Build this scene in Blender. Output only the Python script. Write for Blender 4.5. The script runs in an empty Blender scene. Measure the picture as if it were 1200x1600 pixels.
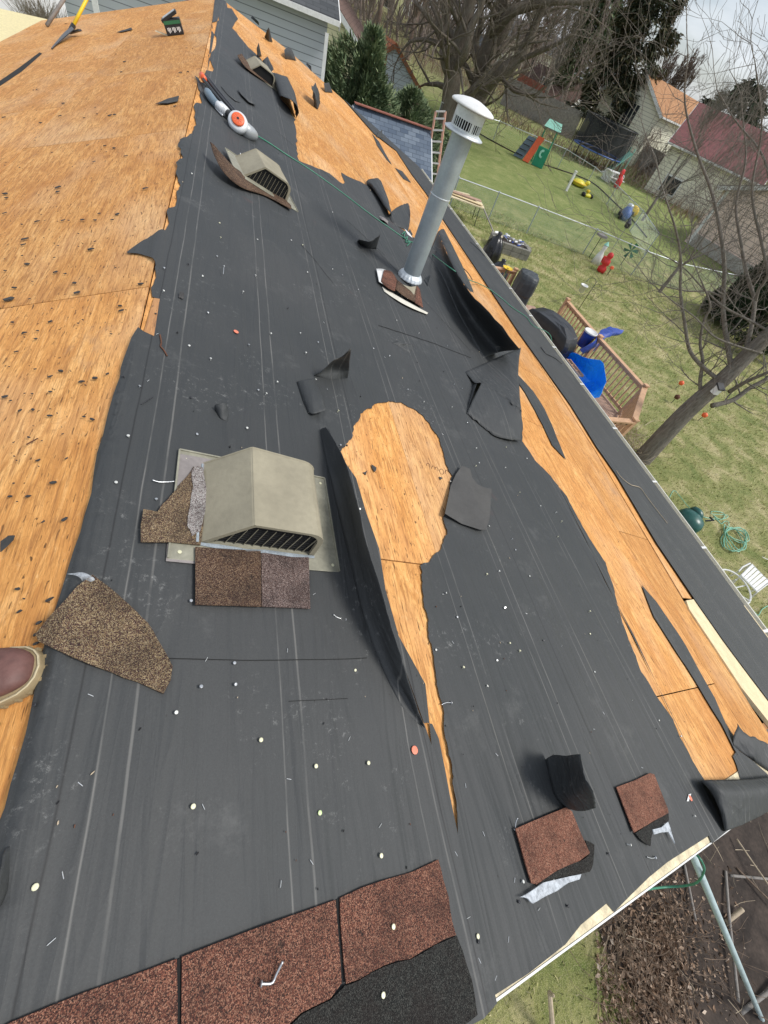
import bpy, math, random
import numpy as np
from mathutils import Vector, Matrix, noise
from mathutils.geometry import delaunay_2d_cdt
random.seed(7); np.random.seed(7)
scn = bpy.context.scene
COL = scn.collection
rad = math.radians
# ------------------------------------------------------------------ camera
F = 612.0
MC = np.array([[0.942013, -0.013416, 0.335308], [-0.204043, -0.816173, 0.540582], [0.266417, -0.577652, -0.771582]])
u_, s_, vt_ = np.linalg.svd(MC); MC = u_ @ vt_
ZR = 4.3                                  # height of the ridge above the lawn
CAM = np.array([.384, 0, ZR + 1.041])
cd = bpy.data.cameras.new('camera'); co = bpy.data.objects.new('camera', cd); COL.objects.link(co)
cd.sensor_fit = 'VERTICAL'; cd.sensor_height = 36; cd.lens = 36 * F / 1600
cd.clip_start = .02; cd.clip_end = 3000
mw = Matrix.Identity(4)
for i in range(3):
    mw[i][0] = MC[i, 0]; mw[i][1] = -MC[i, 1]; mw[i][2] = -MC[i, 2]; mw[i][3] = CAM[i]
co.matrix_world = mw; scn.camera = co
scn.render.resolution_x = 768; scn.render.resolution_y = 1024
# ------------------------------------------------------------------ light
SUN_EL, SUN_AZ = 50, 112                   # azimuth from +Y towards +X
wd = bpy.data.worlds.new('World'); scn.world = wd; wd.use_nodes = True
nt = wd.node_tree; nt.nodes.clear()
wo = nt.nodes.new('ShaderNodeOutputWorld'); bg = nt.nodes.new('ShaderNodeBackground')
sk = nt.nodes.new('ShaderNodeTexSky'); sk.sky_type = 'NISHITA'; sk.sun_disc = False
sk.sun_elevation = rad(SUN_EL); sk.sun_rotation = rad(SUN_AZ); sk.dust_density = 2.0
tc = nt.nodes.new('ShaderNodeTexCoord'); mp = nt.nodes.new('ShaderNodeMapping'); mp.inputs['Scale'].default_value = (1, 1, 3.2)
nz = nt.nodes.new('ShaderNodeTexNoise'); nz.inputs['Scale'].default_value = 2.6; nz.inputs['Detail'].default_value = 6; nz.inputs['Roughness'].default_value = .55
rp = nt.nodes.new('ShaderNodeValToRGB'); rp.color_ramp.elements[0].position = .36; rp.color_ramp.elements[1].position = .62
rp.color_ramp.elements[0].color = (.25, .25, .25, 1); rp.color_ramp.elements[1].color = (1, 1, 1, 1)
cl = nt.nodes.new('ShaderNodeValToRGB'); cl.color_ramp.elements[0].color = (5.2, 5.9, 6.9, 1); cl.color_ramp.elements[1].color = (9.6, 9.8, 10.2, 1)
cl.color_ramp.elements[0].position = .3; cl.color_ramp.elements[1].position = .7
nz2 = nt.nodes.new('ShaderNodeTexNoise'); nz2.inputs['Scale'].default_value = 4.5; nz2.inputs['Detail'].default_value = 5
mx = nt.nodes.new('ShaderNodeMix'); mx.data_type = 'RGBA'
L_ = nt.links.new
L_(tc.outputs['Generated'], mp.inputs[0]); L_(mp.outputs[0], nz.inputs[0]); L_(mp.outputs[0], nz2.inputs[0])
L_(nz.outputs[0], rp.inputs[0]); L_(nz2.outputs[0], cl.inputs[0]); L_(rp.outputs[0], mx.inputs[0])
L_(sk.outputs[0], mx.inputs[6]); L_(cl.outputs[0], mx.inputs[7]); L_(mx.outputs[2], bg.inputs[0]); L_(bg.outputs[0], wo.inputs[0])
bg.inputs[1].default_value = .085
sl = bpy.data.lights.new('sun', 'SUN'); sl.energy = 2.1; sl.angle = rad(16); sl.color = (1, .965, .91)
so = bpy.data.objects.new('sun', sl); COL.objects.link(so)
d = Vector((math.sin(rad(SUN_AZ)) * math.cos(rad(SUN_EL)), math.cos(rad(SUN_AZ)) * math.cos(rad(SUN_EL)), math.sin(rad(SUN_EL))))
so.rotation_euler = d.to_track_quat('Z', 'Y').to_euler()
scn.view_settings.view_transform = 'Standard'; scn.view_settings.look = 'None'
scn.view_settings.exposure = 0.5; scn.view_settings.gamma = 1
# ------------------------------------------------------------------ where things stand
TN = math.tan(rad(18.43)); CPI = math.cos(rad(18.43)); SPI = math.sin(rad(18.43))
def ray(x, y):
    v = MC @ np.array([x - 600, y - 800, F]); return v / np.linalg.norm(v)
def RP(u, v, h=0):
    """point of our roof: u metres down the slope (negative = other slope), v along the ridge, h above the deck"""
    s = 1 if u >= 0 else -1
    a = abs(u)
    return Vector((s * (a * CPI + h * SPI), v, ZR - a * SPI + h * CPI)) if a > .03 else Vector((u * CPI + h * SPI * u / .03, v, ZR - a * SPI + h * CPI))
def UV(x, y, h=0, side=None):
    v = ray(x, y)
    for s in (1, -1):
        if side and side != s: continue
        n = np.array([s * SPI, 0, CPI]); t = (h - n @ (CAM - np.array([0, 0, ZR]))) / (n @ v)
        P = CAM + v * t - np.array([0, 0, ZR]) - n * h
        if side or P[0] * s >= 0 or s == -1:
            return (s * abs(P[0]) / CPI if P[0] * s >= 0 else P[0] / CPI, P[1])
def R3(x, y, h=0, side=1):
    u, v = UV(x, y, h, side); return RP(u, v, h)
def TZ(x, y):
    r = math.hypot(x, y); s = max(0, r - 26)
    return 5.0 * (1 - math.exp(-.075 * s * s / (s + 10) / 5.0))
def G(x, y, dz=0):
    v = ray(x, y); t = 1.0
    while t < 400:
        P = CAM + v * t
        if P[2] <= TZ(P[0], P[1]) + dz: break
        t += .05 if t < 40 else .2
    return Vector(P)
def PD(x, y, dist):
    v = ray(x, y); return Vector(CAM + v * (dist / math.hypot(v[0], v[1])))
def AZ(x, y, z):
    v = ray(x, y); return Vector(CAM + v * ((z - CAM[2]) / v[2]))
def AY(x, y, Y):
    v = ray(x, y); return Vector(CAM + v * ((Y - CAM[1]) / v[1]))
def ZH(x, y, P):
    v = ray(x, y); return CAM[2] + v[2] / math.hypot(v[0], v[1]) * math.hypot(P[0] - CAM[0], P[1] - CAM[1])
# ------------------------------------------------------------------ materials
class NT:
    def __init__(s, name):
        s.m = bpy.data.materials.new(name); s.m.use_nodes = True; s.t = s.m.node_tree
        s.b = s.t.nodes['Principled BSDF']; s.o = s.t.nodes['Material Output']
    def n(s, typ, **k):
        nd = s.t.nodes.new(typ)
        for a, b in k.items():
            if hasattr(nd, a): setattr(nd, a, b)
            else: nd.inputs[a.replace('_', ' ')].default_value = b
        return nd
    def l(s, a, b): s.t.links.new(a, b)
    def coord(s, kind='Object', scale=(1, 1, 1), rot=(0, 0, 0)):
        t = s.n('ShaderNodeTexCoord'); m = s.n('ShaderNodeMapping'); m.inputs['Scale'].default_value = scale; m.inputs['Rotation'].default_value = rot
        s.l(t.outputs[kind], m.inputs[0]); return m.outputs[0]
    def noise(s, vec, scale, detail=4, rough=.55, dist=0):
        n = s.n('ShaderNodeTexNoise', Scale=scale, Detail=detail, Roughness=rough, Distortion=dist)
        if vec is not None: s.l(vec, n.inputs[0])
        return n.outputs[0]
    def ramp(s, fac, stops, interp='LINEAR'):
        r = s.n('ShaderNodeValToRGB'); cr = r.color_ramp; cr.interpolation = interp
        while len(cr.elements) < len(stops): cr.elements.new(.5)
        for e, (p, c) in zip(cr.elements, stops):
            e.position = p; e.color = (c, c, c, 1) if not hasattr(c, '__len__') else (*c, 1)
        s.l(fac, r.inputs[0]); return r.outputs[0]
    def mix(s, fac, a, b, mode='MIX'):
        m = s.n('ShaderNodeMix'); m.data_type = 'RGBA'; m.blend_type = mode
        for i, v in ((0, fac), (6, a), (7, b)):
            if hasattr(v, 'links'): s.l(v, m.inputs[i])
            elif hasattr(v, '__len__'): m.inputs[i].default_value = (*v, 1)
            else: m.inputs[i].default_value = v
        return m.outputs[2]
    def math(s, op, a, b=0, c=0):
        m = s.n('ShaderNodeMath'); m.operation = op
        for i, v in enumerate((a, b, c)):
            if hasattr(v, 'links'): s.l(v, m.inputs[i])
            else: m.inputs[i].default_value = v
        return m.outputs[0]
    def bump(s, h, strength=.3, dist=.01):
        b = s.n('ShaderNodeBump', Strength=strength, Distance=dist); s.l(h, b.inputs['Height']); s.l(b.outputs[0], s.b.inputs['Normal'])
    def base(s, c, rough=.6, metal=0, spec=None):
        if hasattr(c, 'links'): s.l(c, s.b.inputs['Base Color'])
        else: s.b.inputs['Base Color'].default_value = (*c, 1)
        if hasattr(rough, 'links'): s.l(rough, s.b.inputs['Roughness'])
        else: s.b.inputs['Roughness'].default_value = rough
        s.b.inputs['Metallic'].default_value = metal
        if spec is not None: s.b.inputs['Specular IOR Level'].default_value = spec
        return s.m
MT = {}
def simple(name, c, rough=.6, metal=0, var=.18, scale=12, bump=.15, spec=None):
    if name in MT: return MT[name]
    q = NT(name); v = q.coord()
    n = q.noise(v, scale, 5); n2 = q.noise(v, scale * 7, 3)
    k = q.ramp(n, [(.3, 1 - var), (.7, 1 + var)]); k2 = q.ramp(n2, [(.3, 1 - var * .5), (.7, 1 + var * .5)])
    cc = q.mix(1, q.mix(1, tuple(c), k, 'MULTIPLY'), k2, 'MULTIPLY')
    q.bump(n2, bump, .004)
    MT[name] = q.base(cc, rough, metal, spec); return MT[name]

def mat_wood(name, tint=(1, 1, 1), old=0.0):
    q = NT(name); uvn = q.n('ShaderNodeUVMap'); U = uvn.outputs[0]
    def mp(sx, sy):
        m = q.n('ShaderNodeMapping'); m.inputs['Scale'].default_value = (sx, sy, 1)
        oi = q.n('ShaderNodeObjectInfo'); mm = q.n('ShaderNodeVectorMath', operation='SCALE'); mm.inputs[0].default_value = (7, 13, 0)
        q.l(oi.outputs['Random'], mm.inputs['Scale']); q.l(mm.outputs[0], m.inputs['Location']); q.l(U, m.inputs[0]); return m.outputs[0]
    big = q.noise(mp(1.6, .5), 2.0, 4, .6, .6)
    mid = q.noise(mp(16, 2.2), 1.0, 5, .65, 2.2)
    fine = q.noise(mp(110, 7), 1.0, 3, .6)
    wave = q.noise(mp(5, 1.1), 1.3, 2, .5, 3.0)
    lines = q.ramp(q.math('PINGPONG', q.math('MULTIPLY', wave, 26), 1), [(0, 0), (.8, 0), (1, 1)])
    c = q.ramp(big, [(.28, (.62, .275, .075)), (.5, (.75, .375, .115)), (.72, (.83, .465, .17))])
    c = q.mix(q.ramp(mid, [(.38, .75), (.58, 0)]), c, (.47, .20, .055))
    c = q.mix(q.ramp(mid, [(.55, 0), (.75, .45)]), c, (.84, .54, .25))
    spv = q.noise(mp(34, 12), 1.0, 6, .8, 1.5); c = q.mix(q.ramp(spv, [(.50, 0), (.72, .5)]), c, (.42, .17, .045)); c = q.mix(q.ramp(spv, [(.28, .5), (.42, 0)]), c, (.88, .6, .3))
    c = q.mix(q.math('MULTIPLY', lines, .42), c, (.36, .16, .045))
    sw = q.noise(mp(9, 3.2), 1.0, 4, .6, 5.0); c = q.mix(q.ramp(sw, [(.46, 0), (.5, .35), (.54, 0)]), c, (.38, .17, .05))
    pw = q.noise(mp(1.1, .5), 1.0, 3, .6); c = q.mix(q.ramp(pw, [(.5, 0), (.72, .45)]), c, (.80, .58, .36))
    c = q.mix(q.ramp(fine, [(.36, .6), (.49, 0)]), c, (.30, .125, .04))
    kn = q.n('ShaderNodeTexVoronoi', Scale=1.0); q.l(mp(1.5, .8), kn.inputs[0]); c = q.mix(q.ramp(kn.outputs['Distance'], [(.012, .8), (.03, .0)]), c, (.16, .06, .025))
    # short dark fibres and checks lying along the grain
    for (sx, sy, th, dk) in ((120, 16, .69, .65), (60, 30, .725, .8), (34, 9.0, .765, .75)):
        n = q.noise(mp(sx, sy), 1.0, 2, .5, .4)
        c = q.mix(q.ramp(n, [(th - .035, 0), (th, dk)]), c, (.045, .024, .012))
    bl = q.noise(mp(2.3, 1.4), 1.0, 5, .7)
    c = q.mix(q.ramp(bl, [(.60, 0), (.76, .5)]), c, (.36, .25, .17))
    oi = q.n('ShaderNodeObjectInfo')
    br = q.ramp(oi.outputs['Random'], [(0, .86), (1, 1.1)])
    c = q.mix(1, q.mix(1, c, br, 'MULTIPLY'), tint, 'MULTIPLY')
    if old: c = q.mix(old, c, (.30, .2, .13))
    q.bump(q.math('ADD', q.math('MULTIPLY', mid, .6), fine), .55, .004)
    MT[name] = q.base(c, .72, 0, .25); return MT[name]
mat_wood('plywood')
mat_wood('old_board', (.7, .62, .55), .35)

def mat_felt():
    q = NT('roof_felt'); U = q.n('ShaderNodeUVMap').outputs[0]
    sp = q.n('ShaderNodeSeparateXYZ'); q.l(U, sp.inputs[0])
    m = q.n('ShaderNodeMapping'); m.inputs['Scale'].default_value = (1.2, 1.2, 1); q.l(U, m.inputs[0])
    wob = q.noise(m.outputs[0], 1.4, 3)
    uu = q.math('ADD', sp.outputs[0], q.math('MULTIPLY', q.math('SUBTRACT', wob, .5), .014))
    fr = q.math('FRACT', q.math('DIVIDE', q.math('ADD', uu, -.097 + .396 * 20), .396))
    w = .0048
    stripes = q.ramp(fr, [(0, 1), (w, .8), (w * 1.8, 0), (.139 - w * 1.8, 0), (.139 - w, .8), (.139 + w, .8), (.139 + w * 1.8, 0), (1 - w, 0), (1, 1)])
    brk = q.ramp(q.noise(q.coord('Object', (6, 1.2, 6)), 2.5, 4, .7), [(.34, .06), (.60, 1)])
    n1 = q.noise(q.coord(), .9, 6, .62); n2 = q.noise(q.coord(), 260, 2, .6); n3 = q.noise(q.coord('Object', (14, 1.4, 14)), 1.6, 5, .65)
    c = q.ramp(n1, [(.3, (.030, .035, .037)), (.7, (.051, .053, .053))])
    c = q.mix(q.ramp(n3, [(.45, 0), (.75, .14)]), c, (.028, .030, .032))
    c = q.mix(q.ramp(n2, [(.35, .35), (.6, 0)]), c, (.028, .028, .029))
    # dusty footprints and scuffs
    sc = q.noise(q.coord(), 3.1, 8, .78); c = q.mix(q.ramp(sc, [(.57, 0), (.74, .38)]), c, (.15, .15, .145))
    f1 = q.noise(q.coord(), 38, 9, .85); f0 = q.noise(q.coord(), 2.7, 4, .6); c = q.mix(q.math('MULTIPLY', q.ramp(f1, [(.56, 0), (.66, .75)]), q.ramp(f0, [(.52, 0), (.64, 1)])), c, (.26, .26, .25))
    ds = q.noise(q.coord(), 900, 2, .6); c = q.mix(q.ramp(ds, [(.66, 0), (.74, .35)]), c, (.22, .21, .20))
    fr2 = q.math('FRACT', q.math('DIVIDE', q.math('ADD', uu, -.045 + .914 * 10), .914)); c = q.mix(q.ramp(fr2, [(0, .75), (.0028, .6), (.004, 0), (.9972, 0), (1, .75)]), c, (.008, .008, .009))
    vo = q.n('ShaderNodeTexVoronoi', Scale=34.0); q.l(q.coord('Object', (1, .55, 1)), vo.inputs[0])
    spk = q.ramp(vo.outputs['Distance'], [(.045, 1), (.08, 0)]); thin = q.ramp(q.noise(q.coord(), 9, 2), [(.56, 0), (.6, 1)])
    c = q.mix(q.math('MULTIPLY', spk, thin), c, (.012, .011, .010))
    c = q.mix(q.math('MULTIPLY', q.math('MULTIPLY', stripes, brk), .46), c, (.27, .26, .24))
    rr = q.noise(q.coord('Object', (1, 1, 1)), 2.2, 3)
    red = q.ramp(rr, [(.70, 0), (.80, .35)]); c = q.mix(red, c, (.16, .06, .045))
    wr = q.math('ADD', q.noise(q.coord('Object', (13, 1.3, 13)), 1.0, 3, .5, .8), q.math('MULTIPLY', q.ramp(q.noise(q.coord('Object', (7, .55, 7)), 1.0, 3, .5, .6), [(.40, 0), (.5, 1), (.60, 0)]), .9))
    w2 = q.ramp(q.noise(q.coord('Object', (4.6, .38, 4.6)), 1.0, 3, .55, .9), [(.462, 0), (.5, 1), (.538, 0)]); w3 = q.ramp(q.noise(q.coord('Object', (9, .8, 9)), 1.7, 3, .55, .6), [(.47, 0), (.5, 1), (.53, 0)])
    wr = q.math('ADD', wr, q.math('MULTIPLY', q.math('ADD', w2, q.math('MULTIPLY', w3, .15)), .55))
    q.bump(q.math('ADD', q.math('MULTIPLY', wr, 1.0), q.math('MULTIPLY', n2, .05)), .27, .012)
    MT['felt'] = q.base(c, .64, 0, .44)
mat_felt()
MT['felt_dark'] = MT['felt'].copy(); MT['felt_dark'].node_tree.nodes['Principled BSDF'].inputs['Specular IOR Level'].default_value = .15
def mat_granule(name, cols, dark=None, scale=420):
    q = NT(name); V = q.coord()
    vo = q.n('ShaderNodeTexVoronoi', Scale=float(scale)); q.l(V, vo.inputs[0])
    sx = q.n('ShaderNodeSeparateColor'); q.l(vo.outputs['Color'], sx.inputs[0])
    st = [((i) / len(cols), c) for i, c in enumerate(cols)]
    c = q.ramp(sx.outputs[0], st, 'CONSTANT')
    b = q.noise(V, 9, 5, .65); b2 = q.noise(V, 110, 3, .7); c = q.mix(q.ramp(b2, [(.3, .45), (.55, 0)]), c, dark or (.03, .022, .02)); c = q.mix(q.ramp(b, [(.42, .0), (.72, .6)]), c, dark or (.03, .022, .02))
    lo = q.noise(V, 26, 6, .75); c = q.mix(q.ramp(lo, [(.60, 0), (.68, .75)]), c, (.022, .02, .019))
    q.bump(vo.outputs['Distance'], .9, .003)
    MT[name] = q.base(c, .9, 0, .2); return MT[name]
mat_granule('granule_red', [(.24, .09, .06), (.36, .16, .10), (.10, .045, .035), (.46, .24, .16), (.17, .07, .05), (.05, .03, .026)], scale=620)
mat_granule('granule_orange', [(.27, .10, .065), (.38, .17, .11), (.13, .055, .04), (.46, .25, .17), (.20, .085, .055)], scale=600)
mat_granule('granule_tan', [(.22, .15, .08), (.36, .26, .14), (.09, .05, .045), (.50, .39, .24), (.16, .09, .065), (.05, .03, .03)], scale=640)
mat_granule('granule_brown', [(.11, .06, .04), (.21, .13, .075), (.05, .028, .022), (.33, .23, .15), (.08, .045, .04)], scale=640)
mat_granule('granule_mauve', [(.15, .10, .09), (.27, .19, .16), (.07, .045, .04), (.40, .32, .29), (.10, .07, .065)], scale=640)
mat_granule('granule_black', [(.02, .021, .02), (.045, .047, .043), (.012, .012, .012), (.09, .09, .08), (.03, .032, .03)], scale=640)
mat_granule('granule_white', [(.35, .33, .31), (.6, .58, .55), (.12, .08, .08), (.45, .4, .38)], scale=560)
def mat_shingles(name, cols, row=.14, tab=.3):
    q = NT(name); U = q.n('ShaderNodeUVMap').outputs[0]
    bt = q.n('ShaderNodeTexBrick'); bt.offset = .5; q.l(U, bt.inputs[0])
    for k, v in (('Scale', 1), ('Mortar Size', .006), ('Brick Width', tab), ('Row Height', row), ('Mortar Smooth', .2), ('Bias', 0)): bt.inputs[k].default_value = v
    bt.inputs['Color1'].default_value = (*cols[0], 1); bt.inputs['Color2'].default_value = (*cols[1], 1); bt.inputs['Mortar'].default_value = (*[c * .3 for c in cols[0]], 1)
    n = q.noise(U, 1.2, 5); c = q.mix(q.ramp(n, [(.4, 0), (.7, .45)]), bt.outputs[0], tuple(cols[2]))
    q.bump(bt.outputs['Fac'], .5, -.01); MT[name] = q.base(c, .85, 0, .2); return MT[name]
mat_shingles('shingle_blue', [(.075, .10, .14), (.17, .205, .25), (.11, .14, .185)], .16, .32)
mat_shingles('shingle_red', [(.17, .07, .07), (.21, .09, .085), (.15, .07, .07)], .2, .5)
mat_shingles('shingle_tan', [(.42, .22, .11), (.34, .17, .08), (.46, .27, .14)], .2, .5)
mat_shingles('shingle_grey', [(.06, .065, .07), (.10, .105, .11), (.07, .075, .08)], .2, .5)
mat_shingles('shingle_brown', [(.13, .085, .07), (.17, .11, .09), (.1, .07, .06)], .2, .5)
mat_shingles('shingle_orange', [(.42, .14, .06), (.52, .19, .09), (.35, .15, .09)], .2, .4)
def mat_ground():
    q = NT('lawn'); V = q.coord()
    a = q.noise(V, .22, 6, .62); b = q.noise(V, 1.3, 6, .68, .5); e = q.noise(V, 22, 4, .7); h = q.noise(V, 90, 3, .7)
    c = q.ramp(b, [(.34, (.14, .19, .045)), (.5, (.28, .29, .10)), (.64, (.50, .44, .23))])
    sx = q.n('ShaderNodeSeparateXYZ'); q.l(V, sx.inputs[0])
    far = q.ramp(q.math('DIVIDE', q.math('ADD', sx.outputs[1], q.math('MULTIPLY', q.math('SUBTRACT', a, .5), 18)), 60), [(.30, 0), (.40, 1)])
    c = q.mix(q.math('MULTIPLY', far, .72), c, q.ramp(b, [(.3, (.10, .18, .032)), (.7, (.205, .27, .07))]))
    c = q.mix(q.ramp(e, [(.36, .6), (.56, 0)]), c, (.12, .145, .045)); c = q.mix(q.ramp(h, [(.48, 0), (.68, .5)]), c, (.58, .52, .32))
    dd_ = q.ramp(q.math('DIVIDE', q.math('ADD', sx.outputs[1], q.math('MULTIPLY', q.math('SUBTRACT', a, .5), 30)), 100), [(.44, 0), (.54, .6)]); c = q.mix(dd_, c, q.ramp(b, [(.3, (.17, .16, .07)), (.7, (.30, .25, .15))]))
    q.bump(q.math('ADD', e, q.math('MULTIPLY', h, .5)), .8, .05); MT['lawn'] = q.base(c, .9, 0, .15)
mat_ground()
def mat_blade():
    q = NT('grass_blade'); g = q.n('ShaderNodeNewGeometry'); V = q.coord(); b = q.noise(V, 1.3, 6, .68, .5)
    r = g.outputs['Random Per Island']
    c1 = q.ramp(r, [(0, (.16, .22, .055)), (.6, (.34, .36, .125)), (1, (.55, .5, .26))]); c2 = q.ramp(r, [(0, (.33, .31, .13)), (.5, (.58, .5, .28)), (1, (.74, .66, .44))])
    MT['blade'] = q.base(q.mix(q.ramp(b, [(.38, 0), (.62, 1)]), c1, c2), .8, 0, .2)
mat_blade()
def mat_leaf(name, stops):
    q = NT(name); g = q.n('ShaderNodeNewGeometry'); V = q.coord(); n = q.noise(V, .9, 4)
    f = q.math('ADD', q.math('MULTIPLY', g.outputs['Random Per Island'], .6), q.math('MULTIPLY', n, .5))
    MT[name] = q.base(q.ramp(f, stops), .7, 0, .2); return MT[name]
mat_leaf('needle', [(.1, (.06, .095, .05)), (.5, (.14, .195, .10)), (.95, (.30, .34, .18))])
mat_leaf('needle_dark', [(.1, (.035, .048, .03)), (.55, (.075, .085, .05)), (.95, (.19, .15, .08))])
mat_leaf('needle_deep', [(.1, (.010, .022, .010)), (.5, (.025, .045, .02)), (.95, (.06, .085, .035))])
mat_leaf('leaf_litter', [(.1, (.12, .075, .05)), (.45, (.30, .20, .135)), (.75, (.46, .34, .25)), (.95, (.68, .58, .48))])
def mat_bark(name, a, b):
    q = NT(name); V = q.coord('Object', (9, 9, 1.6)); n = q.noise(V, 3, 6, .7, .6); n2 = q.noise(q.coord(), 3, 4)
    c = q.mix(q.ramp(n2, [(.45, 0), (.7, .4)]), q.ramp(n, [(.3, a), (.7, b)]), (.20, .2, .17)); q.bump(n, .9, .03)
    MT[name] = q.base(c, .9, 0, .2)
mat_bark('bark', (.075, .06, .045), (.24, .20, .16)); mat_bark('bark_brown', (.08, .055, .043), (.23, .165, .13)); mat_bark('bark_wood', (.15, .115, .10), (.36, .29, .25)); mat_bark('bark_grey', (.10, .085, .07), (.28, .25, .21))
simple('soil', (.045, .033, .026), .95, var=.5, scale=4, bump=.8)
simple('white_metal', (.72, .72, .70), .45, 0, .08); simple('cream_metal', (.62, .60, .52), .4, 0, .1, 20)
simple('galvanised', (.40, .455, .475), .42, .4, .10, 9, .1); simple('galv_light', (.62, .66, .68), .4, .4, .1, 30, .3)
simple('vent_tan', (.30, .27, .195), .6, 0, .12, 6, .3, .3); simple('vent_flange', (.27, .26, .20), .5, .1, .22, 10, .3)
simple('vent_grey', (.24, .215, .205), .6, .1, .18, 9, .2)
simple('black_plastic', (.018, .019, .021), .4, 0, .2, 10, .2); simple('black_void', (.008, .008, .008), .9)
simple('sealant', (.28, .32, .35), .5, 0, .3, 30, .3)
simple('pine', (.74, .60, .36), .65, 0, .12, 14, .3); simple('pine_white', (.66, .57, .38), .75, 0, .3, 18, .5)
simple('fascia_cream', (.66, .63, .54), .5, 0, .12, 12); simple('grey_siding', (.40, .43, .46), .55, 0, .05, 3)
simple('blue_siding', (.40, .45, .55), .55, 0, .05, 3)
simple('cream_siding', (.62, .58, .45), .6, 0, .06, 3); simple('white_siding', (.70, .71, .70), .6, 0, .06, 3); simple('pink_siding', (.40, .31, .265), .6, 0, .08, 5)
simple('yellow_siding', (.68, .60, .33), .6, 0, .06, 3); simple('concrete', (.36, .34, .31), .85, 0, .2, 3)
simple('brick', (.28, .10, .07), .85, 0, .25, 8); simple('dark_glass', (.03, .035, .04), .15, 0, .1)
simple('cedar', (.56, .34, .20), .7, 0, .16, 9, .3); simple('cedar_floor', (.40, .26, .19), .75, 0, .2, 6, .3)
simple('grey_wood', (.24, .22, .20), .85, 0, .25, 6, .4); simple('red_wood', (.26, .09, .06), .8, 0, .2, 6)
simple('cover_grey', (.045, .052, .058), .5, 0, .2, 6, .3); simple('cover_black', (.016, .017, .019), .38, 0, .3, 6, .3)
simple('bag_black', (.012, .012, .014), .25, 0, .3, 5, .2); simple('tarp_blue', (.015, .33, .95), .4, 0, .14, 5, .3)
simple('tarp_dark', (.012, .05, .30), .5, 0, .2, 5, .3); simple('white_plastic', (.75, .75, .73), .4, 0, .06, 8)
simple('yellow', (.80, .55, .02), .45, 0, .1); simple('bright_yellow', (.78, .70, .06), .4, 0, .1); simple('orange', (.80, .13, .035), .45, 0, .1); simple('red', (.62, .03, .03), .45, 0, .12)
simple('green_plastic', (.02, .30, .17), .45, 0, .12); simple('mint', (.30, .62, .50), .5, 0, .1); simple('dark_green', (.012, .085, .07), .35, 0, .15)
simple('hose_green', (.045, .22, .14), .45, 0, .15); simple('hose_pale', (.22, .50, .36), .5, 0, .15); simple('blue_plastic', (.06, .13, .36), .4, 0, .15)
simple('slate_blue', (.16, .22, .27), .5, 0, .12); simple('steel', (.55, .56, .57), .3, .8, .1, 30); simple('dark_steel', (.06, .06, .065), .4, .6, .2, 30)
simple('nail_head', (.66, .66, .62), .35, .4, .08); simple('nail_cream', (.66, .64, .44), .4, .1, .08); simple('nail_green', (.5, .62, .3), .4, .1, .08); simple('cap_orange', (.78, .22, .13), .5, 0, .12)
simple('rust', (.13, .055, .03), .8, .2, .3, 20); simple('staple', (.75, .76, .76), .35, .5, .05)
simple('boot_leather', (.135, .062, .052), .6, 0, .28, 9, .35); simple('boot_sole', (.29, .22, .12), .75, 0, .2, 12); simple('boot_stitch', (.5, .42, .27), .8)
simple('denim', (.05, .07, .11), .9, 0, .25, 30, .4); simple('tool_grey', (.42, .44, .45), .4, .3, .1); simple('tool_light', (.66, .68, .69), .4, .1, .08)
simple('stone_block', (.22, .21, .18), .9, 0, .25, 6, .5); simple('twig', (.17, .12, .085), .9, 0, .25, 8); simple('twig_pale', (.42, .34, .24), .85, 0, .2, 8); simple('fibre_orange', (.66, .36, .26), .5, 0, .1)
simple('aluminium', (.72, .72, .70), .35, .5, .06); simple('felt_scrap', (.045, .043, .041), .75, 0, .25, 20, .3); simple('conduit', (.45, .56, .58), .5, 0, .12)
simple('felt_faded', (.066, .064, .061), .8, 0, .12, 9, .3)
simple('tar', (.022, .025, .029), .5, 0, .3, 20)
simple('felt_under', (.012, .012, .013), .75, 0, .3, 9, .4, .3); simple('driveway', (.55, .54, .50), .85, 0, .08, 1.5)
simple('white_print', (.8, .8, .78), .5, 0, .05); simple('box_green', (.03, .16, .07), .5, 0, .1); simple('rusty_roof', (.33, .13, .06), .8, 0, .4, 3)
simple('osb_pale', (.72, .62, .34), .75, 0, .12, 30, .3); simple('moss', (.12, .14, .06), .9, 0, .3, 30); simple('net_black', (.01, .01, .012), .8)
def mat_net():
    q = NT('net'); U = q.coord('Object'); tr = q.n('ShaderNodeBsdfTransparent'); ms = q.n('ShaderNodeMixShader'); ms.inputs[0].default_value = .72
    q.base((.012, .014, .018), .8); q.l(tr.outputs[0], ms.inputs[1]); q.l(q.b.outputs[0], ms.inputs[2]); q.l(ms.outputs[0], q.o.inputs[0]); MT['net'] = q.m
mat_net()
def mat_film():
    q = NT('film'); tr = q.n('ShaderNodeBsdfTransparent'); ms = q.n('ShaderNodeMixShader'); n = q.noise(q.coord(), 60, 5, .7)
    q.base((.62, .66, .70), .25); q.l(q.ramp(n, [(.35, .25), (.65, .85)]), ms.inputs[0]); q.l(tr.outputs[0], ms.inputs[1]); q.l(q.b.outputs[0], ms.inputs[2]); q.l(ms.outputs[0], q.o.inputs[0]); MT['film'] = q.m
mat_film()
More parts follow.
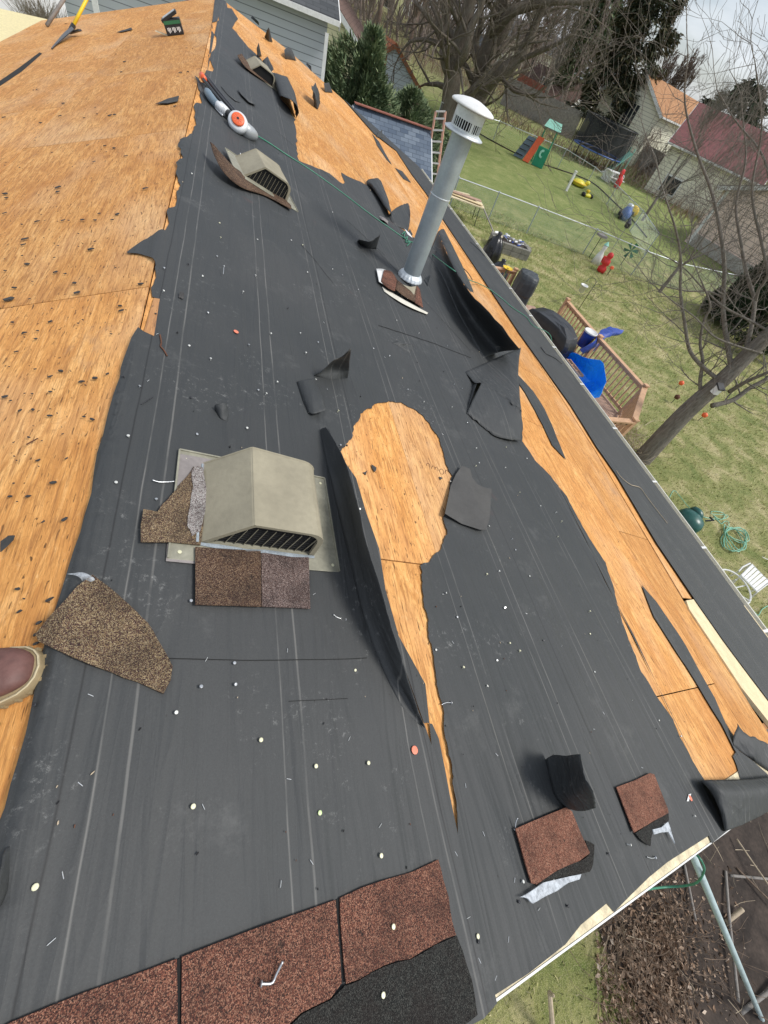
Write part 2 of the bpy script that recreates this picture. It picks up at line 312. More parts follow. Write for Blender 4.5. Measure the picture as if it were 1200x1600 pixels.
# ------------------------------------------------------------------ object helpers
WM = {}
def tag(o, label, cat, group=None, kind=None):
    if label: o['label'] = label
    if cat: o['category'] = cat
    if group: o['group'] = group
    if kind: o['kind'] = kind
    return o
def thing(name, label, cat, loc=(0, 0, 0), mat=None, group=None):
    o = bpy.data.objects.new(name, None); COL.objects.link(o); o.empty_display_size = .1
    m = mat if mat is not None else Matrix.Translation(Vector(loc)); o.matrix_world = m; WM[o.name] = m
    return tag(o, label, cat, group)
class MB:
    def __init__(s): s.v = []; s.f = []; s.uv = {}; s.smooth = False
    def add(s, vs, fs, uvs=None):
        n = len(s.v); s.v += [tuple(x) for x in vs]; s.f += [tuple(i + n for i in f) for f in fs]
        if uvs: 
            for i, t in enumerate(uvs): s.uv[n + i] = t
        return n
    def box(s, c, size, rot=None, taper=1):
        hx, hy, hz = [a / 2 for a in size]; R = rot or Matrix.Identity(3); c = Vector(c); vs = []
        for z in (-hz, hz):
            k = taper if z > 0 else 1
            for x, y in ((-hx, -hy), (hx, -hy), (hx, hy), (-hx, hy)): vs.append(c + R @ Vector((x * k, y * k, z)))
        s.add(vs, [(3, 2, 1, 0), (4, 5, 6, 7), (0, 1, 5, 4), (1, 2, 6, 5), (2, 3, 7, 6), (3, 0, 4, 7)]); return s
    def bar(s, a, b, w, h, up=(0, 0, 1)):
        a = Vector(a); b = Vector(b); d = b - a; L = d.length
        if L < 1e-6: return s
        z = d / L; x = z.cross(Vector(up)); x = x.normalized() if x.length > 1e-4 else Vector((1, 0, 0)); y = z.cross(x)
        R = Matrix((x, y, z)).transposed(); s.box((a + b) / 2, (w, h, L), R); return s
    def tube(s, pts, r, n=6, caps=True):
        pts = [Vector(p) for p in pts]; k = len(pts); rs = r if hasattr(r, '__len__') else [r] * k
        vs = []; prev = None
        for i, p in enumerate(pts):
            t = (pts[min(i + 1, k - 1)] - pts[max(i - 1, 0)]); t = t.normalized() if t.length > 1e-9 else Vector((0, 0, 1))
            if prev is None: x = t.cross(Vector((.3, .2, 1))); x = x if x.length > .05 else t.cross(Vector((1, 0, 0)))
            else: x = prev - t * prev.dot(t)
            x.normalize(); prev = x; y = t.cross(x)
            for j in range(n):
                a = 2 * math.pi * j / n; vs.append(p + (x * math.cos(a) + y * math.sin(a)) * rs[i])
        fs = [(i * n + j, i * n + (j + 1) % n, (i + 1) * n + (j + 1) % n, (i + 1) * n + j) for i in range(k - 1) for j in range(n)]
        if caps: fs += [tuple(range(n))[::-1], tuple((k - 1) * n + j for j in range(n))]
        s.add(vs, fs); return s
    def lathe(s, prof, n=16, M=None, caps=False):
        M = M or Matrix.Identity(4); vs = []
        for (r, z) in prof:
            for j in range(n):
                a = 2 * math.pi * j / n; vs.append(M @ Vector((r * math.cos(a), r * math.sin(a), z)))
        k = len(prof); fs = [(i * n + j, i * n + (j + 1) % n, (i + 1) * n + (j + 1) % n, (i + 1) * n + j) for i in range(k - 1) for j in range(n)]
        if caps: fs += [tuple(range(n))[::-1], tuple((k - 1) * n + j for j in range(n))]
        s.add(vs, fs); return s
    def prism(s, poly, thick, M):
        """poly in local xy, extruded 0..thick in z, by matrix M"""
        n = len(poly); vs = [M @ Vector((x, y, 0)) for x, y in poly] + [M @ Vector((x, y, thick)) for x, y in poly]
        s.add(vs, [tuple(range(n))[::-1], tuple(range(n, 2 * n))] + [(i, (i + 1) % n, n + (i + 1) % n, n + i) for i in range(n)]); return s
    def build(s, name, mat, parent=None, label=None, cat=None, group=None, kind=None, solid=0, smooth=None, bevel=0, sub=0):
        if parent is not None: m = WM[parent.name]
        elif cat or kind == 'thing':
            a = np.array(s.v); c = Vector(((a[:, 0].min() + a[:, 0].max()) / 2, (a[:, 1].min() + a[:, 1].max()) / 2, a[:, 2].min())); m = Matrix.Translation(c)
        else: m = Matrix.Identity(4)
        inv = m.inverted(); me = bpy.data.meshes.new(name)
        me.from_pydata([tuple(inv @ Vector(p)) for p in s.v], [], s.f)
        if s.uv:
            ul = me.uv_layers.new(name='UVMap'); ar = np.zeros((len(me.loops), 2))
            vi = np.empty(len(me.loops), dtype=np.int32); me.loops.foreach_get('vertex_index', vi)
            t = np.zeros((len(s.v), 2)); 
            for i, q in s.uv.items(): t[i] = q
            ul.data.foreach_set('uv', t[vi].ravel())
        mats = mat if isinstance(mat, (list, tuple)) else [mat]
        for q in mats: me.materials.append(MT[q])
        o = bpy.data.objects.new(name, me); COL.objects.link(o)
        if s.smooth if smooth is None else smooth: me.polygons.foreach_set('use_smooth', [True] * len(me.polygons))
        if parent is not None: o.parent = parent
        else: o.matrix_world = m
        WM[o.name] = m
        if sub: md = o.modifiers.new('s', 'SUBSURF'); md.levels = md.render_levels = sub
        if solid: md = o.modifiers.new('t', 'SOLIDIFY'); md.thickness = solid; md.offset = 0
        if bevel: md = o.modifiers.new('b', 'BEVEL'); md.width = bevel; md.segments = 2; md.limit_method = 'ANGLE'
        me.update(); return tag(o, label, cat, group, kind)
def copy_tree(o, parent=None):
    c = o.copy(); COL.objects.link(c)
    if parent: c.parent = parent
    for ch in list(o.children): copy_tree(ch, c)
    return c
def cat_rom(p, n):
    """resample a polyline of tuples to n points, smoothly"""
    p = np.array(p, float); k = len(p)
    if k == 1: return np.repeat(p, n, 0)
    d = np.r_[0, np.cumsum(np.linalg.norm(np.diff(p, axis=0), axis=1))]; t = np.linspace(0, d[-1], n); out = []
    for x in t:
        i = min(max(np.searchsorted(d, x) - 1, 0), k - 2); a = (x - d[i]) / max(d[i + 1] - d[i], 1e-9)
        p0 = p[max(i - 1, 0)]; p1 = p[i]; p2 = p[i + 1]; p3 = p[min(i + 2, k - 1)]
        out.append(.5 * ((2 * p1) + (p2 - p0) * a + (2 * p0 - 5 * p1 + 4 * p2 - p3) * a * a + (-p0 + 3 * p1 - 3 * p2 + p3) * a ** 3))
    return np.array(out)
def jag(p, amp, it=2, rng=None):
    rng = rng or random
    for _ in range(it):
        q = []
        for i in range(len(p)):
            a = p[i]; b = p[(i + 1) % len(p)]; L = math.hypot(b[0] - a[0], b[1] - a[1]); q.append(a)
            k = rng.uniform(-amp, amp) * min(L, .5); q.append(((a[0] + b[0]) / 2 - (b[1] - a[1]) * k / max(L, 1e-6), (a[1] + b[1]) / 2 + (b[0] - a[0]) * k / max(L, 1e-6)))
        p = q
    return p
def inside(pt, poly):
    x, y = pt; c = False; j = len(poly) - 1
    for i in range(len(poly)):
        xi, yi = poly[i]; xj, yj = poly[j]
        if (yi > y) != (yj > y) and x < (xj - xi) * (y - yi) / (yj - yi) + xi: c = not c
        j = i
    return c
def inside_np(P, poly):
    x = P[:, 0]; y = P[:, 1]; c = np.zeros(len(P), bool); q = np.array(poly); j = len(q) - 1
    for i in range(len(q)):
        xi, yi = q[i]; xj, yj = q[j]
        if yi != yj: c ^= ((yi > y) != (yj > y)) & (x < (xj - xi) * (y - yi) / (yj - yi) + xi)
        j = i
    return c
def sheet(mb, outline, holes, pts, hfun, P=RP):
    """triangulated sheet on the roof with inner points pts"""
    vs = []; es = []
    for loop in [outline] + holes:
        n = len(vs); vs += [Vector(q) for q in loop]; es += [(n + i, n + (i + 1) % len(loop)) for i in range(len(loop))]
    if len(pts):
        A = np.array(pts); k = inside_np(A, outline)
        for h in holes: k &= ~inside_np(A, h)
        vs += [Vector((a, b)) for a, b in A[k]]
    V, E, Fc, _, _, _ = delaunay_2d_cdt(vs, es, [], 0, 1e-5)
    cen = np.array([[(V[f[0]][0] + V[f[1]][0] + V[f[2]][0]) / 3, (V[f[0]][1] + V[f[1]][1] + V[f[2]][1]) / 3] for f in Fc])
    k = inside_np(cen, outline)
    for h in holes: k &= ~inside_np(cen, h)
    mb.add([P(a[0], a[1], hfun(a[0], a[1])) for a in V], [f for f, t in zip(Fc, k) if t], [(a[0], a[1]) for a in V])
def uvl(pl, side=1): return [UV(x, y, 0, side) for x, y in pl]
def loft(mb, rows, n=24, m=6, side=1, wob=.0, smooth_rows=True):
    """rows: polylines of (px, py, height over roof) joined by a smooth surface"""
    R = []
    for r in rows:
        pts = [tuple(R3(x, y, h, side)) for x, y, h in r]; R.append(cat_rom(pts, n))
    R = np.array(R); cols = []
    for i in range(n):
        cols.append(cat_rom(R[:, i], m) if len(rows) > 1 else R[:, i])
    A = np.array(cols); vs = []; uvs = []
    for i in range(n):
        for j in range(m):
            p = Vector(A[i, j])
            if wob and j: p += Vector((noise.noise(p * 14), noise.noise(p * 14 + Vector((9, 0, 0))), noise.noise(p * 14 + Vector((0, 9, 0))))) * wob
            if wob > .0015 and j == m - 1: p += (Vector(A[i, m - 1]) - Vector(A[i, m - 2])) * (.55 * noise.noise(Vector((i * .9, m, 3))) + .35 * noise.noise(Vector((i * 2.3, m, 8))))
            vs.append(p); uvs.append((p.x / CPI, p.y))
    mb.add(vs, [(i * m + j, (i + 1) * m + j, (i + 1) * m + j + 1, i * m + j + 1) for i in range(n - 1) for j in range(m - 1)], uvs)
# frame of the roof at (u, v): x down the slope, y along the ridge, z out of the roof
def RF(u, v, h=0, rot=0):
    s = 1 if u >= 0 else -1
    X = Vector((CPI, 0, -SPI * s)); Y = Vector((0, 1, 0)); Z = X.cross(Y); m = Matrix((X, Y, Z)).transposed().to_4x4()
    m.translation = RP(u, v, h); return m @ Matrix.Rotation(rot, 4, 'Z')
# ================================================================== OUR HOUSE
house = thing('house', 'low house in the foreground with its roof stripped to bare plywood and black felt', 'house', (1.2, 7.3, 0))
def VE(u):
    t = [(-7, 11.6), (-3.3, 13.0), (0, 14.3), (1.66, 15.7), (2.6, 15.6), (3.2, 15.45), (7, 15.1)]
    return float(np.interp(u, [a for a, b in t], [b for a, b in t]))
def clipv(poly, v0, v1):
    for s, lim in ((1, v0), (-1, v1)):
        out = []
        for i in range(len(poly)):
            a = poly[i]; b = poly[(i + 1) % len(poly)]; fa = s * (a[1] - lim); fb = s * (b[1] - lim)
            if fa >= 0: out.append(a)
            if (fa >= 0) != (fb >= 0):
                t = fa / (fa - fb); out.append((a[0] + (b[0] - a[0]) * t, lim))
        poly = out
        if not poly: return []
    return poly
def slab(poly, name, mat, top=0, th=.012, parent=house, sub=0):
    if len(poly) < 3: return
    mb = MB(); n = len(poly); a = sum(poly[i][0] * poly[(i + 1) % n][1] - poly[(i + 1) % n][0] * poly[i][1] for i in range(n))
    if a < 0: poly = poly[::-1]
    vs = [RP(u, v, top - th) for u, v in poly] + [RP(u, v, top) for u, v in poly]
    mb.add(vs, [tuple(range(n))[::-1], tuple(range(n, 2 * n))] + [(i, (i + 1) % n, n + (i + 1) % n, n + i) for i in range(n)], list(poly) * 2)
    return mb.build(name, mat, parent)
V0 = -.41
slitR = uvl([(1205, 1152), (1175, 1106), (1137, 1044), (1094, 981), (1067, 937), (930, 705), (860, 595), (760, 448)]) + [(4.6, 10), (4.6, 15.3)]
lumL = uvl([(1206, 1138), (1156, 1075), (1119, 1019), (1075, 953), (1070, 939)]); lumR = uvl([(1206, 1108), (1162, 1050), (1125, 1000), (1084, 941)])
rows = [(0.004, 1.282, .706, 'R'), (1.284, 2.438, 1.926, 'R'), (2.442, 3.658, .03, 'R'), (3.662, None, 1.3, 'R'), (-1.218, -.004, 1.97, 'L'), (-2.438, -1.222, .75, 'L'), (-3.3, -2.442, 1.97, 'L')]
for a, b, off, sd in rows:
    if b is None:
        poly = [(a, V0)] + [(u - .004, v) for u, v in [(slitR[0][0], V0)] + slitR[1:]] + [(a, 15.45)]
    else: poly = [(a, V0), (b, V0)] + [(u, VE(u)) for u in np.linspace(b, a, 5)]
    v = off
    while v > V0: v -= 2.44
    while v < 16:
        q = clipv(poly, v + .003, v + 2.437)
        if len(q) > 2: slab(q, 'plywood_sheet', 'plywood')
        v += 2.44
slab([(u + .006, v) for u, v in [p for p in slitR if p[1] > .72]] + [(5.93, 15.2), (5.93, .70), (slitR[4][0] + .02, .70)], 'eave_board', 'plywood', .003)
slab([(lumL[0][0] + .02, V0)] + lumL + [(lumR[-1][0], .69)] + [(5.93, .69), (5.93, V0)], 'eave_board', 'pine', .012, .03)
# black sheets standing in for the shade below the sheathing, and the rafters
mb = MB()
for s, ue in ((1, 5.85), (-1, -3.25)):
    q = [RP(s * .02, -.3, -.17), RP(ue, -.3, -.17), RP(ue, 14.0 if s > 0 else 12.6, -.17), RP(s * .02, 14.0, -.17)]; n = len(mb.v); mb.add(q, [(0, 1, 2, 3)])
mb.build('attic_shade', 'black_void', house)
for v in np.arange(-.3, 14, .61):
    mb = MB(); mb.bar(RP(.06, v, -.09), RP(5.8, v, -.09), .14, .04, (0, 1, 0)); mb.build('rafter', 'old_board', house)
# ridge board seen through the tear in the felt
rbp = uvl([(239, 463)], -1) + uvl([(249, 470), (240, 528)], 1) + uvl([(224, 517)], -1)
slab(rbp, 'ridge_board', 'old_board', .010, .004)
# rake boards of pale new lumber at the near edge
def VR(u): return -.476 - .032 * max(u, 0)
def rb(a, b, mt='pine_white', t=.003):
    slab([(a, VR(a)), (b, VR(b)), (b, V0 - .003 - .0 * b), (a, V0 - .003)], 'rake_board', mt, t, .04)
rb(-3.3, .54); rb(.55, 2.70); rb(2.71, 5.93)
for a, b in ((-3.3, -.005), (.005, 5.95)):
    mb = MB(); mb.bar(RP(a, VR(a) + .014, -.137), RP(b, VR(b) + .014, -.137), .18, .022, (0, 1, 0)); mb.build('fascia', 'fascia_cream', house)
    slab([(a, VR(a) - .006), (b, VR(b) - .006), (b, VR(b) - .001), (a, VR(a) - .001)], 'drip_edge', 'white_metal', .005, .05)
# walls
mb = MB(); zt = lambda u: ZR - u * SPI - .16
prof = [(-2.7, -.3), (5.1, -.3), (5.1, ZR - 5.1 * TN - .2), (0, ZR - .2), (-2.7, ZR - 2.7 * TN - .2)]
n = 5; mb.add([(x, -.22, z) for x, z in prof] + [(x, 14.2, z) for x, z in prof], [tuple(range(5)), tuple(range(5, 10))[::-1]] + [(i, 5 + i, 5 + (i + 1) % 5, (i + 1) % 5) for i in range(5)])
mb.build('wall', 'white_siding', house)
e0 = RP(5.95, 0, 0)
mb = MB(); mb.box((e0.x - .02, 7.25, e0.z - .11), (.025, 15.7, .17)); mb.build('fascia', 'fascia_cream', house)
mb = MB(); mb.box((e0.x - .23, 7.3, e0.z - .19), (.42, 15.6, .012)); mb.build('soffit', 'white_metal', house)
# gutter
mb = MB(); pr = [(0, 0), (0, -.10), (.06, -.105), (.10, -.06), (.105, 0), (.118, 0), (.118, -.012), (.112, -.012)]
y0, y1 = -.655, 15.15; vs = []
for y in (y0, y1): vs += [(e0.x + a, y, e0.z - .012 + b) for a, b in pr]
k = len(pr); mb.add(vs, [(i, i + 1, k + i + 1, k + i) for i in range(k - 1)]); gut = mb.build('gutter', 'cream_metal', house, solid=.003)
for y in np.arange(.4, 15, 1.05):
    mb = MB(); mb.box((e0.x + .055, y, e0.z - .008), (.12, .03, .004)); mb.build('hanger', 'white_metal', gut)
mb = MB(); mb.tube([(e0.x + .05, -.45, e0.z - .1), (e0.x + .02, -.45, e0.z - .3), (e0.x - .7, -.45, e0.z - .55), (e0.x - .7, -.45, .1)], .035, 8); mb.build('downspout', 'cream_metal', house)
# lower porch roof on the far side
mb = MB(); a = AZ(0, 37, 3.0); b = AZ(66, 30, 3.0)
mb.box(((-3.12 - 7.0) / 2 - .02, 9.6, 3.05), (3.9, 7.6, .03), Matrix.Rotation(rad(-5), 3, 'Y')); mb.build('porch_roof', 'osb_pale', house)
# ------------------------------------------------------------------ felt
patch = uvl([(500, 672), (512, 730), (528, 800), (545, 870), (560, 935), (580, 1000), (605, 1060), (632, 1110), (655, 1133), (664, 1130), (673, 1132), (683, 1155), (692, 1200), (701, 1250), (712, 1304)]) + \
    jag(uvl([(711, 1270), (704, 1225), (698, 1180), (691, 1130), (685, 1090), (677, 1040), (668, 990), (661, 950), (657, 905), (655, 884), (662, 880), (676, 868), (689, 852), (697, 830), (691, 808), (695, 795), (700, 772), (706, 745), (699, 732), (691, 705), (682, 680), (670, 662), (648, 641), (627, 630), (602, 630), (580, 640), (561, 655), (552, 672), (540, 695), (531, 715), (520, 700)]), .13, 3)
patch = [p for i, p in enumerate(patch) if i < 2 or p != patch[i - 1]]
leftedge = jag(uvl([(-90, 1650), (0, 1300), (15, 1262), (35, 1190), (55, 1110), (68, 1050), (76, 1000), (90, 955), (105, 910), (120, 860), (135, 810), (150, 742), (165, 682), (180, 622), (190, 595), (198, 560), (208, 533)], -1), .04, 1)[:-1] + uvl([(217, 516), (224, 517)], -1) + uvl([(240, 526), (249, 470)], 1) + \
    jag(uvl([(237, 462), (241, 438), (243, 425), (240, 408), (228, 402), (199, 397), (222, 380), (240, 370), (258, 360), (261, 335), (273, 318), (275, 300), (281, 285), (276, 270), (286, 245), (279, 228), (291, 215), (300, 200), (305, 185), (305, 160), (314, 150), (309, 130), (320, 110), (330, 90), (337, 60), (332, 42), (341, 20)], -1), .09, 2)[:-1] + [(-.06, 14.3)]
right = [(.16, VE(.2))] + uvl([(362, 44)]) + jag(uvl([(370, 52), (388, 75), (405, 90), (415, 104), (424, 118), (430, 135), (438, 155), (452, 170), (462, 188), (463, 210), (464, 232), (467, 252), (478, 257), (492, 263), (515, 272), (530, 285), (536, 288), (533, 270), (548, 279), (570, 289), (575, 289), (585, 300), (598, 318), (607, 337), (615, 350), (632, 362), (640, 358), (645, 372), (652, 388), (666, 398)]), .08, 2)[:-1] + \
    uvl([(667, 396), (690, 430), (712, 480), (735, 525), (770, 532), (806, 548), (811, 606)]) + jag(uvl([(812, 640), (815, 690), (835, 720), (860, 745), (885, 776), (905, 815), (925, 850), (945, 880), (955, 910), (965, 950), (980, 1000), (1000, 1050), (1025, 1090), (1050, 1125), (1060, 1152), (1080, 1190), (1098, 1219)]), .06, 3)[:-1] + \
    uvl([(1098, 1219), (1155, 1218), (1149, 1196), (1143, 1182), (1150, 1172), (1175, 1190), (1230, 1240)]) + [(5.2, VR(5.2))]
rake = uvl([(1131, 1300), (1109, 1318), (1104, 1306), (1075, 1325), (1040, 1347), (1012, 1370), (985, 1397), (957, 1425), (945, 1411), (905, 1445), (880, 1475), (822, 1520), (769, 1553), (772, 1566), (752, 1590)]) + [(.8, VR(.8)), (-.06, VR(0))]
main = right + rake + leftedge[1:]
def cleanup(p, e=.004):
    o = []
    for q in p:
        if not o or math.hypot(q[0] - o[-1][0], q[1] - o[-1][1]) > e: o.append(q)
    return o
main = cleanup(main); patch = cleanup(patch)
f1b = np.array(uvl([(500, 672), (512, 730), (528, 800), (545, 870), (560, 935), (580, 1000), (605, 1060), (632, 1110), (655, 1133)])); f1bh = [.0, .006, .010, .012, .016, .018, .016, .010, .0]
f2b = np.array(uvl([(667, 396), (690, 430), (712, 480), (735, 525), (755, 560)]))
def near(u, v, L, w, hs=None):
    d = np.hypot(L[:, 0] - u, L[:, 1] - v); i = int(d.argmin()); best = 9; hh = 0
    for j in (i - 1, i):
        if j < 0 or j + 1 >= len(L): continue
        a, b = L[j], L[j + 1]; ab = b - a; t = float(np.clip(((u - a[0]) * ab[0] + (v - a[1]) * ab[1]) / (ab @ ab), 0, 1)); q = a + ab * t
        dd = math.hypot(u - q[0], v - q[1])
        if dd < best: best = dd; hh = (hs[j] + (hs[j + 1] - hs[j]) * t) if hs else 1
    return math.exp(-(best / w) ** 2) * hh
def hfelt(u, v):
    h = .007 + .0035 * noise.noise(Vector((u * 3.5, v * .8, 0))) + .0022 * noise.noise(Vector((u * 16, v * 1.6, 3))) + .0035 * max(0, noise.noise(Vector((u * 7 + noise.noise(Vector((v * 1.3, u, 5))), v * .9, 11))))
    if abs(u) < .14: h = .0085 + .002 * noise.noise(Vector((u * 16, v * 1.6, 3))) + .011 * math.exp(-((u + .012) / .018) ** 2) * (.7 + .5 * noise.noise(Vector((0, v * 2, 7))))
    if 0 < v < 2.2 and .4 < u < 1.3: h += near(u, v, f1b, .09, f1bh)
    if v < .33 and .02 < u < .76: h -= .0
    return h
pts = []
v = -.56
while v < 15.6:
    st = .035 if v < 1.2 else .06 if v < 4 else .16
    u = -.3
    while u < 5.3:
        if v < 1.2 or u > -.3: pts.append((u + random.uniform(-.2, .2) * st, v + random.uniform(-.2, .2) * st * 1.5))
        u += st
    v += st * 1.6
for v in np.arange(-.46, 14, .05): pts += [(u + random.uniform(-.002, .002), v) for u in ((-.055, -.03, -.015, .0, .015, .035, .06) if v < 5 else (-.03, 0, .03))]
for a in range(1, 24):
    v = -.45 + a * .1
mb = MB(); mb.smooth = True; sheet(mb, main, [patch], pts, hfelt); felt = mb.build('underlayment', 'felt', house, label='black roofing felt torn open in patches')
band = uvl([(558, 173), (584, 210), (619, 237), (643, 274), (665, 303), (690, 342), (750, 432), (810, 522), (890, 635), (930, 700), (960, 743), (1023, 850), (1084, 941), (1125, 1000), (1162, 1050), (1206, 1108)])
band = [(min(max(a, 3.9), 4.9), min(b, 15.3)) for a, b in band]
band = cleanup(jag([(5.96, 15.2), (3.3, 15.46)] + band[1:] + [(4.45, VR(4.45)), (5.96, VR(5.96))], .006, 1), .01)
pts2 = [(a + random.uniform(-.04, .04), b) for a in np.arange(3.4, 6, .13) for b in np.arange(-.5, 15.4, .22)]
mb = MB(); mb.smooth = True; sheet(mb, band, [], pts2, lambda u, v: .020 + .003 * noise.noise(Vector((u * 5, v * .8, 4))) - (.012 if u > 5.9 else 0)); mb.build('underlayment', 'felt', house, label='strip of black felt left along the gutter')
def strip(pl, name='underlayment', h=.009, side=1, amp=.03, parent=house, mat='felt', label=None):
    q = cleanup(jag(uvl(pl, side), amp, 1), .003); mb = MB(); sheet(mb, q, [], [], lambda u, v: h); return mb.build(name, mat, parent, label=label, solid=.002)
strip([(806, 584), (832, 612), (850, 640), (860, 662), (867, 680), (883, 719), (862, 697), (847, 665), (835, 642), (820, 615), (808, 598)], label='thin sliver of felt left on the plywood')
strip([(1001, 915), (1023, 940), (1045, 972), (1070, 1010), (1087, 1042), (1115, 1092), (1131, 1130), (1152, 1165), (1150, 1180), (1145, 1172), (1125, 1132), (1100, 1092), (1070, 1042), (1050, 1012), (1020, 965)], label='long pointed sliver of felt left on the plywood')
strip([(581, 209), (592, 222), (612, 258), (604, 250), (589, 228)]); strip([(617, 263), (628, 268), (642, 286), (630, 280)])
strip([(345, 40), (353, 12), (362, 14), (372, 30), (363, 44)], h=.006)
# lap of the upper roll near the camera
lap = [(.03, -.56), (.03, .345), (.2, .337), (.40, .325), (.60, .318), (.785, .312), (.80, .20), (.80, .1), (.812, -.1), (.83, -.22)]
def line(pl, w, mat, name):
    q = cat_rom(pl, 60); mb = MB(); vs = []
    for a, b in q: vs += [RP(a, b - w, hfelt(a, b - w) + .0018), RP(a, b + w, hfelt(a, b + w) + .0018)]
    mb.add(vs, [(2 * i, 2 * i + 2, 2 * i + 3, 2 * i + 1) for i in range(59)], [(0, 0)] * 120); return mb.build(name, mat, felt)
line([(.035, .345), (.2, .337), (.40, .325), (.60, .318), (.785, .312)], .0011, 'black_void', 'lap_seam'); line([(.515, .21), (.6, .205), (.70, .20)], .0008, 'black_void', 'lap_seam')
for (x0_, y0_, x1_, y1_) in ((430, 205, 520, 283), (540, 345, 600, 400), (560, 362, 735, 550), (590, 510, 735, 560), (470, 385, 520, 445)):
    A_ = UV(x0_, y0_); B_ = UV(x1_, y1_); q = cat_rom([A_, ((A_[0] + B_[0]) / 2, (A_[1] + B_[1]) / 2 + .02), B_], 40); mb = MB(); vs = []
    for a, b in q: vs += [RP(a, b - .004, hfelt(a, b) + .003), RP(a, b + .004, hfelt(a, b) + .003)]
    mb.add(vs, [(2 * i, 2 * i + 2, 2 * i + 3, 2 * i + 1) for i in range(39)], [(0, 0)] * 80); mb.build('lap_seam', 'black_void', felt)
# ---- torn flaps, still hanging on the felt
def flap(rows, n=14, m=7, side=1, wob=.004, label=None, name='torn_flap', mat='felt'):
    mb = MB(); mb.smooth = True; loft(mb, rows, n, m, side, wob); return mb.build(name, mat, felt, label=label, solid=.0016)
flap([[(500, 672, .006), (512, 730, .013), (528, 800, .017), (545, 870, .019), (560, 935, .023), (580, 1000, .025), (605, 1060, .022), (632, 1110, .016), (655, 1133, .007)],
      [(504, 669, .025), (521, 726, .045), (541, 793, .055), (557, 861, .06), (572, 931, .055), (592, 993, .05), (615, 1053, .04), (640, 1100, .025), (656, 1132, .01)],
      [(507, 668, .04), (530, 719, .09), (551, 790, .12), (566, 857, .13), (582, 912, .12), (600, 972, .11), (621, 1040, .085), (644, 1096, .05), (660, 1134, .013)],
      [(509, 667, .05), (537, 716, .13), (559, 788, .18), (573, 852, .195), (589, 900, .185), (607, 960, .16), (628, 1030, .12), (648, 1092, .065), (663, 1137, .016)]], 60, 12, label='long black flap of felt standing up beside the bare patch', wob=.003)
flap([[(667, 396, .007), (690, 430, .007), (712, 480, .007), (735, 525, .007), (755, 560, .007)], [(675, 385, .03), (700, 425, .06), (722, 468, .06), (750, 512, .06), (780, 550, .05)],
      [(684, 362, .12), (706, 412, .22), (733, 455, .28), (772, 497, .32), (813, 546, .30)]], 40, 9, label='dark hollow of felt lifted along the bare strip')
flap([[(684, 362, .12), (706, 412, .22), (722, 440, .26), (735, 456, .28)], [(690, 358, .125), (714, 408, .225), (731, 442, .265), (738, 456, .28)], [(694, 358, .10), (719, 408, .19), (737, 448, .23), (740, 458, .26)]], 24, 5, label='turned-over rim of the lifted felt', wob=.001)
flap([[(727, 581, .007), (768, 563, .04), (790, 553, .10), (814, 543, .17)], [(741, 598, .03), (775, 578, .07), (795, 572, .12), (810, 584, .15)], [(750, 598, .085), (784, 618, .12), (799, 629, .135), (815, 641, .15)]], 24, 9, label='upper half of the big folded flap', wob=.006)
flap([[(753, 597, .09), (784, 618, .12), (815, 641, .15)], [(742, 618, .06), (779, 646, .08), (816, 663, .09)], [(729, 646, .012), (772, 680, .02), (792, 686, .03), (814, 689, .035)]], 24, 9, label='creased lower half of the big folded flap', wob=.006)
flap([[(740, 600, .007), (733, 625, .007), (729, 645, .008)], [(746, 598, .05), (737, 622, .03), (729, 646, .012)]], 8, 4)
flap([[(573, 289, .007), (585, 300, .007), (598, 318, .007)], [(574, 281, .05), (583, 292, .06), (600, 322, .05)], [(592, 279, .11), (601, 300, .11), (611, 333, .09)], [(598, 291, .07), (606, 310, .06), (612, 336, .03)]], 16, 10, label='curled flap of felt by the broad bare area')
flap([[(607, 337, .007), (615, 350, .007), (638, 361, .007)], [(617, 326, .06), (627, 337, .05), (640, 348, .05)], [(624, 322, .09), (638, 318, .11), (641, 335, .10)]], 16, 8, label='triangular flap of felt beside the flue')
flap([[(424, 118, .01), (430, 135, .01), (439, 156, .01)], [(424, 113, .10), (432, 130, .10), (440, 150, .10)], [(439, 117, .16), (449, 137, .17), (460, 160, .17)], [(450, 122, .13), (461, 146, .13), (467, 176, .08)], [(448, 135, .03), (456, 155, .03), (463, 184, .01)]], 16, 16, label='rolled flap of felt behind the far vent')
flap([[(490, 587, .007), (515, 593, .007), (543, 591, .007)], [(495, 584, .03), (519, 575, .04), (545, 580, .04)], [(500, 583, .05), (521, 563, .14), (534, 557, .17), (548, 545, .24)]], 18, 7, label='black sail-shaped flap standing upright')
flap([[(463, 597, .007), (472, 625, .007), (480, 645, .007)], [(478, 594, .035), (485, 620, .04), (491, 647, .03)], [(492, 592, .02), (503, 616, .045), (509, 642, .04)]], 16, 7, label='grey strip of felt curled up below the sail-shaped flap')
flap([[(612, 536, .007), (626, 543, .007), (641, 552, .007)], [(620, 533, .02), (633, 537, .03), (647, 538, .008)]], 10, 5, label='small lifted flap with a brown underside')
flap([[(558, 377, .007), (573, 387, .007), (588, 389, .007)], [(561, 374, .06), (579, 377, .12), (594, 366, .17)]], 12, 6, label='black flap standing up near the flue')
flap([[(852, 1187, .007), (858, 1215, .007), (866, 1242, .007), (882, 1263, .007)], [(864, 1180, .04), (873, 1212, .05), (881, 1242, .05), (892, 1264, .03)], [(880, 1180, .09), (887, 1210, .10), (893, 1240, .10), (900, 1266, .06)], [(893, 1180, .14), (900, 1210, .15), (908, 1238, .15), (915, 1266, .10)], [(907, 1179, .18), (912, 1210, .20), (926, 1236, .20), (931, 1262, .15)]], 20, 12, label='curled black flap above the two red shingle squares')
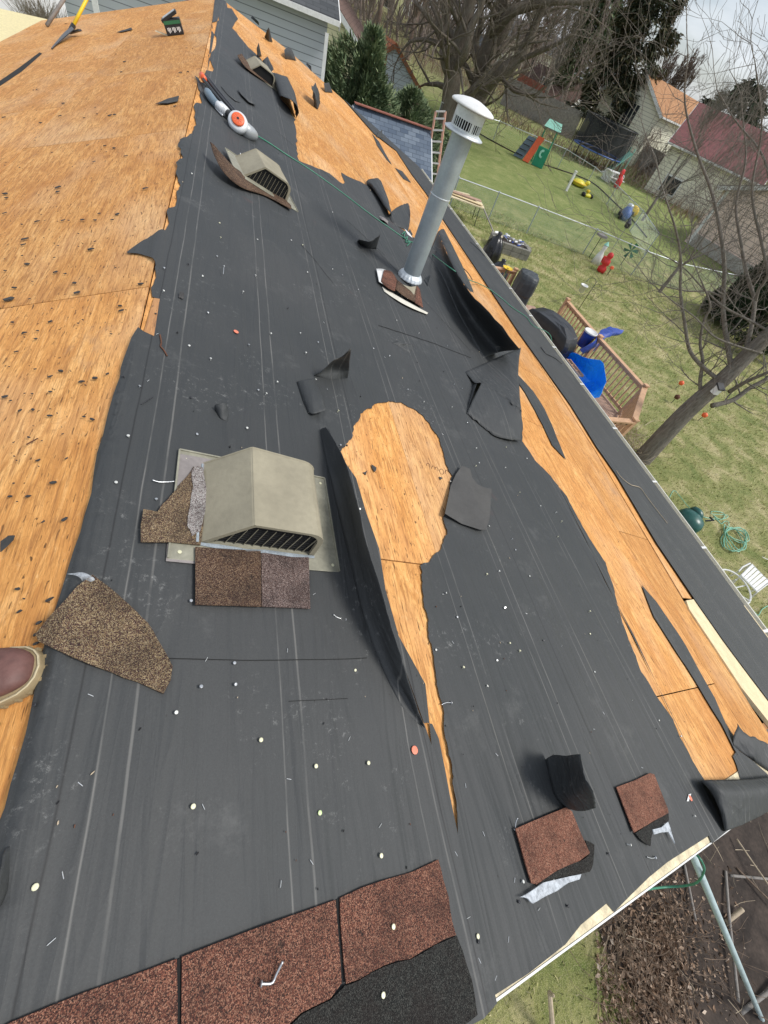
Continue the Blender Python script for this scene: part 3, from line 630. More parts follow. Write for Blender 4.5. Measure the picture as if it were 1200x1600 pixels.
flap([[(1100, 1220, .012), (1113, 1243, .012), (1123, 1268, .012), (1131, 1299, .010)], [(1098, 1219, .06), (1117, 1236, .085), (1126, 1262, .06), (1131, 1300, .02)], [(1150, 1219, .07), (1165, 1238, .09), (1165, 1262, .06), (1155, 1290, .02)], [(1215, 1212, .05), (1235, 1228, .08), (1235, 1245, .04), (1215, 1262, .0)]], 24, 14, label='large felt roll curling at the roof corner')
flap([[(1146, 1165, .01), (1172, 1185, .01), (1204, 1207, .01)], [(1150, 1145, .04), (1176, 1165, .05), (1206, 1180, .05)], [(1151, 1130, .05), (1168, 1148, .06), (1206, 1163, .07)]], 16, 7, label='spiky black flap at the lower right edge', wob=.012)
flap([[(336, 640, .007), (344, 654, .007), (356, 658, .007)], [(338, 632, .03), (349, 640, .035), (358, 652, .01)], [(346, 630, .045), (353, 628, .05), (358, 640, .03)]], 10, 6, label='little crumpled flap left of the bare patch', wob=.01)
flap([[(413, 58, .01), (419, 64, .01), (426, 66, .01)], [(417, 48, .16), (420, 43, .22), (422, 50, .15)]], 8, 6); flap([[(402, 90, .01), (409, 88, .01)], [(401, 75, .15), (404, 67, .2)]], 6, 5)
flap([[(446, 92, .01), (455, 93, .01), (463, 95, .01)], [(444, 80, .10), (452, 78, .12), (458, 84, .08)], [(447, 75, .12), (455, 76, .12), (462, 92, .03)]], 8, 7)
flap([[(478, 100, .01), (487, 112, .01)], [(480, 98, .05), (486, 103, .08)]], 6, 4); flap([[(508, 144, .01), (520, 145, .01)], [(506, 130, .12), (514, 129, .14)]], 7, 5)
flap([[(490, 166, .01), (496, 171, .01), (500, 160, .01)], [(489, 150, .12), (493, 152, .14), (499, 148, .13)], [(487, 138, .2), (492, 130, .24), (498, 139, .2)]], 10, 8, wob=.03, label='twisted black rag of felt standing on the bare wood')
flap([[(588, 213, .02), (598, 217, .02)], [(592, 206, .07), (597, 203, .12)]], 6, 4); flap([[(410, 95, .01), (421, 115, .01)], [(418, 88, .08), (428, 108, .08)]], 8, 5); flap([[(392, 28, .01), (405, 40, .01)], [(394, 24, .06), (404, 34, .07)]], 6, 4)
flap([[(662, 438, .007), (668, 448, .007)], [(672, 428, .06), (672, 432, .07)]], 6, 4)
flap([[(668, 396, .01), (684, 404, .01)], [(672, 388, .05), (690, 394, .06)]], 8, 5)
flap([[(1, 1420, .007), (16, 1385, .007), (22, 1320, .007)], [(-6, 1425, .03), (8, 1385, .04), (16, 1325, .02)]], 8, 4)
# ================================================================== THINGS ON THE ROOF
FRAME_N = Vector((SPI, 0, CPI))
def local_prism(poly, h0, h1): return poly, h0, h1
def make_vent(u, v, rot, label, flip=False, grille=True, flange_tilt=0, extra_h=0):
    m = RF(u, v, .012 + extra_h, rot); t = thing('roof_vent', label, 'roof vent', mat=m @ Matrix.Rotation(flange_tilt, 4, 'Y'), group='box vents on the roof'); m = WM[t.name]
    P = lambda x, y, z: m @ Vector((x, y, z))
    fl = [(-.08, -.065), (.475, -.055), (.475, .385), (-.08, .355)]
    mb = MB(); mb.prism(fl, .004, m)
    for (a, b) in (((.473, -.053), (.473, .383)), ((.473, .383), (-.078, .353)), ((-.078, .353), (-.078, -.063))): mb.bar(P(a[0], a[1], .006), P(b[0], b[1], .006), .006, .007, FRAME_N)
    f = mb.build('flange', 'vent_flange', t, bevel=.001)
    for x, y in ((-.05, -.04), (-.055, .32), (.45, .35), (.45, -.03), (.22, .36)):
        q = MB(); q.lathe([(0, .0045), (.006, .0045), (.006, .0062), (0, .0068)], 8, m @ Matrix.Translation((x, y, 0))); q.build('nail', 'nail_cream', f)
    pr = [(0, .004), (.118, .132), (.125, .136), (.135, .1365), (.315, .134), (.335, .130), (.352, .121), (.364, .108), (.371, .090), (.378, .004)]
    D = .315; th = .0025; vs = []
    def ring(sc, y): 
        cx, cz = .19, .03
        return [P(cx + (x - cx) * sc, y, cz + (z - cz) * sc if z > .01 else z) for x, z in pr]
    k = len(pr); mb = MB()
    A = ring(1, 0); B = ring(1, D); mb.add(A + B, [(i, i + 1, k + i + 1, k + i) for i in range(k - 1)] + [tuple(range(k, 2 * k))])
    # turned-in front edge and rolled rim at the back
    A2 = ring(.90, .0); A3 = ring(.90, .012); mb.add(A + A2 + A3, [(i + 1, i, k + i, k + i + 1) for i in range(k - 1)] + [(k + i + 1, k + i, 2 * k + i, 2 * k + i + 1) for i in range(k - 1)])
    mb.tube([B[i] + (m.to_3x3() @ Vector((0, .002, 0))) for i in range(k)], .0035, 5); mb.tube([P(.124, 0, .1345), P(.124, D, .1345)], .0022, 5)
    mb.build('hood', 'vent_tan', t, smooth=False)
    mb = MB(); g = ring(.895, .014); mb.add(g, [tuple(range(k))[::-1]]); gr = mb.build('grille', 'black_void', t)  # black sheet stands in for the shaded inside of the hood, even without slats
    if grille:
        for i in range(11):
            x = .045 + i * .029; top = float(np.interp(x, [0, .12, .33, .37], [.01, .115, .113, .06])); mb = MB()
            mb.bar(P(x - .0, .010, .006), P(x + .012, .007, max(top, .02) * .93), .003, .002, FRAME_N)
            mb.build('slat', 'vent_tan', gr)
        mb = MB()
        for z in np.arange(.012, .12, .012): mb.bar(P(.02 + z * .75, .012, z), P(.365, .012, z), .001, .001, FRAME_N)
        mb.build('mesh', 'dark_steel', gr)
    return t, P
vn, Pn = make_vent(.262, .675, 0, 'large tan metal box vent in the foreground with shingle scraps around it')
mb = MB(); mb.tube([Pn(.0, -.006, .006), Pn(.06, -.010, .008), (Pn(.1, -.008, .007)), Pn(.14, -.014, .006), Pn(.2, -.007, .008), Pn(.3, -.010, .006), Pn(.378, -.006, .006)], [.005, .008, .005, .008, .006, .008, .005], 6); mb.build('sealant_bead', 'sealant', vn)
mb = MB(); mb.tube([Pn(-.006, -.004, .008), Pn(-.007, .1, .007), Pn(-.005, .2, .009), Pn(-.004, .31, .006)], [.007, .005, .006, .004], 6); mb.build('sealant_bead', 'sealant', vn)
v2, P2 = make_vent(.425, 4.06, rad(12), 'tan box vent in the middle distance with a curled shingle under it', flange_tilt=rad(3), extra_h=.02)
v3, P3 = make_vent(.56, 8.75, rad(14), 'farthest box vent, its dark opening facing the camera', grille=False)
def sh(name, pl, mat, label, h=.012, th=.004, group=None, amp=.03, cat='shingle', curl=None, side=None, solidx=None, inner=.05):
    q = cleanup(jag([UV(x, y, h, side) for x, y in pl], amp, 1), .002); us = [a for a, b in q]; vs_ = [b for a, b in q]
    pts = [(a + random.uniform(-.01, .01), b) for a in np.arange(min(us), max(us), inner) for b in np.arange(min(vs_), max(vs_), inner)]
    mb = MB(); hf = (lambda u, v: h + .002 * noise.noise(Vector((u * 9, v * 9, 1)))) if curl is None else curl
    sheet(mb, q, [], pts, hf)
    return mb.build(name, mat, None, label, cat, group, solid=th)
t = sh('shingle', [(60, 993), (104, 943), (145, 902), (160, 913), (183, 930), (213, 957), (230, 974), (246, 1001), (263, 1030), (269, 1042), (266, 1064), (255, 1085), (213, 1066), (173, 1051), (116, 1030), (66, 1004)], 'granule_tan', 'big torn tan shingle lying across the ridge next to the boot', amp=.05, curl=lambda u, v: .016 + .012 * math.exp(-((u) / .05) ** 2) - .0 * v)
mb = MB(); mb.smooth = True; loft(mb, [[(103, 897, .02), (118, 893, .035), (143, 905, .02)], [(110, 902, .035), (122, 901, .045), (141, 908, .02)], [(120, 907, .02), (130, 905, .02), (138, 912, .018)]], 8, 6, None, .006); mb.build('plastic_strip', 'film', None, 'crumpled clear plastic strip at the tip of the big torn shingle', 'plastic strip')
sh('shingle', [(220, 847), (224, 796), (246, 800), (262, 780), (275, 765), (292, 745), (303, 729), (317, 731), (316, 780), (313, 852)], 'granule_tan', 'torn tan shingle wedged against the left side of the near vent', h=.0225, amp=.05)
sh('shingle_granules', [(300, 735), (304, 728), (317, 731), (313, 830), (300, 838), (293, 822), (297, 790), (302, 760)], 'granule_white', 'speckled white band of granules along the left side of the near vent', h=.027, th=.001, amp=.08, cat='granules', inner=.03)
sh('shingle', [(305, 855), (407, 861), (408, 948), (305, 945)], 'granule_brown', 'brown half of the shingle laid in front of the near vent', h=.0235, amp=.004)
sh('shingle', [(408, 861), (482, 869), (485, 951), (409, 948)], 'granule_mauve', 'mauve half of the shingle laid in front of the near vent', h=.0185, amp=.004)
sh('metal_flashing', [(259, 877), (261, 850), (308, 853), (306, 881)], 'vent_grey', 'grey metal corner sticking out left of the near vent', h=.014, th=.002, amp=.004, cat='flashing')
sh('metal_flashing', [(273, 762), (279, 709), (352, 722), (322, 733), (300, 745)], 'vent_grey', 'grey metal sheet corner behind the near vent', h=.0175, th=.002, amp=.004, cat='flashing')
# strip shingle along the rake: red tabs, black upper half
def tabs(pl, mat, name='tab', parent=None, h=.013, amp=.004):
    q = cleanup(clipv(cleanup(jag([UV(x, y, h, 1) for x, y in pl], amp, 1), .002), -.505, 9), .002); mb = MB()
    pts = [(a, b) for a in np.arange(-.2, 1.1, .06) for b in np.arange(-.6, 0, .06)]
    sheet(mb, q, [], pts, lambda u, v: h + .0015 * noise.noise(Vector((u * 6, v * 6, 5)))); return mb.build(name, mat, parent, solid=.004)
ss = thing('strip_shingle', 'long three-tab shingle with red-brown tabs and black edge at the bottom of the roof', 'shingle', RP(.5, -.35, .01))
tabs([(-60, 1640), (17, 1597), (130, 1551), (276, 1498), (277, 1560), (276, 1640), (270, 1720), (-150, 1720)], 'granule_red', parent=ss)
tabs([(284, 1495), (400, 1450), (524, 1406), (529, 1470), (533, 1536), (515, 1560), (470, 1582), (430, 1620), (400, 1720), (283, 1720), (283, 1600)], 'granule_red', parent=ss)
tabs([(531, 1403), (600, 1375), (684, 1343), (692, 1375), (700, 1400), (706, 1440), (712, 1461), (680, 1475), (640, 1498), (600, 1508), (560, 1530), (540, 1537), (534, 1470)], 'granule_red', parent=ss, amp=.03)
tabs([(713, 1462), (680, 1476), (640, 1499), (600, 1510), (560, 1532), (538, 1540), (516, 1562), (472, 1584), (432, 1622), (400, 1725), (750, 1725), (757, 1640), (744, 1580), (736, 1530), (722, 1485)], 'granule_black', 'nailing_strip', ss, amp=.03)
tabs([(276.5, 1499), (283, 1496), (282, 1720), (271, 1720)], 'black_void', 'slot', ss, .008); tabs([(524.5, 1406), (530.5, 1403), (534, 1536), (532, 1537)], 'black_void', 'slot', ss, .008)
def square(red, blk, film, label):
    c = UV(*red[0]); t = thing('shingle_square', label, 'shingle', RP(c[0], c[1], .01), group='red shingle squares near the rake')
    tabs(red, 'granule_orange', 'granule_face', t, .018, .01); tabs(blk, 'granule_black', 'torn_edge', t, .016, .06)
    if film: tabs(film, 'film', 'release_film', t, .021, .05)
square([(805, 1295), (818, 1289), (885, 1261), (893, 1268), (905, 1298), (921, 1333), (905, 1345), (870, 1360), (838, 1382), (830, 1380), (818, 1340)], [(838, 1384), (870, 1361), (905, 1346), (921, 1334), (914, 1313), (928, 1320), (926, 1350), (921, 1362), (880, 1372), (855, 1387)], [(812, 1402), (830, 1392), (870, 1374), (908, 1366), (905, 1374), (870, 1392), (832, 1412), (824, 1404)], 'larger red shingle square with a black torn edge and grey strip')
square([(963, 1230), (1015, 1208), (1022, 1210), (1032, 1236), (1043, 1264), (1044, 1270), (1022, 1282), (990, 1301), (982, 1280)], [(992, 1302), (1022, 1283), (1044, 1271), (1044, 1284), (1026, 1292), (1018, 1305), (1016, 1322), (1005, 1316), (997, 1308)], [(1020, 1296), (1043, 1284), (1046, 1292), (1054, 1318), (1044, 1300), (1022, 1304)], 'smaller red shingle square nearer the roof corner')
# vent-side pieces and curled shingle under the second vent
mb = MB(); mb.smooth = True
loft(mb, [[(328, 222, .10), (336, 245, .09), (352, 272, .06), (378, 293, .03), (415, 306, .02), (455, 327, .03)], [(334, 226, .11), (345, 246, .095), (362, 268, .06), (388, 284, .03), (420, 298, .02), (455, 322, .03)], [(342, 236, .10), (352, 247, .08), (367, 262, .045), (392, 279, .025), (422, 293, .02), (452, 318, .03)]], 30, 5, 1, .002)
mb.build('shingle', 'granule_brown', None, 'curled brown shingle bending up beside the middle vent', 'shingle', solid=.004)
mb = MB(); mb.smooth = True
loft(mb, [[(371, 86, .08), (378, 98, .05), (392, 112, .03), (424, 134, .02)], [(378, 84, .08), (385, 95, .05), (398, 107, .03), (428, 130, .02)]], 16, 5, 1, .002)
mb.build('shingle', 'granule_brown', None, 'curled brown shingle beside the farthest vent', 'shingle', solid=.004)
# ---- flue pipe
P0 = R3(638, 441, 0); rt = ray(727, 201); k = Vector(CAM)
best = min(((k + Vector(rt) * tt) for tt in np.arange(3, 7, .01)), key=lambda p: (p.x - P0.x) ** 2 + (p.y - P0.y) ** 2 + 0 * p.z)
ax = (best - P0); HL = ax.length; ax.normalize(); X = ax.cross(Vector((0, 1, 0))).normalized(); Y = ax.cross(X)
fm = Matrix((X, Y, ax)).transposed().to_4x4(); fm.translation = P0
flue = thing('flue_pipe', 'tall galvanised flue pipe with a round white cap rising from the roof', 'flue pipe', mat=fm)
PR = .093
mb = MB(); mb.smooth = True; mb.lathe([(PR, -.08 + (HL + .06) * i / 8) for i in range(9)], 48, fm); pp = mb.build('pipe', 'galvanised', flue)
for zz_ in (.62, .0): 
    if zz_: mb = MB(); mb.smooth = True; mb.lathe([(PR, HL * zz_), (PR + .002, HL * zz_ + .003), (PR + .002, HL * zz_ + .009), (PR, HL * zz_ + .012)], 48, fm); mb.build('joint_ring', 'galv_light', pp)
for a_ in (200, 290, 20): q_ = fm @ Matrix.Rotation(rad(a_), 4, 'Z') @ Matrix.Translation((PR, 0, HL * .62 + .03)) @ Matrix.Rotation(rad(90), 4, 'Y'); mb = MB(); mb.lathe([(.006, 0), (.005, .003), (0, .004)], 8, q_); mb.build('screw', 'steel', pp)
mb = MB(); Q = fm @ Matrix.Rotation(rad(-58), 4, 'Z'); mb.box(Q @ Vector((PR + .0012, 0, HL * .80)), (.002, .028, .14), Q.to_3x3()); mb.build('sticker', 'white_print', pp)
mb = MB(); mb.tube([fm @ Vector(((PR + .001) * math.cos(rad(-35)), (PR + .001) * math.sin(rad(-35)), z)) for z in (.0, HL - .04)], .0035, 5); mb.build('seam', 'galvanised', pp)
mb = MB()                                   # storm collar, pleated
prof = [(PR, .105), (PR + .006, .102), (PR + .026, .078), (PR + .038, .056), (PR + .040, .048), (PR + .034, .050)]; N = 72; vs = []
for r, z in prof:
    for j in range(N): 
        a = 2 * math.pi * j / N; rr = r + (.003 if j % 4 < 2 else -.001) * (1 if PR + .01 < r else 0); vs.append(fm @ Vector((rr * math.cos(a), rr * math.sin(a), z)))
mb.add(vs, [(i * N + j, i * N + (j + 1) % N, (i + 1) * N + (j + 1) % N, (i + 1) * N + j) for i in range(len(prof) - 1) for j in range(N)]); mb.build('storm_collar', 'galv_light', flue)
mb = MB(); mb.smooth = True; z0 = HL - .02
mb.lathe([(PR - .01, z0), (PR + .075, z0 - .014), (PR + .078, z0 - .006), (PR + .04, z0 + .010), (PR + .03, z0 + .012)], 40, fm); mb.build('cap_flange', 'galv_light', flue)
mb = MB(); N = 36; r = PR + .03
for z, hh in ((z0 + .01, .012), (z0 + .075, .075)): mb.lathe([(r, z), (r, z + hh)], 40, fm)
cg = mb.build('cap_collar', 'galv_light', flue, solid=.003)
mb = MB(); mb.lathe([(r - .02, z0 + .0), (r - .02, z0 + .15)], 24, fm); mb.build('cap_core', 'black_void', flue)
for j in range(N):
    if j % 9 == 0: w_ = .022
    else: w_ = .006
    a = 2 * math.pi * j / N; mb = MB(); R_ = (fm @ Matrix.Rotation(a, 4, 'Z')).to_3x3(); mb.box(fm @ Matrix.Rotation(a, 4, 'Z') @ Vector((r, 0, z0 + .048)), (.003, w_, .056), R_); mb.build('louver', 'galv_light', cg)
mb = MB(); mb.smooth = True; z1 = z0 + .15; RC = PR + .088
mb.lathe([(r - .01, z1 - .02), (RC - .004, z1 - .004), (RC, z1 - .010), (RC + .002, z1 + .000), (RC - .006, z1 + .008), (RC - .03, z1 + .018), (.11, z1 + .030), (.05, z1 + .041), (0, z1 + .044)], 40, fm); mb.build('cap', 'white_metal', flue)
# flashing under it, brown shingle strips and white edge
fl = thing('flue_flashing', 'brown shingle and white metal flashing around the foot of the flue pipe', 'flashing', R3(635, 450, 0))
def lf(rows, mat, name, n=12, m=5, wob=.001):
    mb = MB(); mb.smooth = True; loft(mb, rows, n, m, 1, wob); return mb.build(name, mat, fl, solid=.004)
lf([[(588, 420, .03), (600, 421, .04), (615, 430, .05)], [(592, 440, .03), (604, 447, .035), (616, 452, .04)]], 'white_metal', 'metal_edge')
lf([[(600, 422, .05), (612, 425, .06), (620, 437, .05)], [(595, 440, .035), (606, 450, .04), (617, 455, .045)]], 'granule_red', 'shingle_piece')
lf([[(620, 437, .05), (636, 448, .06), (652, 446, .05)], [(618, 452, .045), (630, 462, .04), (648, 472, .035)]], 'granule_brown', 'shingle_piece')
lf([[(628, 444, .063), (640, 448, .073), (650, 447, .058)], [(637, 451, .06), (643, 456, .05), (647, 462, .04)]], 'vent_tan', 'metal_edge')
lf([[(652, 447, .05), (656, 452, .05)], [(648, 473, .035), (661, 481, .03)]], 'granule_red', 'shingle_piece')
lf([[(597, 448, .012), (620, 462, .02), (645, 476, .025), (669, 489, .02)], [(600, 455, .012), (622, 470, .02), (645, 482, .024), (667, 491, .02)]], 'fascia_cream', 'metal_edge', 16)
# ---- pieces of felt lying loose
def scrap(pl, label, h=.014, cat='felt scrap', group=None, amp=.03, mat='felt', name='felt_scrap', hf=None, side=None, turn=0):
    q = cleanup(jag([UV(x, y, h, side) for x, y in pl], amp, 1), .002); mb = MB(); a = [p[0] for p in q]; b = [p[1] for p in q]
    pts = [(i, j) for i in np.linspace(min(a), max(a), 8) for j in np.linspace(min(b), max(b), 8)]
    sheet(mb, q, [], pts, hf or (lambda u, v: h + .006 * noise.noise(Vector((u * 7, v * 7, 2)))))
    if turn: mb.uv = {i: (a * math.cos(turn) - b * math.sin(turn) + .26, a * math.sin(turn) + b * math.cos(turn)) for i, (a, b) in mb.uv.items()}
    return mb.build(name, mat, None, label, cat, group, solid=.002)
scrap([(718, 731), (731, 736), (735, 749), (743, 759), (767, 765), (764, 799), (755, 831), (747, 830), (691, 806), (703, 760)], 'flat loose felt piece just right of the teardrop-shaped bare patch', hf=lambda u, v: .020 + .014 * math.sin((u - 1.2) * 9) ** 2 + .006 * noise.noise(Vector((u * 7, v * 7, 2))), turn=.28, mat='felt_faded')
scrap([(345, 135), (352, 137), (362, 150), (376, 160), (368, 158), (356, 148)], 'narrow grey felt strip lying above the air tool')
scrap([(371, 141), (380, 144), (399, 160), (398, 166), (388, 162), (376, 150)], 'looped black felt strip lying between tool and far vent', hf=lambda u, v: .03)
scrap([(243, 162), (262, 154), (280, 150), (278, 158), (262, 162)], 'grey felt piece lying on the bare left slope below the box', side=-1, h=.01, mat='felt_scrap')
scrap([(304, 118), (313, 125), (318, 142), (309, 136)], 'felt corner sticking out at the tip of the air tool', h=.01, side=-1)
scrap([(182, 50), (205, 43), (207, 46), (190, 50)], 'grey felt sliver on the bare slope left of the box', side=-1, h=.01, mat='felt_scrap')
scrap([(0, 845), (12, 836), (22, 836), (20, 843), (0, 862)], 'black felt fragment at the left edge of the photo above the boot', side=-1, h=.014, mat='felt_scrap')
# ---- the boot
bp = R3(74, 1045, 0, -1); bm = Matrix.Translation(bp) @ Matrix.Rotation(rad(4), 4, 'Z') @ Matrix.Rotation(rad(-17), 4, 'Y')
bt = thing('work_boot', 'brown leather work boot toe resting on the plywood at the left edge', 'boot', mat=bm)
def bootring(x, w, z0, z1, n=16, flat=.0):
    o = []
    for j in range(n):
        a = 2 * math.pi * j / n; c, s = math.cos(a), math.sin(a); o.append(bm @ Vector((x, w * abs(c) ** .8 * (1 if c >= 0 else -1), z0 + (z1 - z0) * (.5 + .5 * (abs(s) ** .8) * (1 if s >= 0 else -1)))))
    return o
def rings(mb, L):
    n = len(L[0]); vs = [p for r in L for p in r]; mb.add(vs, [(i * n + j, (i + 1) * n + j, (i + 1) * n + (j + 1) % n, i * n + (j + 1) % n) for i in range(len(L) - 1) for j in range(n)] + [tuple(range(n)), tuple((len(L) - 1) * n + j for j in range(n))[::-1]])
mb = MB(); mb.smooth = True
rings(mb, [bootring(-.006, .012, .022, .034), bootring(-.010, .028, .020, .050), bootring(-.022, .041, .02, .064), bootring(-.045, .050, .02, .075), bootring(-.075, .053, .02, .082), bootring(-.11, .052, .02, .086), bootring(-.15, .047, .02, .105), bootring(-.19, .042, .02, .13), bootring(-.235, .040, .02, .15), bootring(-.275, .034, .02, .145), bootring(-.292, .015, .03, .10)])
mb.build('upper', 'boot_leather', bt, sub=1)
mb = MB(); mb.smooth = True
ft = lambda k: [(.004 * k, 0), (-.001, .022 * k), (-.012, .036 * k), (-.03, .047 * k), (-.06, .054 * k), (-.09, .055 * k), (-.14, .047 * k), (-.19, .040 * k), (-.24, .039 * k), (-.285, .030 * k), (-.298, .0)]
def foot(k, z): a = ft(k); a = a + [(x, -y) for x, y in a[1:-1][::-1]]; return [bm @ Vector((x, y, z)) for x, y in a]
rings(mb, [foot(1.04, .0), foot(1.08, .004), foot(1.08, .022), foot(1.02, .030)]); so_ = mb.build('sole', 'boot_sole', bt)
mb = MB(); L = foot(1.03, .031); mb.tube(L + [L[0]], .0022, 5); mb.build('welt', 'boot_stitch', bt)
mb = MB()
for i in range(26):
    a = cat_rom([(x, y, 0) for x, y in [( -.30 + .0, .03), (-.2, .043), (-.09, .06), (-.02, .045), (.006, 0), (-.02, -.045), (-.09, -.06), (-.2, -.043), (-.30, -.03)]], 27)[i]; mb.box(bm @ Vector((a[0], a[1], .009)), (.007, .007, .012), bm.to_3x3())
mb.build('tread', 'boot_sole', so_)
mb = MB(); mb.tube([bm @ Vector((-.085, y, z)) for y, z in ((-.053, .035), (-.045, .068), (-.02, .084), (.02, .084), (.045, .068), (.053, .035))], .0022, 5); mb.build('seam', 'boot_stitch', bt)
mb = MB(); mb.smooth = True; rings(mb, [[bm @ Vector((-.235 + .052 * math.cos(a) - .1 * k, .05 * math.sin(a), .10 + k)) for a in np.linspace(0, 2 * math.pi, 14, endpoint=False)] for k in (0, .06, .12, .17)]); mb.build('shaft', 'boot_leather', bt)
mb = MB(); mb.smooth = True; rings(mb, [[bm @ Vector((-.25 + (.06 + k * .03) * math.cos(a) - .12 * k, (.058 + k * .03) * math.sin(a), .22 + k)) for a in np.linspace(0, 2 * math.pi, 14, endpoint=False)] for k in (0, .1, .25, .4)]); mb.build('trouser_leg', 'denim', bt)
# ---- long air tool
def RT(x, y, h): return R3(x, y, h, 1)
tl = thing('air_tool', 'long pneumatic tool with an orange disc on its grey body lying near the ridge', 'power tool', RT(378, 196, 0))
def tb(pl, r, mat, name, n=12, smooth=True):
    mb = MB(); mb.smooth = smooth; pts = [RT(x, y, h) for x, y, h in pl]; mb.tube([Vector(p) for p in cat_rom([tuple(p) for p in pts], max(len(pts) * 3, 4))] if len(pts) > 2 else pts, r if not hasattr(r, '__len__') else list(np.interp(np.linspace(0, 1, len(pts) * 3 if len(pts) > 2 else 2), np.linspace(0, 1, len(r)), r)), n); return mb.build(name, mat, tl)
bd = tb([(363, 185, .05), (372, 192, .055), (384, 203, .055), (395, 210, .045), (399, 211, .04)], [.03, .055, .06, .05, .025], 'tool_grey', 'housing', 16)
c = RT(372, 195, .055); dirv = (Vector(CAM) - c).normalized(); zz = (dirv * .55 + Vector((0, -.25, .8))).normalized(); xx = zz.cross(Vector((0, 1, 0))).normalized(); dm = Matrix((xx, zz.cross(xx), zz)).transposed().to_4x4(); dm.translation = c
mb = MB(); mb.smooth = True; mb.lathe([(.0, .0), (.085, .0), (.09, .03), (.082, .052), (.055, .055), (0, .055)], 28, dm); hs = mb.build('disc_housing', 'tool_light', tl)
mb = MB(); mb.smooth = True; mb.lathe([(0, .056), (.056, .056), (.058, .066), (.05, .072), (0, .072)], 28, dm); og = mb.build('disc_cover', 'orange', hs)
for a in range(5):
    q = MB(); A = rad(a * 36); q.bar(dm @ Vector((-.04 * math.cos(A), -.04 * math.sin(A), .0735)), dm @ Vector((.04 * math.cos(A), .04 * math.sin(A), .0735)), .004, .002, zz); q.build('rib', 'cap_orange', og)
mb = MB(); mb.lathe([(0, .072), (.01, .072), (.01, .078), (0, .078)], 10, dm); mb.build('hub', 'black_plastic', og)
tb([(353, 174, .05), (366, 187, .05)], [.03, .036], 'black_plastic', 'grip'); tb([(344, 166, .05), (354, 176, .05)], [.04, .04], 'tool_light', 'collar')
for k, (o1, o2) in enumerate(((0, 0), (3, -3), (6, -4))): tb([(318 + o1, 124 + o2, .06), (345 + o1, 158 + o2, .06), (369 + o1, 186 + o2, .07)], .014, 'black_plastic' if k < 2 else 'dark_steel', 'rod', 8)
tb([(316, 118, .06), (319, 124, .06)], .028, 'orange', 'tip', 8); tb([(322, 140, .04), (328, 150, .05), (336, 160, .05), (343, 166, .05)], [.012, .035, .035, .03], 'slate_blue', 'cylinder')
tb([(336, 160, .05), (349, 172, .05)], [.03, .035], 'tool_light', 'barrel'); tb([(337, 165, .03), (337, 169, .02), (348, 181, .02), (343, 172, .03)], .007, 'steel', 'trigger_guard', 6); tb([(396, 210, .04), (401, 212, .03)], .018, 'dark_steel', 'fitting', 8)
def hose(name, pts3, r, mat, label, n=6, cat='hose', k=6, parent=None):
    mb = MB(); mb.smooth = True; mb.tube([Vector(p) for p in cat_rom([tuple(p) for p in pts3], len(pts3) * k)], r, n); return mb.build(name, mat, parent, None if parent else label, None if parent else cat)
hp = [RT(x, y, h) for x, y, h in ((400, 211, .03), (420, 223, .012), (450, 243, .012), (480, 262, .012), (510, 283, .012), (540, 305, .012), (575, 332, .012), (610, 357, .012), (630, 371, .013), (640, 377, .013), (655, 383, .013), (675, 397, .013), (700, 416, .22), (728, 435, .2), (748, 443, .03), (765, 452, .03), (785, 467, .03), (800, 480, .03), (822, 495, .03), (832, 508, .03))]
hose('air_hose', hp + [Vector((e0.x + .16, hp[-1].y - .1, e0.z - .05)), Vector((e0.x + .2, hp[-1].y - .15, 1.2)), Vector((e0.x + .5, hp[-1].y - .2, .1)), Vector((e0.x + 1.5, hp[-1].y - .3, .02))], .0062, 'hose_green', 'thin green air hose running from the air tool across the felt to the eave')
hose('knotted_cord', [RT(x, y, .02) for x, y in ((628, 366), (633, 362), (631, 372), (637, 370), (634, 378), (641, 378), (636, 384))], .006, 'hose_green', 'tangled green cord end beside the flue pipe', cat='cord')
mb = MB(); loft(mb, [[(632, 357, .02), (640, 364, .03)], [(637, 366, .01), (645, 372, .02)]], 4, 3); mb.build('paper_scrap', 'white_plastic', None, 'white paper scrap beside the flue pipe', 'paper scrap')
mb = MB(); loft(mb, [[(593, 337, .01), (600, 340, .03), (607, 346, .01)], [(595, 342, .02), (601, 345, .04), (606, 350, .01)]], 8, 4, 1, .015); mb.build('paper_scrap', 'vent_grey', None, 'crumpled grey paper below the curled felt flap', 'paper scrap')
# ---- box of coil nails on the left slope
def LT(x, y, h=0): return R3(x, y, h, -1)
b0 = LT(262, 57); b1 = LT(288, 54)
xx = (b1 - b0).normalized(); zz = Vector((-SPI, 0, CPI)); yy = zz.cross(xx).normalized(); bx = Matrix((xx, yy, zz)).transposed().to_4x4(); bx.translation = b0
bw = (b1 - b0).length; bh = .15; bdp = .2
bo = thing('nail_box', 'small black and green box lying open on the bare left slope', 'box', mat=bx)
mb = MB(); mb.box(bx @ Vector((bw / 2, bdp / 2, bh / 2)), (bw, bdp, bh), bx.to_3x3()); mb.build('carton', 'black_plastic', bo, bevel=.008)
mb = MB(); mb.box(bx @ Vector((bw / 2, -.003, bh * .80)), (bw * .96, .004, bh * .22), bx.to_3x3()); mb.build('green_band', 'box_green', bo)
for i in range(3):
    mb = MB(); x = bw * (.22 + .28 * i)
    for a, b, c_, d_ in ((0, .34, .012, .05), (-.018, .40, .010, .03), (.018, .36, .010, .04)): mb.box(bx @ Vector((x + a * 1.0, -.003, bh * b)), (c_, .004, d_), bx.to_3x3())
    mb.build('white_print', 'white_print', bo)
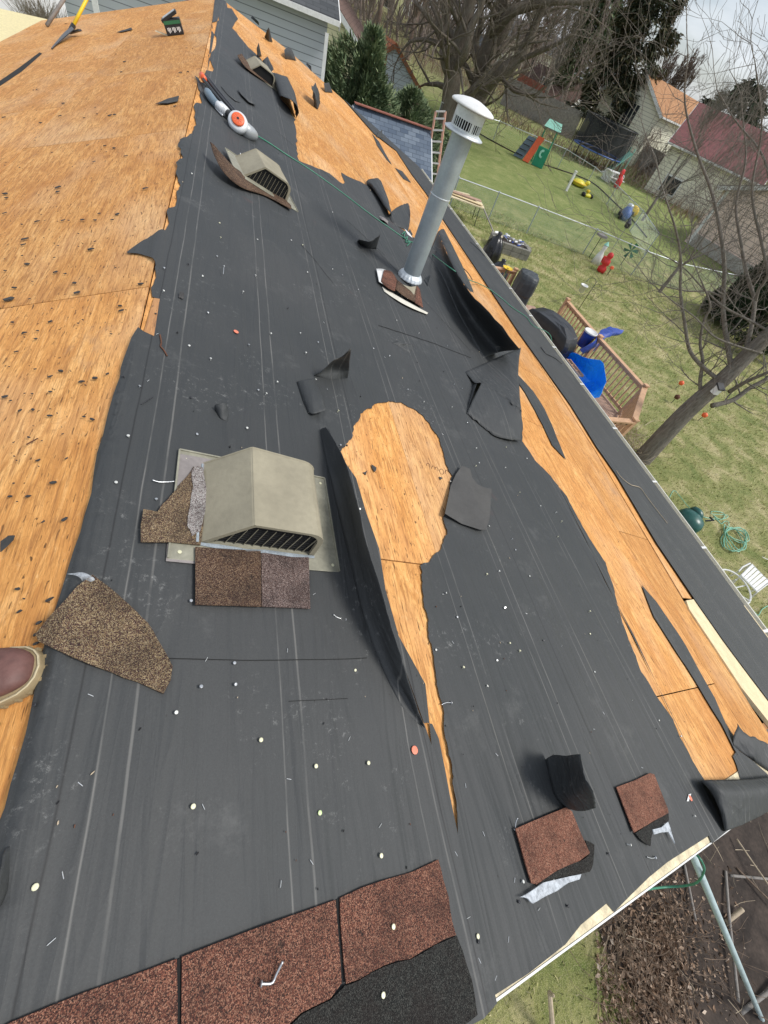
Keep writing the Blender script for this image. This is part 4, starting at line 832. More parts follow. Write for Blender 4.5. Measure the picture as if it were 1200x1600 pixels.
mb = MB(); Rm = bx.to_3x3() @ Matrix.Rotation(rad(-18), 3, 'Y') ; mb.box(bx @ Vector((bw * .42, bdp * .5, bh + .02)), (bw * 1.02, bdp * 1.05, .035), Rm); mb.build('lid', 'black_plastic', bo, bevel=.006)
mb = MB(); mb.box(bx @ Vector((bw * .42, bdp * .5, bh + .041)), (bw * .8, bdp * .8, .006), Rm); mb.build('lid_window', 'galv_light', bo)
mb = MB(); mb.box(bx @ Vector((-.07, bdp * .3, .03)), (.16, .10, .004), bx.to_3x3() @ Matrix.Rotation(rad(20), 3, 'Y')); mb.build('flap', 'pine_white', bo)
# ---- shingle shovel and a bar standing on the left slope
P = LT(113, 43, .05); Q = LT(135, 0, .75)
sv = thing('shingle_shovel', 'roofing shovel with a yellow handle and black blade near the far left rake', 'shovel', LT(105, 50))
hd = (AY(140, -10, P.y + .35) - P); 
mb = MB(); mb.smooth = True; mb.tube([P, P + hd * .5, P + hd * 1.6], .022, 8); mb.build('handle', 'yellow', sv)
mb = MB(); mb.tube([P - hd * .12, P + hd * .08], .032, 8); mb.build('socket', 'black_plastic', sv)
mb = MB(); loft(mb, [[(116, 46, .06), (105, 55, .05), (90, 68, .015), (82, 76, .01)], [(112, 42, .07), (100, 52, .05), (88, 66, .015), (80, 76, .01)]], 10, 4, -1); mb.build('blade', 'dark_steel', sv, solid=.01)
mb = MB(); mb.bar(LT(108, 52, .03), LT(125, 47, .06), .06, .02); mb.build('shovel_shadow', 'dark_steel', sv)  # dark bar standing in for the shovel's shadow right of the socket
P = LT(73, 40, .02); hd = AY(104, -8, P.y + .5) - P
mb = MB(); mb.smooth = True; mb.tube([P, P + hd * 1.5], .026, 8); mb.build('wooden_pole', 'grey_wood', None, 'dark grey pole standing on the left slope beside the yellow handle', 'pole')
g = slab(uvl([(-8, 132), (30, 106), (62, 82), (66, 84), (34, 112), (-8, 140)], -1), 'gap', 'black_void', .002, .001)
# ---- fasteners
def nail(name, x, y, tall, head, mat, label, group, side=None, h=.008):
    head *= .84 if head < .01 else 1
    u, v = UV(x, y, h + tall, side); tilt = Matrix.Rotation(random.uniform(-.35, .35), 4, 'X') @ Matrix.Rotation(random.uniform(-.35, .35), 4, 'Y') if tall > .004 else Matrix.Identity(4)
    m = RF(u, v, h) @ tilt; mb = MB(); z = tall
    mb.lathe([(0, z - .001), (head, z - .001), (head * 1.0, z + .0006), (head * .8, z + .0012), (0, z + .0014)], 10, m)
    if tall > .004: mb.lathe([(.0017, -.002), (.0017, z)], 6, m)
    return mb.build(name, mat, None, label, 'nail', group)
NG = 'roofing nails standing in the felt'
for x, y in ((55, 1386), (302, 1260), (408, 1156), (494, 1197), (576, 1192), (596, 1337), (615, 1448), (599, 1555), (747, 1463), (140, 975), (397, 880), (270, 863), (292, 717), (556, 967)):
    nail('roofing_nail', x, y, .002, .0062, 'nail_cream', 'cream nail head driven flat into the felt or a shingle', 'flat cream nail heads', h=.018 if (x, y) in ((615, 1448), (599, 1555), (140, 975), (397, 880)) else .012)
nail('roofing_nail', 500, 1270, .003, .0065, 'nail_green', 'greenish round nail head between the two cream ones in the lower felt', None)
for x, y in ((257, 418), (295, 411), (255, 453), (244, 490), (191, 587), (218, 603), (202, 680), (182, 753), (245, 780), (53, 1100), (55, 992), (404, 609), (416, 614), (533, 695), (433, 595), (637, 607), (765, 822), (801, 842), (828, 900), (790, 948), (704, 752), (888, 1415), (952, 1333), (1087, 1276), (748, 1473), (818, 1378), (812, 1410), (866, 1378), (985, 1319), (762, 1072), (789, 949), (930, 1050), (1030, 1125), (1065, 1150), (340, 400), (400, 430), (380, 455), (450, 480), (424, 520), (300, 620), (330, 560), (520, 420), (560, 452), (620, 500), (655, 520), (470, 520), (700, 540), (710, 600), (731, 660), (845, 790), (870, 800), (790, 730), (745, 700), (850, 1000)):
    nail('roofing_nail', x, y, random.uniform(.005, .013), .0052, random.choice(['nail_head', 'nail_head', 'steel', 'dark_steel']), 'short roofing nail standing in the black felt', NG)
k = 0
while k < 58:
    x, y = random.uniform(260, 1000), random.uniform(230, 1120); u, v = UV(x, y)
    if not (0.05 < u < 3.6 and .2 < v < 8) or not inside((u, v), main) or inside((u, v), patch) or (.15 < u < .85 and .5 < v < 1.1) or (.2 < u < 1 and 3.8 < v < 4.6): continue
    nail('roofing_nail', x, y, random.uniform(.004, .012), .0052 * (1 + v * .05), random.choice(['nail_head', 'nail_cream', 'steel']), 'short roofing nail standing in the black felt', NG); k += 1
for x, y, L in ((648, 1172, 'orange plastic cap just below the tip of the long standing flap'), (369, 518, 'orange plastic cap alone in the upper middle of the felt'), (1079, 1247, 'orange plastic cap near the roof corner, white slip beside it')):
    nail('cap_nail', x, y, .003, .0118, 'cap_orange', L, 'orange plastic caps', h=.010)
mb = MB(); loft(mb, [[(1076, 1241, .012), (1080, 1240, .014)], [(1073, 1252, .012), (1076, 1252, .012)]], 4, 3); mb.build('paper_slip', 'white_plastic', None, 'white paper slip beside the orange cap at the roof corner', 'paper scrap', solid=.001)
def bentnail(pl, label, r=.0018, mat='steel', h=.012, head=True):
    p = [R3(x, y, h + k) for x, y, k in pl]; mb = MB(); mb.smooth = True; mb.tube([Vector(a) for a in cat_rom([tuple(a) for a in p], 12)], r, 7)
    if head:
        d_ = (p[-1] - p[-2]).normalized(); q = d_.to_track_quat('Z', 'Y').to_matrix().to_4x4(); q.translation = p[-1]; mb.lathe([(0, -.001), (.0055, -.001), (.0055, .001), (0, .001)], 10, q)
    return mb.build('bent_nail', mat, None, label, 'nail', 'bent nails lying on the roof')
bentnail([(238, 750, .004), (248, 753, 0), (262, 753, 0), (273, 752, .003)], 'long bent nail pointing out left of the near vent', .0022, head=False)
bentnail([(521, 960, .004), (528, 965, 0), (540, 968, 0)], 'curved nail lying right of the mauve shingle'); bentnail([(442, 1502, .012), (432, 1522, .004), (425, 1536, .001), (408, 1537, .002)], 'large bent nail lying on the red-brown tabs', .0024, h=.019)
bentnail([(690, 1101, 0), (697, 1098, .001), (705, 1098, 0)], 'bent nail right of the knot in the plywood'); bentnail([(809, 1278, .02), (806, 1285, .01), (805, 1296, 0)], 'nail leaning on the corner of the larger red square'); bentnail([(1011, 1339, 0), (1018, 1341, 0), (1024, 1340, 0)], 'nail lying between the smaller red square and the rake')
bentnail([(220, 631, 0), (224, 630, 0), (239, 620, 0)], 'dark thin nail lying on the felt below the torn ridge board', .0015, 'dark_steel', head=False); bentnail([(349, 428, .012), (350, 416, .03)], 'upright nail near the upper chalk lines', .0015)
bentnail([(513, 670, .012), (527, 697, .010), (542, 696, .01)], 'nail lying at the upper tip of the long standing flap', .0015, 'dark_steel'); bentnail([(6, 629, 0), (20, 628, 0), (31, 627, 0)], 'rusty nail lying on the plywood at the left edge', .002, 'rust', head=False)
for x, y in ((125, 1226), (316, 1261), (98, 1367), (80, 1470), (141, 1088), (321, 1032), (447, 1018), (409, 926), (489, 930), (449, 1218), (543, 1155), (596, 1100), (591, 1290), (484, 1347), (436, 1381), (709, 1334), (728, 1433), (752, 1303), (724, 1228), (790, 1467), (745, 1500), (770, 1527), (800, 1375), (838, 1420), (940, 1115), (985, 1095), (1000, 1200), (925, 1140), (875, 1010), (820, 960), (690, 930), (705, 1005), (773, 1180), (600, 560), (510, 610), (675, 660), (690, 680), (505, 506), (245, 525), (231, 598)):
    u, v = UV(x, y); m = RF(u, v, .0095, random.uniform(0, 3)); mb = MB(); mb.tube([m @ Vector((-.006, 0, 0)), m @ Vector((-.0055, 0, .0012)), m @ Vector((.0055, 0, .0012)), m @ Vector((.006, 0, 0))], .0007, 4)
    mb.build('staple', 'staple', None, 'tiny bright staple lying in the black felt', 'staple', 'staples in the felt')
# ---- crumbs of felt and splinters
def crumb(name, x, y, s, mat, label, group, cat, side=None, long=2.2):
    u, v = UV(x, y, 0, side); 
    m = RF(u, v, .008 if mat == 'felt_scrap' else .011, random.uniform(-.6, .6) + (0 if u < 0 else 1.3)); n = random.randint(5, 7); pl = [(s * long * .5 * math.cos(2 * math.pi * i / n) * random.uniform(.6, 1.1), s * .5 * math.sin(2 * math.pi * i / n) * random.uniform(.5, 1.2)) for i in range(n)]
    mb = MB(); vs = [m @ Vector((a, b, random.uniform(-.2, .05) * s)) for a, b in pl] + [m @ Vector((a, b, .0015 + random.uniform(0, .15) * s)) for a, b in pl]; mb.add(vs, [tuple(range(n))[::-1], tuple(range(n, 2 * n))] + [(i, (i + 1) % n, n + (i + 1) % n, n + i) for i in range(n)])
    return mb.build(name, mat, None, label, cat, group)
known = [(45, 415, .035), (17, 470, .06), (88, 428, .03), (25, 452, .03), (118, 445, .03), (122, 460, .04), (222, 446, .035), (48, 686, .016), (101, 681, .01), (150, 594, .03), (61, 520, .02), (165, 230, .03), (148, 255, .03), (40, 376, .04), (130, 346, .03), (100, 347, .03), (92, 295, .05), (92, 302, .04), (138, 229, .03), (184, 337, .04), (172, 182, .04), (180, 181, .04), (143, 392, .04), (38, 385, .03), (228, 297, .04), (198, 246, .03), (282, 115, .05), (10, 305, .04), (100, 163, .04), (195, 98, .05), (190, 114, .04), (150, 380, .02)]
FG = 'felt crumbs on the bare left slope'
for x, y, s in known: crumb('felt_scrap', x, y, s * .45, 'felt_scrap', 'small black felt crumb lying on the bare plywood', FG, 'felt scrap', -1)
k = 0
while k < 110:
    y = random.uniform(20, 1100); x = random.uniform(0, 340); u, v = UV(x, y, 0, -1)
    if not (-3.2 < u < -.05 and v < 12.5) or any(inside((u, v), leftedge + [(2, 14), (2, -.5)]) for _ in (0,)): continue
    crumb('felt_scrap', x, y, random.choice([.003, .004, .005, .007, .010]) * (1 + v * .14), 'felt_scrap', 'small black felt crumb lying on the bare plywood', FG, 'felt scrap', -1); k += 1
k = 0
while k < 90:
    x, y = random.uniform(60, 1120), random.uniform(150, 1500); u, v = UV(x, y)
    if not (0.02 < u < 5 and -.4 < v < 9) or not inside((u, v), main) or inside((u, v), patch): continue
    L = random.random()
    crumb('wood_splinter' if L < .25 else 'felt_scrap', x, y, random.choice([.0025, .0035, .0045]) * (.8 + v * .35), 'twig_pale' if L < .25 else 'rust' if L < .4 else 'felt_under', 'tiny pale wood splinter on the black felt' if L < .25 else 'tiny dark crumb lying on the black felt', 'splinters on the felt' if L < .25 else 'dark crumbs on the felt', 'splinter' if L < .25 else 'felt scrap', None, 2.5); k += 1
for pl in ([(567, 738), (575, 735), (572, 742)], [(580, 726), (588, 731), (585, 738)], [(686, 745), (692, 747), (688, 750)]):
    scrap(pl, 'small dark fragment lying on the teardrop-shaped bare patch', .006, mat='felt_scrap', group='fragments on the bare patch', amp=.1)
mb = MB(); c_ = UV(657, 1098, 0, 1); m_ = RF(c_[0], c_[1], .0008); mb.lathe([(0, .0004), (.013, .0004)], 20, m_ @ Matrix.Diagonal((.75, 1.5, 1, 1))); mb.build('knot', 'rust', bpy.data.objects['plywood_sheet'])
def stroke(pl, w=.0016):
    q = uvl(pl, 1); mb = MB(); vs = []
    for i, (a, b) in enumerate(q):
        j = min(i + 1, len(q) - 1); k_ = max(i - 1, 0); dx, dy = q[j][0] - q[k_][0], q[j][1] - q[k_][1]; L = math.hypot(dx, dy) or 1; vs += [RP(a - dy / L * w, b + dx / L * w, .0012), RP(a + dy / L * w, b - dx / L * w, .0012)]
    mb.add(vs, [(2 * i, 2 * i + 1, 2 * i + 3, 2 * i + 2) for i in range(len(q) - 1)]); return mb
def arch(cx_, cy_, rx, ry, a0=180, a1=360): return [(cx_ + rx * math.cos(rad(a)) - 0, cy_ + ry * math.sin(rad(a)) + rx * math.cos(rad(a)) * .35) for a in np.linspace(a0, a1, 12)]
for pl in (arch(669, 729, 3, 5), arch(677, 733, 2.5, 5), arch(682, 735, 2.5, 5), arch(690, 737, 3.2, 4, 0, 360), arch(698, 739, 2.6, 4, 150, 330)): stroke(pl).build('stamp_mark', 'rust', bpy.data.objects['plywood_sheet'])
mb = MB(); loft(mb, [[(281, 456, .02), (288, 458, .025)], [(280, 465, .015), (287, 467, .015)]], 4, 3, 1, .005); mb.build('felt_scrap', 'felt_scrap', None, 'small brown square scrap with a nail near the torn ridge board', 'felt scrap', solid=.003)
hose('root', [R3(x, y, .012) for x, y in ((250, 523), (252, 535), (251, 541), (256, 547), (261, 556))], .003, 'rust', 'short twisted brown root lying on the felt by the ridge', cat='root')
# ================================================================== GROUND
def ground_grid():
    rs = [0, 2, 4, 6, 8, 10, 12, 14, 16, 18, 20, 22, 24, 26, 28, 31, 34, 38, 42, 47, 53, 60, 70, 85, 105, 140, 200, 320, 600, 1200, 2200]; N = 96; vs = [(0, 0, 0)]; fs = []
    for r in rs[1:]:
        for j in range(N):
            a = 2 * math.pi * j / N; x, y = r * math.cos(a), r * math.sin(a); vs.append((x, y, TZ(x, y)))
    for j in range(N): fs.append((0, 1 + j, 1 + (j + 1) % N))
    for i in range(len(rs) - 2):
        for j in range(N):
            a = 1 + i * N + j; b = 1 + i * N + (j + 1) % N; fs.append((a, a + N, b + N, b))
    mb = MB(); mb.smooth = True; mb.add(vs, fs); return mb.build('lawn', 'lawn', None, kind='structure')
ground_grid()
def patchg(name, pl, mat, z, kind='structure', wob=0, n=0):
    p = jag([(q[0], q[1]) for q in pl], .12 if wob else 0, 2 if wob else 0); mb = MB(); vs = [Vector(q) for q in p]
    mn = np.min(np.array(p), 0); mx_ = np.max(np.array(p), 0); es = [(i, (i + 1) % len(p)) for i in range(len(p))]; st = max(mx_ - mn) / 24
    I = np.array([(a + random.uniform(-.2, .2) * st, b + random.uniform(-.2, .2) * st) for a in np.arange(mn[0], mx_[0], st) for b in np.arange(mn[1], mx_[1], st)]); I = I[inside_np(I, p)]
    V, E, Fc, *_ = delaunay_2d_cdt(vs + [Vector(q) for q in I], es, [], 1, 1e-5)
    mb.add([(a[0], a[1], TZ(a[0], a[1]) + z + wob * abs(noise.noise(Vector((a[0] * 2, a[1] * 2, 0))))) for a in V], Fc); mb.smooth = bool(wob); return mb.build(name, mat, None, kind=kind)
bed = patchg('garden_bed', [G(945, 1410), G(930, 1440), G(955, 1500), G(1000, 1600), (4.2, -6, 0), (12, -7, 0), (13, -1.4, 0), G(1215, 1240), (5.2, -.2, 0), (3.6, -.3, 0)], 'soil', .006, wob=.05)
patchg('path', [(5.1, 12.9), (8.9, 12.9), (10.0, 18), (9.2, 26), (5.1, 26)], 'concrete', .006)
patchg('path', [(-30, 28), (-6.5, 27.5), (-7.5, 50), (-40, 52)], 'driveway', .01)
bl_ = (-24, -9)
# grass blades (cannot be counted)
def blades(n, x0, x1, y0, y1, size, keep):
    vs = []; fs = []; rng = np.random.RandomState(3)
    X = rng.uniform(x0, x1, n); Y = rng.uniform(y0, y1, n); k = np.array([keep(a, b) for a, b in zip(X, Y)]); X = X[k]; Y = Y[k]; n = len(X)
    A = rng.uniform(0, 6.28, n); S = size * rng.uniform(.5, 1.3, n) * (1 + np.hypot(X, Y) * .03); L = rng.uniform(-.8, .8, (n, 2)) * S[:, None] * 1.2; W = S * .16
    Z = np.array([TZ(a, b) for a, b in zip(X, Y)])
    v = np.stack([np.stack([X - np.cos(A) * W, Y - np.sin(A) * W, Z], 1), np.stack([X + np.cos(A) * W, Y + np.sin(A) * W, Z], 1), np.stack([X + L[:, 0], Y + L[:, 1], Z + S], 1)], 1).reshape(-1, 3)
    me = bpy.data.meshes.new('grass'); me.vertices.add(3 * n); me.vertices.foreach_set('co', v.ravel()); me.loops.add(3 * n); me.loops.foreach_set('vertex_index', np.arange(3 * n, dtype=np.int32)); me.polygons.add(n)
    me.polygons.foreach_set('loop_start', np.arange(0, 3 * n, 3, dtype=np.int32)); me.polygons.foreach_set('loop_total', np.full(n, 3, dtype=np.int32)); me.update(calc_edges=True); me.materials.append(MT['blade'])
    o = bpy.data.objects.new('grass', me); COL.objects.link(o); return tag(o, 'green and straw coloured grass of the back lawn', 'grass', None, 'stuff')
bedp = [(q[0], q[1]) for q in [G(945, 1410), G(930, 1440), G(955, 1500), G(1000, 1600)]] + [(4.2, -6), (12, -7), (13, -1.4), tuple(G(1215, 1240)[:2]), (5.2, -.2), (3.6, -.3)]
def gk(x, y):
    if inside((x, y), bedp): return False
    if x < 5.1 and y > -.3: return False
    if x < 9.6 and 5.5 < y: return False
    return math.hypot(x, y) < 27
blades(130000, 1.5, 24, -7, 24, .042, gk)
# ================================================================== DECK
dk = thing('deck', 'reddish wooden deck with slatted railing behind the house', 'deck', (8, 9, 0))
ZD = .25
mb = MB(); outl = [(5.15, 5.35), (7.95, 5.35), (8.8, 5.37), (10.25, 6.8), (10.2, 12.4), (5.15, 12.4)]
for i in range(24):
    x0 = 5.15 + i * .213
    p = [q for q in clipv([(b, a) for a, b in outl], x0 + .004, x0 + .209)]
    if len(p) > 2: mb.prism([(b, a) for a, b in p][::-1], .03, Matrix.Translation((0, 0, ZD - .03)))
mb.build('floor', 'cedar_floor', dk)
def railrun(a, b, n=None, posts=(1, 1)):
    a = Vector((*a, 0)); b = Vector((*b, 0)); L = (b - a).length; up = Vector((0, 0, 1))
    for k, f in zip(posts, (a, b)):
        if k: mb = MB(); mb.box(f + up * .6, (.10, .10, 1.2)); mb.box(f + up * 1.215, (.13, .13, .03)); mb.build('post', 'cedar', dk)
    mb = MB(); mb.bar(a + up * 1.15, b + up * 1.15, .14, .035); mb.build('cap_rail', 'cedar', dk); mb = MB(); mb.bar(a + up * 1.09, b + up * 1.09, .04, .08); mb.build('top_rail', 'cedar', dk); mb = MB(); mb.bar(a + up * .36, b + up * .36, .04, .08); mb.build('bottom_rail', 'cedar', dk)
    n = n or int(L / .165)
    for i in range(1, n):
        p = a + (b - a) * i / n; mb = MB(); mb.bar(p + up * .33, p + up * 1.1, .04, .035, (b - a)); mb.build('baluster', 'cedar', dk)
railrun((10.17, 11.06), (10.17, 9.0)); railrun((10.17, 9.0), (10.25, 6.78), posts=(0, 1)); railrun((10.25, 6.78), (8.80, 5.36), posts=(0, 1)); railrun((8.80, 5.36), (7.6, 5.36), posts=(0, 0)); railrun((7.6, 12.35), (8.85, 12.5), posts=(0, 1))
mb = MB()
for a, b in (((8.8, 5.36), (10.25, 6.78)), ((10.25, 6.78), (10.2, 11.1)), ((7.6, 5.36), (8.8, 5.36))): mb.bar((*a, .13), (*b, .13), .03, .22)
mb.build('skirt', 'cedar', dk)
# ---- covered grills
def covered(name, c, size, rz, mat, label, cat, round_=.3, h=1.1, z0=ZD, lobes=None, folds=.02):
    m = Matrix.Translation((c[0], c[1], z0)) @ Matrix.Rotation(rz, 4, 'Z'); t = thing(name, label, cat, mat=m)
    n = 18; prof = [(1.04, 0), (1.02, .12), (.97, .45), (.96, .52), (1.01, .55), (1.0, .80), (.97, .88), (.92, .94), (.86, .985), (.5, 1.0), (.2, 1.0), (0, 1.0)]; L = []
    for k, z in prof:
        r = []
        for j in range(n):
            a = 2 * math.pi * j / n; p = 2 + 5 * (1 - round_); e = 1 / (abs(math.cos(a)) ** p + abs(math.sin(a)) ** p) ** (1 / p)
            w_ = 1 + folds * 1.6 * noise.noise(Vector((math.cos(a) * 4, math.sin(a) * 4, z * 2 + size[0]))); zz = z + (lobes(math.cos(a) * e * k, z) if lobes else 0)
            r.append(m @ Vector((size[0] / 2 * k * e * math.cos(a) * w_, size[1] / 2 * k * e * math.sin(a) * w_, h * zz + .05 * noise.noise(Vector((math.cos(a) * 2.3 * k, math.sin(a) * 2.3 * k, z * 3 + size[0]))))))
        L.append(r)
    mb = MB(); mb.smooth = False; rings(mb, [x[::-1] for x in L]); cv = mb.build('cover', mat, t, bevel=.02); return t, m, cv
g1, m1, c1 = covered('covered_grill', (9.0, 11.9), (1.15, .66), rad(62), 'cover_grey', 'upright grey-black covered grill standing by the deck gate', 'grill', .35, 1.15, lobes=lambda x, z: -.06 * x * (z > .7))
mb = MB(); mb.box(m1 @ Vector((-.1, -.338, .80)), (.17, .012, .04), m1.to_3x3()); mb.build('vent_slot', 'black_void', c1); mb = MB(); mb.tube([m1 @ Vector((x, y, .86)) for x, y in ((-.58, -.3), (0, -.345), (.56, -.31))], .006, 5); mb.build('seam', 'cover_black', c1)
g2, m2, c2 = covered('covered_grill', (8.55, 9.2), (1.75, .72), rad(-72), 'cover_black', 'long glossy black covered grill behind the blue tarp', 'grill', .2, 1.12, folds=.035, lobes=lambda x, z: -.16 * abs(x) ** 3 * (z > .6))
mb = MB(); mb.tube([m2 @ Vector((x, y, z)) for x, y, z in ((-.1, -.37, .75), (.1, -.38, .55), (.5, -.375, .5), (.86, -.2, .55))], .008, 5); mb.build('tie_cord', 'hose_green', g2)
mb = MB(); mb.box(m2 @ Vector((.45, -.365, .82)), (.10, .01, .03), m2.to_3x3()); mb.build('vent_slot', 'black_void', c2)
# bucket with white lid on the rail
pb = AZ(928, 519, 1.22); t = thing('bucket', 'blue bucket with a round white lid beside the blue cloth on the railing', 'bucket', (pb.x - .1, pb.y, .75))
mb = MB(); mb.smooth = True; mb.lathe([(0, .0), (.15, 0), (.18, .42)], 24, Matrix.Translation((pb.x - .1, pb.y, .78))); mb.build('pail', 'tarp_dark', t)
mb = MB(); mb.smooth = True; mb.lathe([(.17, .40), (.2, .41), (.2, .45), (.185, .455), (.18, .44), (0, .445)], 28, Matrix.Translation((pb.x - .1, pb.y, .78))); mb.build('lid', 'white_plastic', t)
def cloth(name, rows, mat, label, cat, n=24, m=12, wob=.04, fr=4, solid=.006):
    R = [cat_rom([tuple(p) for p in r], n) for r in rows]; mb = MB(); mb.smooth = False; vs = []
    for i in range(n):
        c = cat_rom([R[k][i] for k in range(len(R))], m)
        for j in range(m):
            p = Vector(c[j]); q = Vector((p.x * fr, p.y * fr * .45, p.z * fr * .8)); vs.append(p + Vector((noise.noise(q), noise.noise(q + Vector((7, 0, 0))), noise.noise(q + Vector((0, 7, 0))))) * wob)
    mb.add(vs, [(i * m + j, (i + 1) * m + j, (i + 1) * m + j + 1, i * m + j + 1) for i in range(n - 1) for j in range(m - 1)]); return mb.build(name, mat, None, label, cat, solid=solid)
Z = AZ
cloth('blue_cloth', [[Z(905, 545, .9), Z(925, 535, 1.1), Z(945, 512, 1.2), Z(975, 516, 1.1)], [Z(912, 552, .7), Z(932, 540, .95), Z(950, 520, 1.22), Z(972, 521, 1.05)], [Z(930, 548, .6), Z(940, 540, .9), Z(948, 527, 1.15), Z(960, 525, 1.0)]], 'tarp_dark', 'dark blue cloth hanging over the deck railing beside the white lid', 'cloth')
cloth('tarp', [[Z(848, 520, .75), Z(870, 540, .8), Z(905, 552, .95), Z(935, 570, 1.1), Z(950, 600, 1.1), Z(942, 618, .95), Z(925, 623, .8)],
               [Z(853, 530, .6), Z(872, 550, .55), Z(898, 568, .6), Z(915, 585, .6), Z(930, 600, .6), Z(932, 610, .6), Z(922, 622, .6)],
               [Z(858, 545, .5), Z(876, 565, .45), Z(895, 585, .42), Z(905, 598, .4), Z(915, 608, .4), Z(920, 615, .45), Z(918, 621, .5)],
               [Z(862, 556, .7), Z(878, 580, .75), Z(893, 600, .8), Z(903, 615, .8), Z(912, 624, .75), Z(917, 626, .7), Z(922, 625, .6)]], 'tarp_blue', 'bright blue tarp draped open over the deck furniture', 'tarp', 20, 9, .13, 3.4)
mb = MB(); a, b = Z(887, 562, .72), Z(908, 588, .72); mb.bar(a, b, .03, .16, (1, 0, 0)); 
pt = thing('wooden_crate', 'small brown slatted crate lying in the blue tarp', 'crate', a)
for k, s in enumerate((-.07, .07)):
    q = MB(); d_ = (b - a).cross(Vector((0, 0, 1))).normalized() * s; q.bar(a + d_, b + d_, .025, .06); q.build('side', 'cedar', pt)
for f in (0, .33, .66, 1):
    q = MB(); c_ = a + (b - a) * f; d_ = (b - a).cross(Vector((0, 0, 1))).normalized() * .07; q.bar(c_ - d_, c_ + d_, .03, .02); q.build('slat', 'cedar', pt)
# shepherd hook with white bucket
hb = G(902, 486); t = thing('shepherd_hook', 'black double shepherd hook with a white pot hanging on it in the lawn', 'garden hook', hb)
hz = ZH(925, 434, hb); mb = MB(); mb.smooth = True; mb.tube([hb, Vector((hb.x, hb.y, hz))], .011, 6)
for s in (-1, 1):
    R_ = Vector((.8, -.6, 0)) * s; top = Vector((hb.x, hb.y, hz * (.88 if s < 0 else .80) + .0)); pts_ = [top + R_ * (.16 - .16 * math.cos(a)) + Vector((0, 0, .16 * math.sin(a))) for a in np.linspace(0, 3.4, 10)]; mb.tube(pts_, .008, 6)
mb.build('hook_pole', 'dark_steel', t)
bp_ = AZ(914, 470, .85); kk = Vector((hb.x - .25, hb.y + .18, .62))
t2 = thing('hanging_pot', 'white pot hanging from the black garden hook', 'pot', kk); mb = MB(); mb.smooth = True; mb.lathe([(0, 0), (.10, 0), (.14, .22), (.15, .22), (.15, .25), (.13, .25), (.12, .2), (0, .18)], 18, Matrix.Translation(kk)); mb.build('pot', 'white_plastic', t2)
mb = MB(); mb.tube([kk + Vector((-.14, 0, .24)), kk + Vector((0, 0, .5)), kk + Vector((.14, 0, .24))], .004, 4); mb.build('handle', 'steel', t2)
# ---- bags, raised bed of blocks with debris, sunflower, table with lumber
def bag(c, r, h, label):
    mb = MB(); mb.smooth = True; L = []; n = 28
    for k, z in ((.75, 0), (1, .12), (1.0, .4), (.85, .65), (.5, .82), (.18, .90), (.22, 1.0), (.05, 1.02)):
        L.append([Vector((c[0] + r * k * (1 + .14 * noise.noise(Vector((math.cos(a) * 2, math.sin(a) * 2, z * 3 + c[0])))) * math.cos(a), c[1] + r * k * (1 + .12 * math.sin(a * 7 + c[1])) * math.sin(a), c[2] + h * z)) for a in np.linspace(0, 2 * math.pi, n, endpoint=False)])
    rings(mb, [x[::-1] for x in L]); return mb.build('rubbish_bag', 'bag_black', None, label, 'rubbish bag')
bag((9.75, 15.9, 0), .38, 1.15, 'tall black rubbish bag with a pointed tied top beside the block planter'); bag((9.35, 14.2, 0), .40, .85, 'squat black rubbish bag nearer the deck gate')
rb_ = thing('raised_bed', 'low grey block planter heaped with white and grey scraps', 'planter', (11.6, 17.4, 0))
q0 = Vector((10.7, 17.7, 0)); qd = Vector((.98, -.2, 0)); qn = Vector((.2, .98, 0))
for r_ in range(2):
    for s in range(4):
        for side_ in (0, 1):
            c_ = q0 + qd * (.22 + s * .43) + qn * (side_ * .85) + Vector((0, 0, .1 + r_ * .205)); mb = MB(); mb.box(c_, (.42, .2, .195), Matrix.Rotation(-.2 + random.uniform(-.03, .03), 3, 'Z')); mb.build('block', 'stone_block', rb_, bevel=.01)
    for s in (0, 1): mb = MB(); mb.box(q0 + qd * (.05 + s * 1.66) + qn * .42 + Vector((0, 0, .1 + r_ * .205)), (.2, .64, .195), Matrix.Rotation(-.2, 3, 'Z')); mb.build('block', 'stone_block', rb_, bevel=.01)
mb = MB(); mb.box(q0 + qd * .87 + qn * .42 + Vector((0, 0, .17)), (1.5, .6, .33), Matrix.Rotation(-.2, 3, 'Z')); mb.build('soil_fill', 'soil', rb_)
for i in range(26):
    c_ = q0 + qd * random.uniform(.1, 1.7) + qn * random.uniform(0, .85) + Vector((0, 0, .43 + random.random() * .08)); mb = MB(); mb.box((0, 0, 0), (random.uniform(.1, .42), random.uniform(.04, .1), .015)); R_ = Matrix.Rotation(random.uniform(0, 3), 3, 'Z') @ Matrix.Rotation(random.uniform(-.5, .5), 3, 'X'); mb.v = [tuple(c_ + R_ @ Vector(p)) for p in mb.v]
    mb.build('debris_piece', random.choice(['white_plastic', 'white_plastic', 'galv_light', 'grey_wood', 'tarp_dark', 'pine_white']), None, 'small flat scrap thrown on the block planter', 'debris', 'scraps on the block planter')
pf = AZ(793, 420, 1.2); t = thing('sunflower_ornament', 'bright yellow flower ornament behind the deck gate', 'garden ornament', (pf.x, pf.y, 0))
mb = MB()
for i in range(14):
    a = 2 * math.pi * i / 14; c_ = Vector((pf.x, pf.y, 1.2)); mb.bar(c_, c_ + Vector((.17 * math.cos(a), .17 * math.sin(a), .03)), .05, .01)
